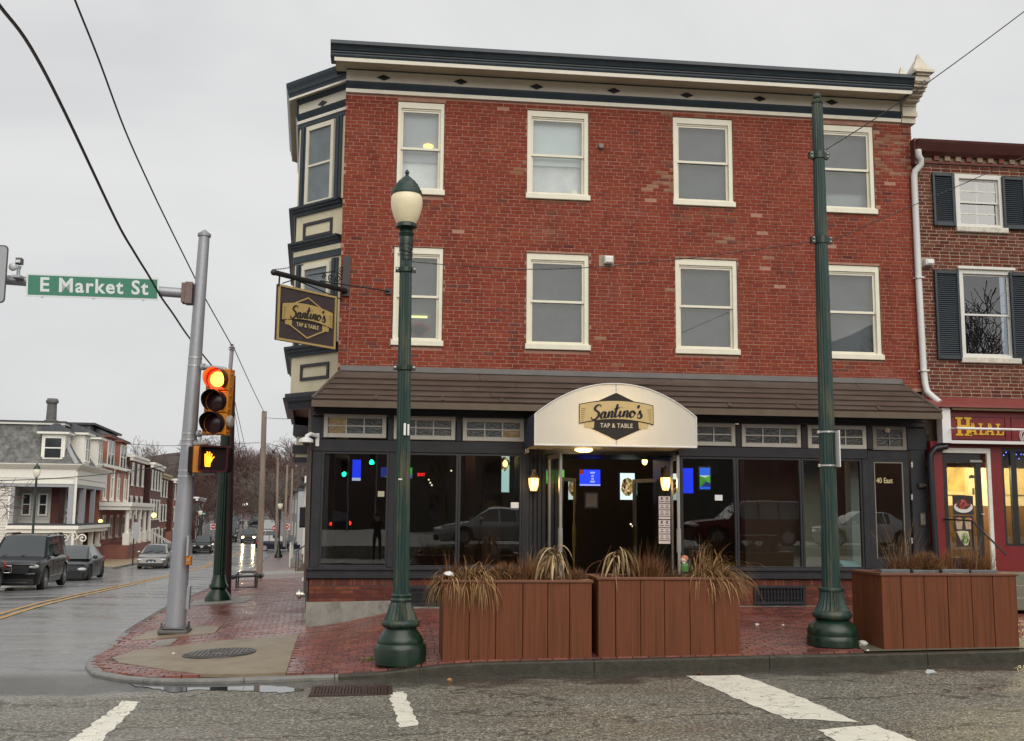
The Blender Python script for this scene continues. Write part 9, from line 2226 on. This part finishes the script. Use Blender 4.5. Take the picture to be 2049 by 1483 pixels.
PL = [(T2,402,160,0.8,'reddish bare tree seen between the grey mast and the green pole'),(T2,388,190,.9,'reddish bare tree behind the grey mast'),(T2,470,215,1.0,'tall bare tree rising over the road left of the pale pole'),(T1,487,265,1.2,'bare tree at the head of the road'),(T3,505,240,1.1,'bare tree over the line of parked cars on the right'),(T3,585,140,1.0,'bare tree by the right end of the street, near the shop corner'),(T2,545,180,.95,'reddish bare tree behind the far no entry signs'),(T1,520,200,1.0,'bare tree just left of the octagonal red sign'),(T1,348,165,.85,'bare tree right of the broad one above the row roofs'),(T3,290,175,.85,'small bare tree over the chimney of the brick row'),(T2,415,230,1.25,'tall bare tree far behind the crossing signal'),(T1,450,300,1.3,'bare tree on the skyline left of the pale pole'),(T2,560,260,1.3,'bare tree on the skyline behind the far poles'),(T2,600,210,1.2,'bare tree on the skyline against the shop corner'),(T1,375,270,1.2,'bare tree on the skyline behind the grey mast'),(T2,500,330,1.3,'farthest bare tree at the top of the road'),(T2,398,130,.55,'small reddish tree at the kerb beyond the row houses'),(T3,372,118,.5,'small street tree in front of the last row houses')]
for i, (pt, px, Y, sc_, lb) in enumerate(PL): dup(pt, lb, gp(px, Y), rg.uniform(0, 6), gt, sc_)
b = MB(); rg = random.Random(77)
for i in range(5200):
 Y = rg.uniform(250, 420); px = rg.uniform(330, 640); x = at(px, 1040, Y).x; z = G(x, Y); h = rg.uniform(5, 13)*(1 if abs(px-490) > 26 else .75); p = Vector((x, Y, z+rg.uniform(0, h*.75))); v = Vector((rg.uniform(-.5,.5), rg.uniform(-.3,.3), 1)).normalized()
 L_ = rg.uniform(1.8, 4.5); b.tube([p, p+v*L_*.5+Vector((rg.uniform(-.3,.3),0,0)), p+v*L_], [.07,.05,.025], 3, cap=False)
o = tag(b.build('wood', TWIG, None, fix=False), 'red brown mass of bare woodland closing the end of the road', 'woodland'); o['kind'] = 'stuff'
b = MB(); rg = random.Random(5)
n = 40; vs = []
for i in range(n+1):
 x = lerp(-260, 120, i/n)
 for Y, zz_ in ((430, 0), (470, 12+4*math.sin(i*.7)+3*math.sin(i*1.9)), (640, 22+4*math.sin(i*.5))): vs.append((x, Y, G(x, Y)+zz_))
b.add(vs, [(i*3+j, i*3+3+j, i*3+4+j, i*3+1+j) for i in range(n) for j in range(2)]); struct(b.build('hill', mat('wooded_hill', (.055,.035,.032), .95, .5, .15, .8, .4), smooth=60, fix=False))
tree('bare_tree', 'small red twigged tree in front of the white house at the left edge', (at(-84, 1000, 26).x, 26, G(-14, 26)), 61, 7.2, TWIG, None, spread=.8, lv=6, minr=.010, r0=.13, trunk=.26, kids_=(3,4))
tree('bare_tree', 'tree outside the right edge with thin twigs over the red shopfront', (15.6, -2.6, S(11, -2.6)), 62, 6.4, BARK, None, spread=.8, lv=5, minr=.006, r0=.10, trunk=.42, kids_=(2,3))
WIREM = mat('black_cable', (.02,.02,.022), .5, .05)
def wire(label, pts, r=.012, mtl=WIREM, grp='overhead wires'):
 P = [at(x, y, Y) for x, y, Y in pts]; sm = []
 for i in range(len(P)-1):
  p0, p1, p2, p3 = P[max(0,i-1)], P[i], P[i+1], P[min(len(P)-1,i+2)]
  for k in range(6): t = k/6; sm.append(.5*((2*p1)+(p2-p0)*t+(2*p0-5*p1+4*p2-p3)*t*t+(3*p1-p0-3*p2+p3)*t**3))
 sm.append(P[-1]); b = MB(); b.tube(sm, r, 5); return tag(b.build('overhead_wire', mtl, None, smooth=60), label, 'wire', grp)
wire('thick black cable from the top left corner crossing the green street sign', [(-60,-70,-11),(0,12,-10),(60,92,-9),(130,225,-7.2),(232,440,-4),(269,505,-3),(298,552,-2),(323,595,-1),(345,626,0),(379,676,2.5),(424,732,7)], .018)
wire('second black cable running down from the top edge to the pale insulator post', [(120,-80,-8),(150,0,-7),(198,120,-5.5),(250,260,-3.5),(300,372,-1.5),(336,447,0),(386,548,3),(404,585,4.5),(464,692,8.5)], .013)
wire('thin wire from the insulator post to the pale wooden pole', [(466,692,8.5),(490,745,14),(512,792,20),(528,824,26.5)], .012)
wire('thin wire down past the dark leaning pole', [(467,790,9),(478,840,15),(492,900,26),(505,945,40)], .010); wire('slack thin wire from the dark pole towards the trees', [(466,805,9),(474,850,14),(480,890,20)], .008)
wire('wire from the tall green pole up to the top right corner', [(1652,300,PY),(1740,245,PY-.1),(1850,170,PY-.3),(1960,90,PY-.5),(2080,0,PY-.7)], .008)
wire('thin wire crossing the brick and shutters on the right', [(1650,488,PY),(1760,440,PY-.05),(1900,380,PY-.1),(2080,300,PY-.2)], .006)
wire('sagging thin wire from the lamp post across the windows to the tall green pole', [(815,523,LY+.0),(920,532,LY+.05),(1050,539,LY+.1),(1215,533,LY+.15),(1420,512,LY+.2),(1625,484,PY)], .006)
wire('black wire in front of the white house reaching the grey mast', [(-20,962,20),(100,958,26),(220,948,31),(300,937,35),(372,925,38)], .018); wire('faint wire above the brick row', [(250,888,60),(330,892,60),(400,890,58),(520,886,50)], .018)
wire('wire from the pale wooden pole to the shop corner', [(531,836,26.5),(560,838,20),(598,838,8)], .010); wire('lower wire between the pale pole and the shop corner', [(531,887,26.5),(565,895,20),(600,905,9)], .010); wire('dark wire behind the pale pole near the tree tops', [(455,922,70),(530,921,65),(600,924,55)], .022); wire('slack wire on the far right poles', [(531,968,26.5),(548,985,45),(565,975,70),(600,945,75)], .012)
for px, py, lb in ((488,1010,'left one of two white lights hanging over the road at the hilltop'),(495,1009,'right one of two white lights hanging over the road at the hilltop')):
 p = at(px, py, 260); tag(MB().sphere(p, .38, 8, 6).build('hilltop_light', emitter('far_white_light', (1,.95,.8), 3), None), lb, 'light', 'white lights over the far road')
b = MB(); lot = struct(MB().box(-40, 60, -60, -21.5, -.3, .45).build('parking_lot', CONCG))
for kd, x, Y, pm, lb in (('sedan',4.6,-23.6,PLG,'silver green sedan parked across the street, mirrored in the left shop windows'),('suv',14.6,-23.4,PR,'dark red car parked across the street, mirrored in the right shop windows'),('sedan',19.8,-24.2,PW,'white sedan parked across the street, mirrored beside the dark red car'),('sedan',9.6,-26.4,PS,'silver sedan parked across the street, mirrored behind the dark red car')):
 make_car(kd, 'parked_car', lb, (x, Y, .45), R_(180), pm, group='cars mirrored in the shop windows')
make_car('suv', 'moving_car', 'car with red brake lights, mirrored in the leftmost shop window', (-3.3, -74, G(-3,-74)+.02), R_(-93), PD, lights='brake', group='cars mirrored in the shop windows')
make_car('sedan', 'moving_car', 'second braking car, mirrored at the very left of the shop window', (-6.2, -66, G(-6,-66)+.02), R_(-93), PB, lights='brake', group='cars mirrored in the shop windows')
for x, z, lb in ((-.55,4.9,'right hand green traffic signal mirrored in the leftmost shop window'),(-2.3,4.1,'left hand green traffic signal mirrored in the leftmost shop window')):
 t = thing('traffic_signal', lb, 'traffic light', (x,-51,z), 'signals mirrored in the shop window', local=True); b = MB(); b.cham(-.2,.2,-.1,.1,-.3,.9,.02); b.build('section', SBLACK, t, local=True); b = MB(); b.sphere((0,.1,-.05),.17,12,8,(1,.4,1)); b.build('lens', emitter('green_lens', (.02,1,.55), 9), t, local=True); b = MB(); b.tube([(.3,0,-z),(.3,0,1.2),(0,0,1.0)],.06,6); b.build('pole', STEEL, t, local=True)
go = 'bare trees mirrored in the windows'
for x, Y, sc_, lb in ((3,-34,.62,'bare tree across the street, mirrored in the left shop windows'),(16,-37,.7,'bare tree across the street, mirrored in the right shop windows'),(30,-35,1.0,'bare tree across the street, mirrored in the shuttered windows'),(-5,-40,.7,'bare tree across the street, mirrored in the leftmost pane')):
 dup(T1, lb, (x, Y, .2), x, go, sc_)
b = MB(); b.add([(lerp(-120,120,i/24), Y, z+(3*math.sin(i*1.3)+2*math.sin(i*2.9))*(z > 1)) for i in range(25) for Y, z in ((-92,-.5),(-100,11),(-130,15))], [(i*3+j, i*3+3+j, i*3+4+j, i*3+1+j) for i in range(24) for j in range(2)]); struct(b.build('hill', MATS['wooded_hill'], smooth=60, fix=False))  # unseen hill added to darken what the shop glass reflects
for x0_, x1_, zr, m, lb in ((-34,-10,9,DKB,'dark brick building across the street, mirrored in the windows'),(2,24,6.5,mat('dark_stucco', (.09,.085,.08), .8),'low dark building across the street, mirrored in the windows'),(27,52,10,RDB,'brick building across the street, mirrored at the right')):
 t = thing('opposite_building', lb, 'building', ((x0_+x1_)/2, -52, 0), 'buildings mirrored in the windows'); b = MB(); b.box(x0_, x1_, -60, -52, 0, zr); b.build('wall', m, t); b = MB(); b.box(x0_-.2, x1_+.2, -60, -51.7, zr, zr+.3); b.build('roof', SLATED, t)
 for i in range(6):
  for k in range(int(zr//3.2)): xx = lerp(x0_, x1_, (i+.5)/6); B = MB(); B.box(xx-.6, xx+.6, -51.95, -52.02, 1.2+3.1*k, 2.9+3.1*k); B.build('window', DGLASS, t)
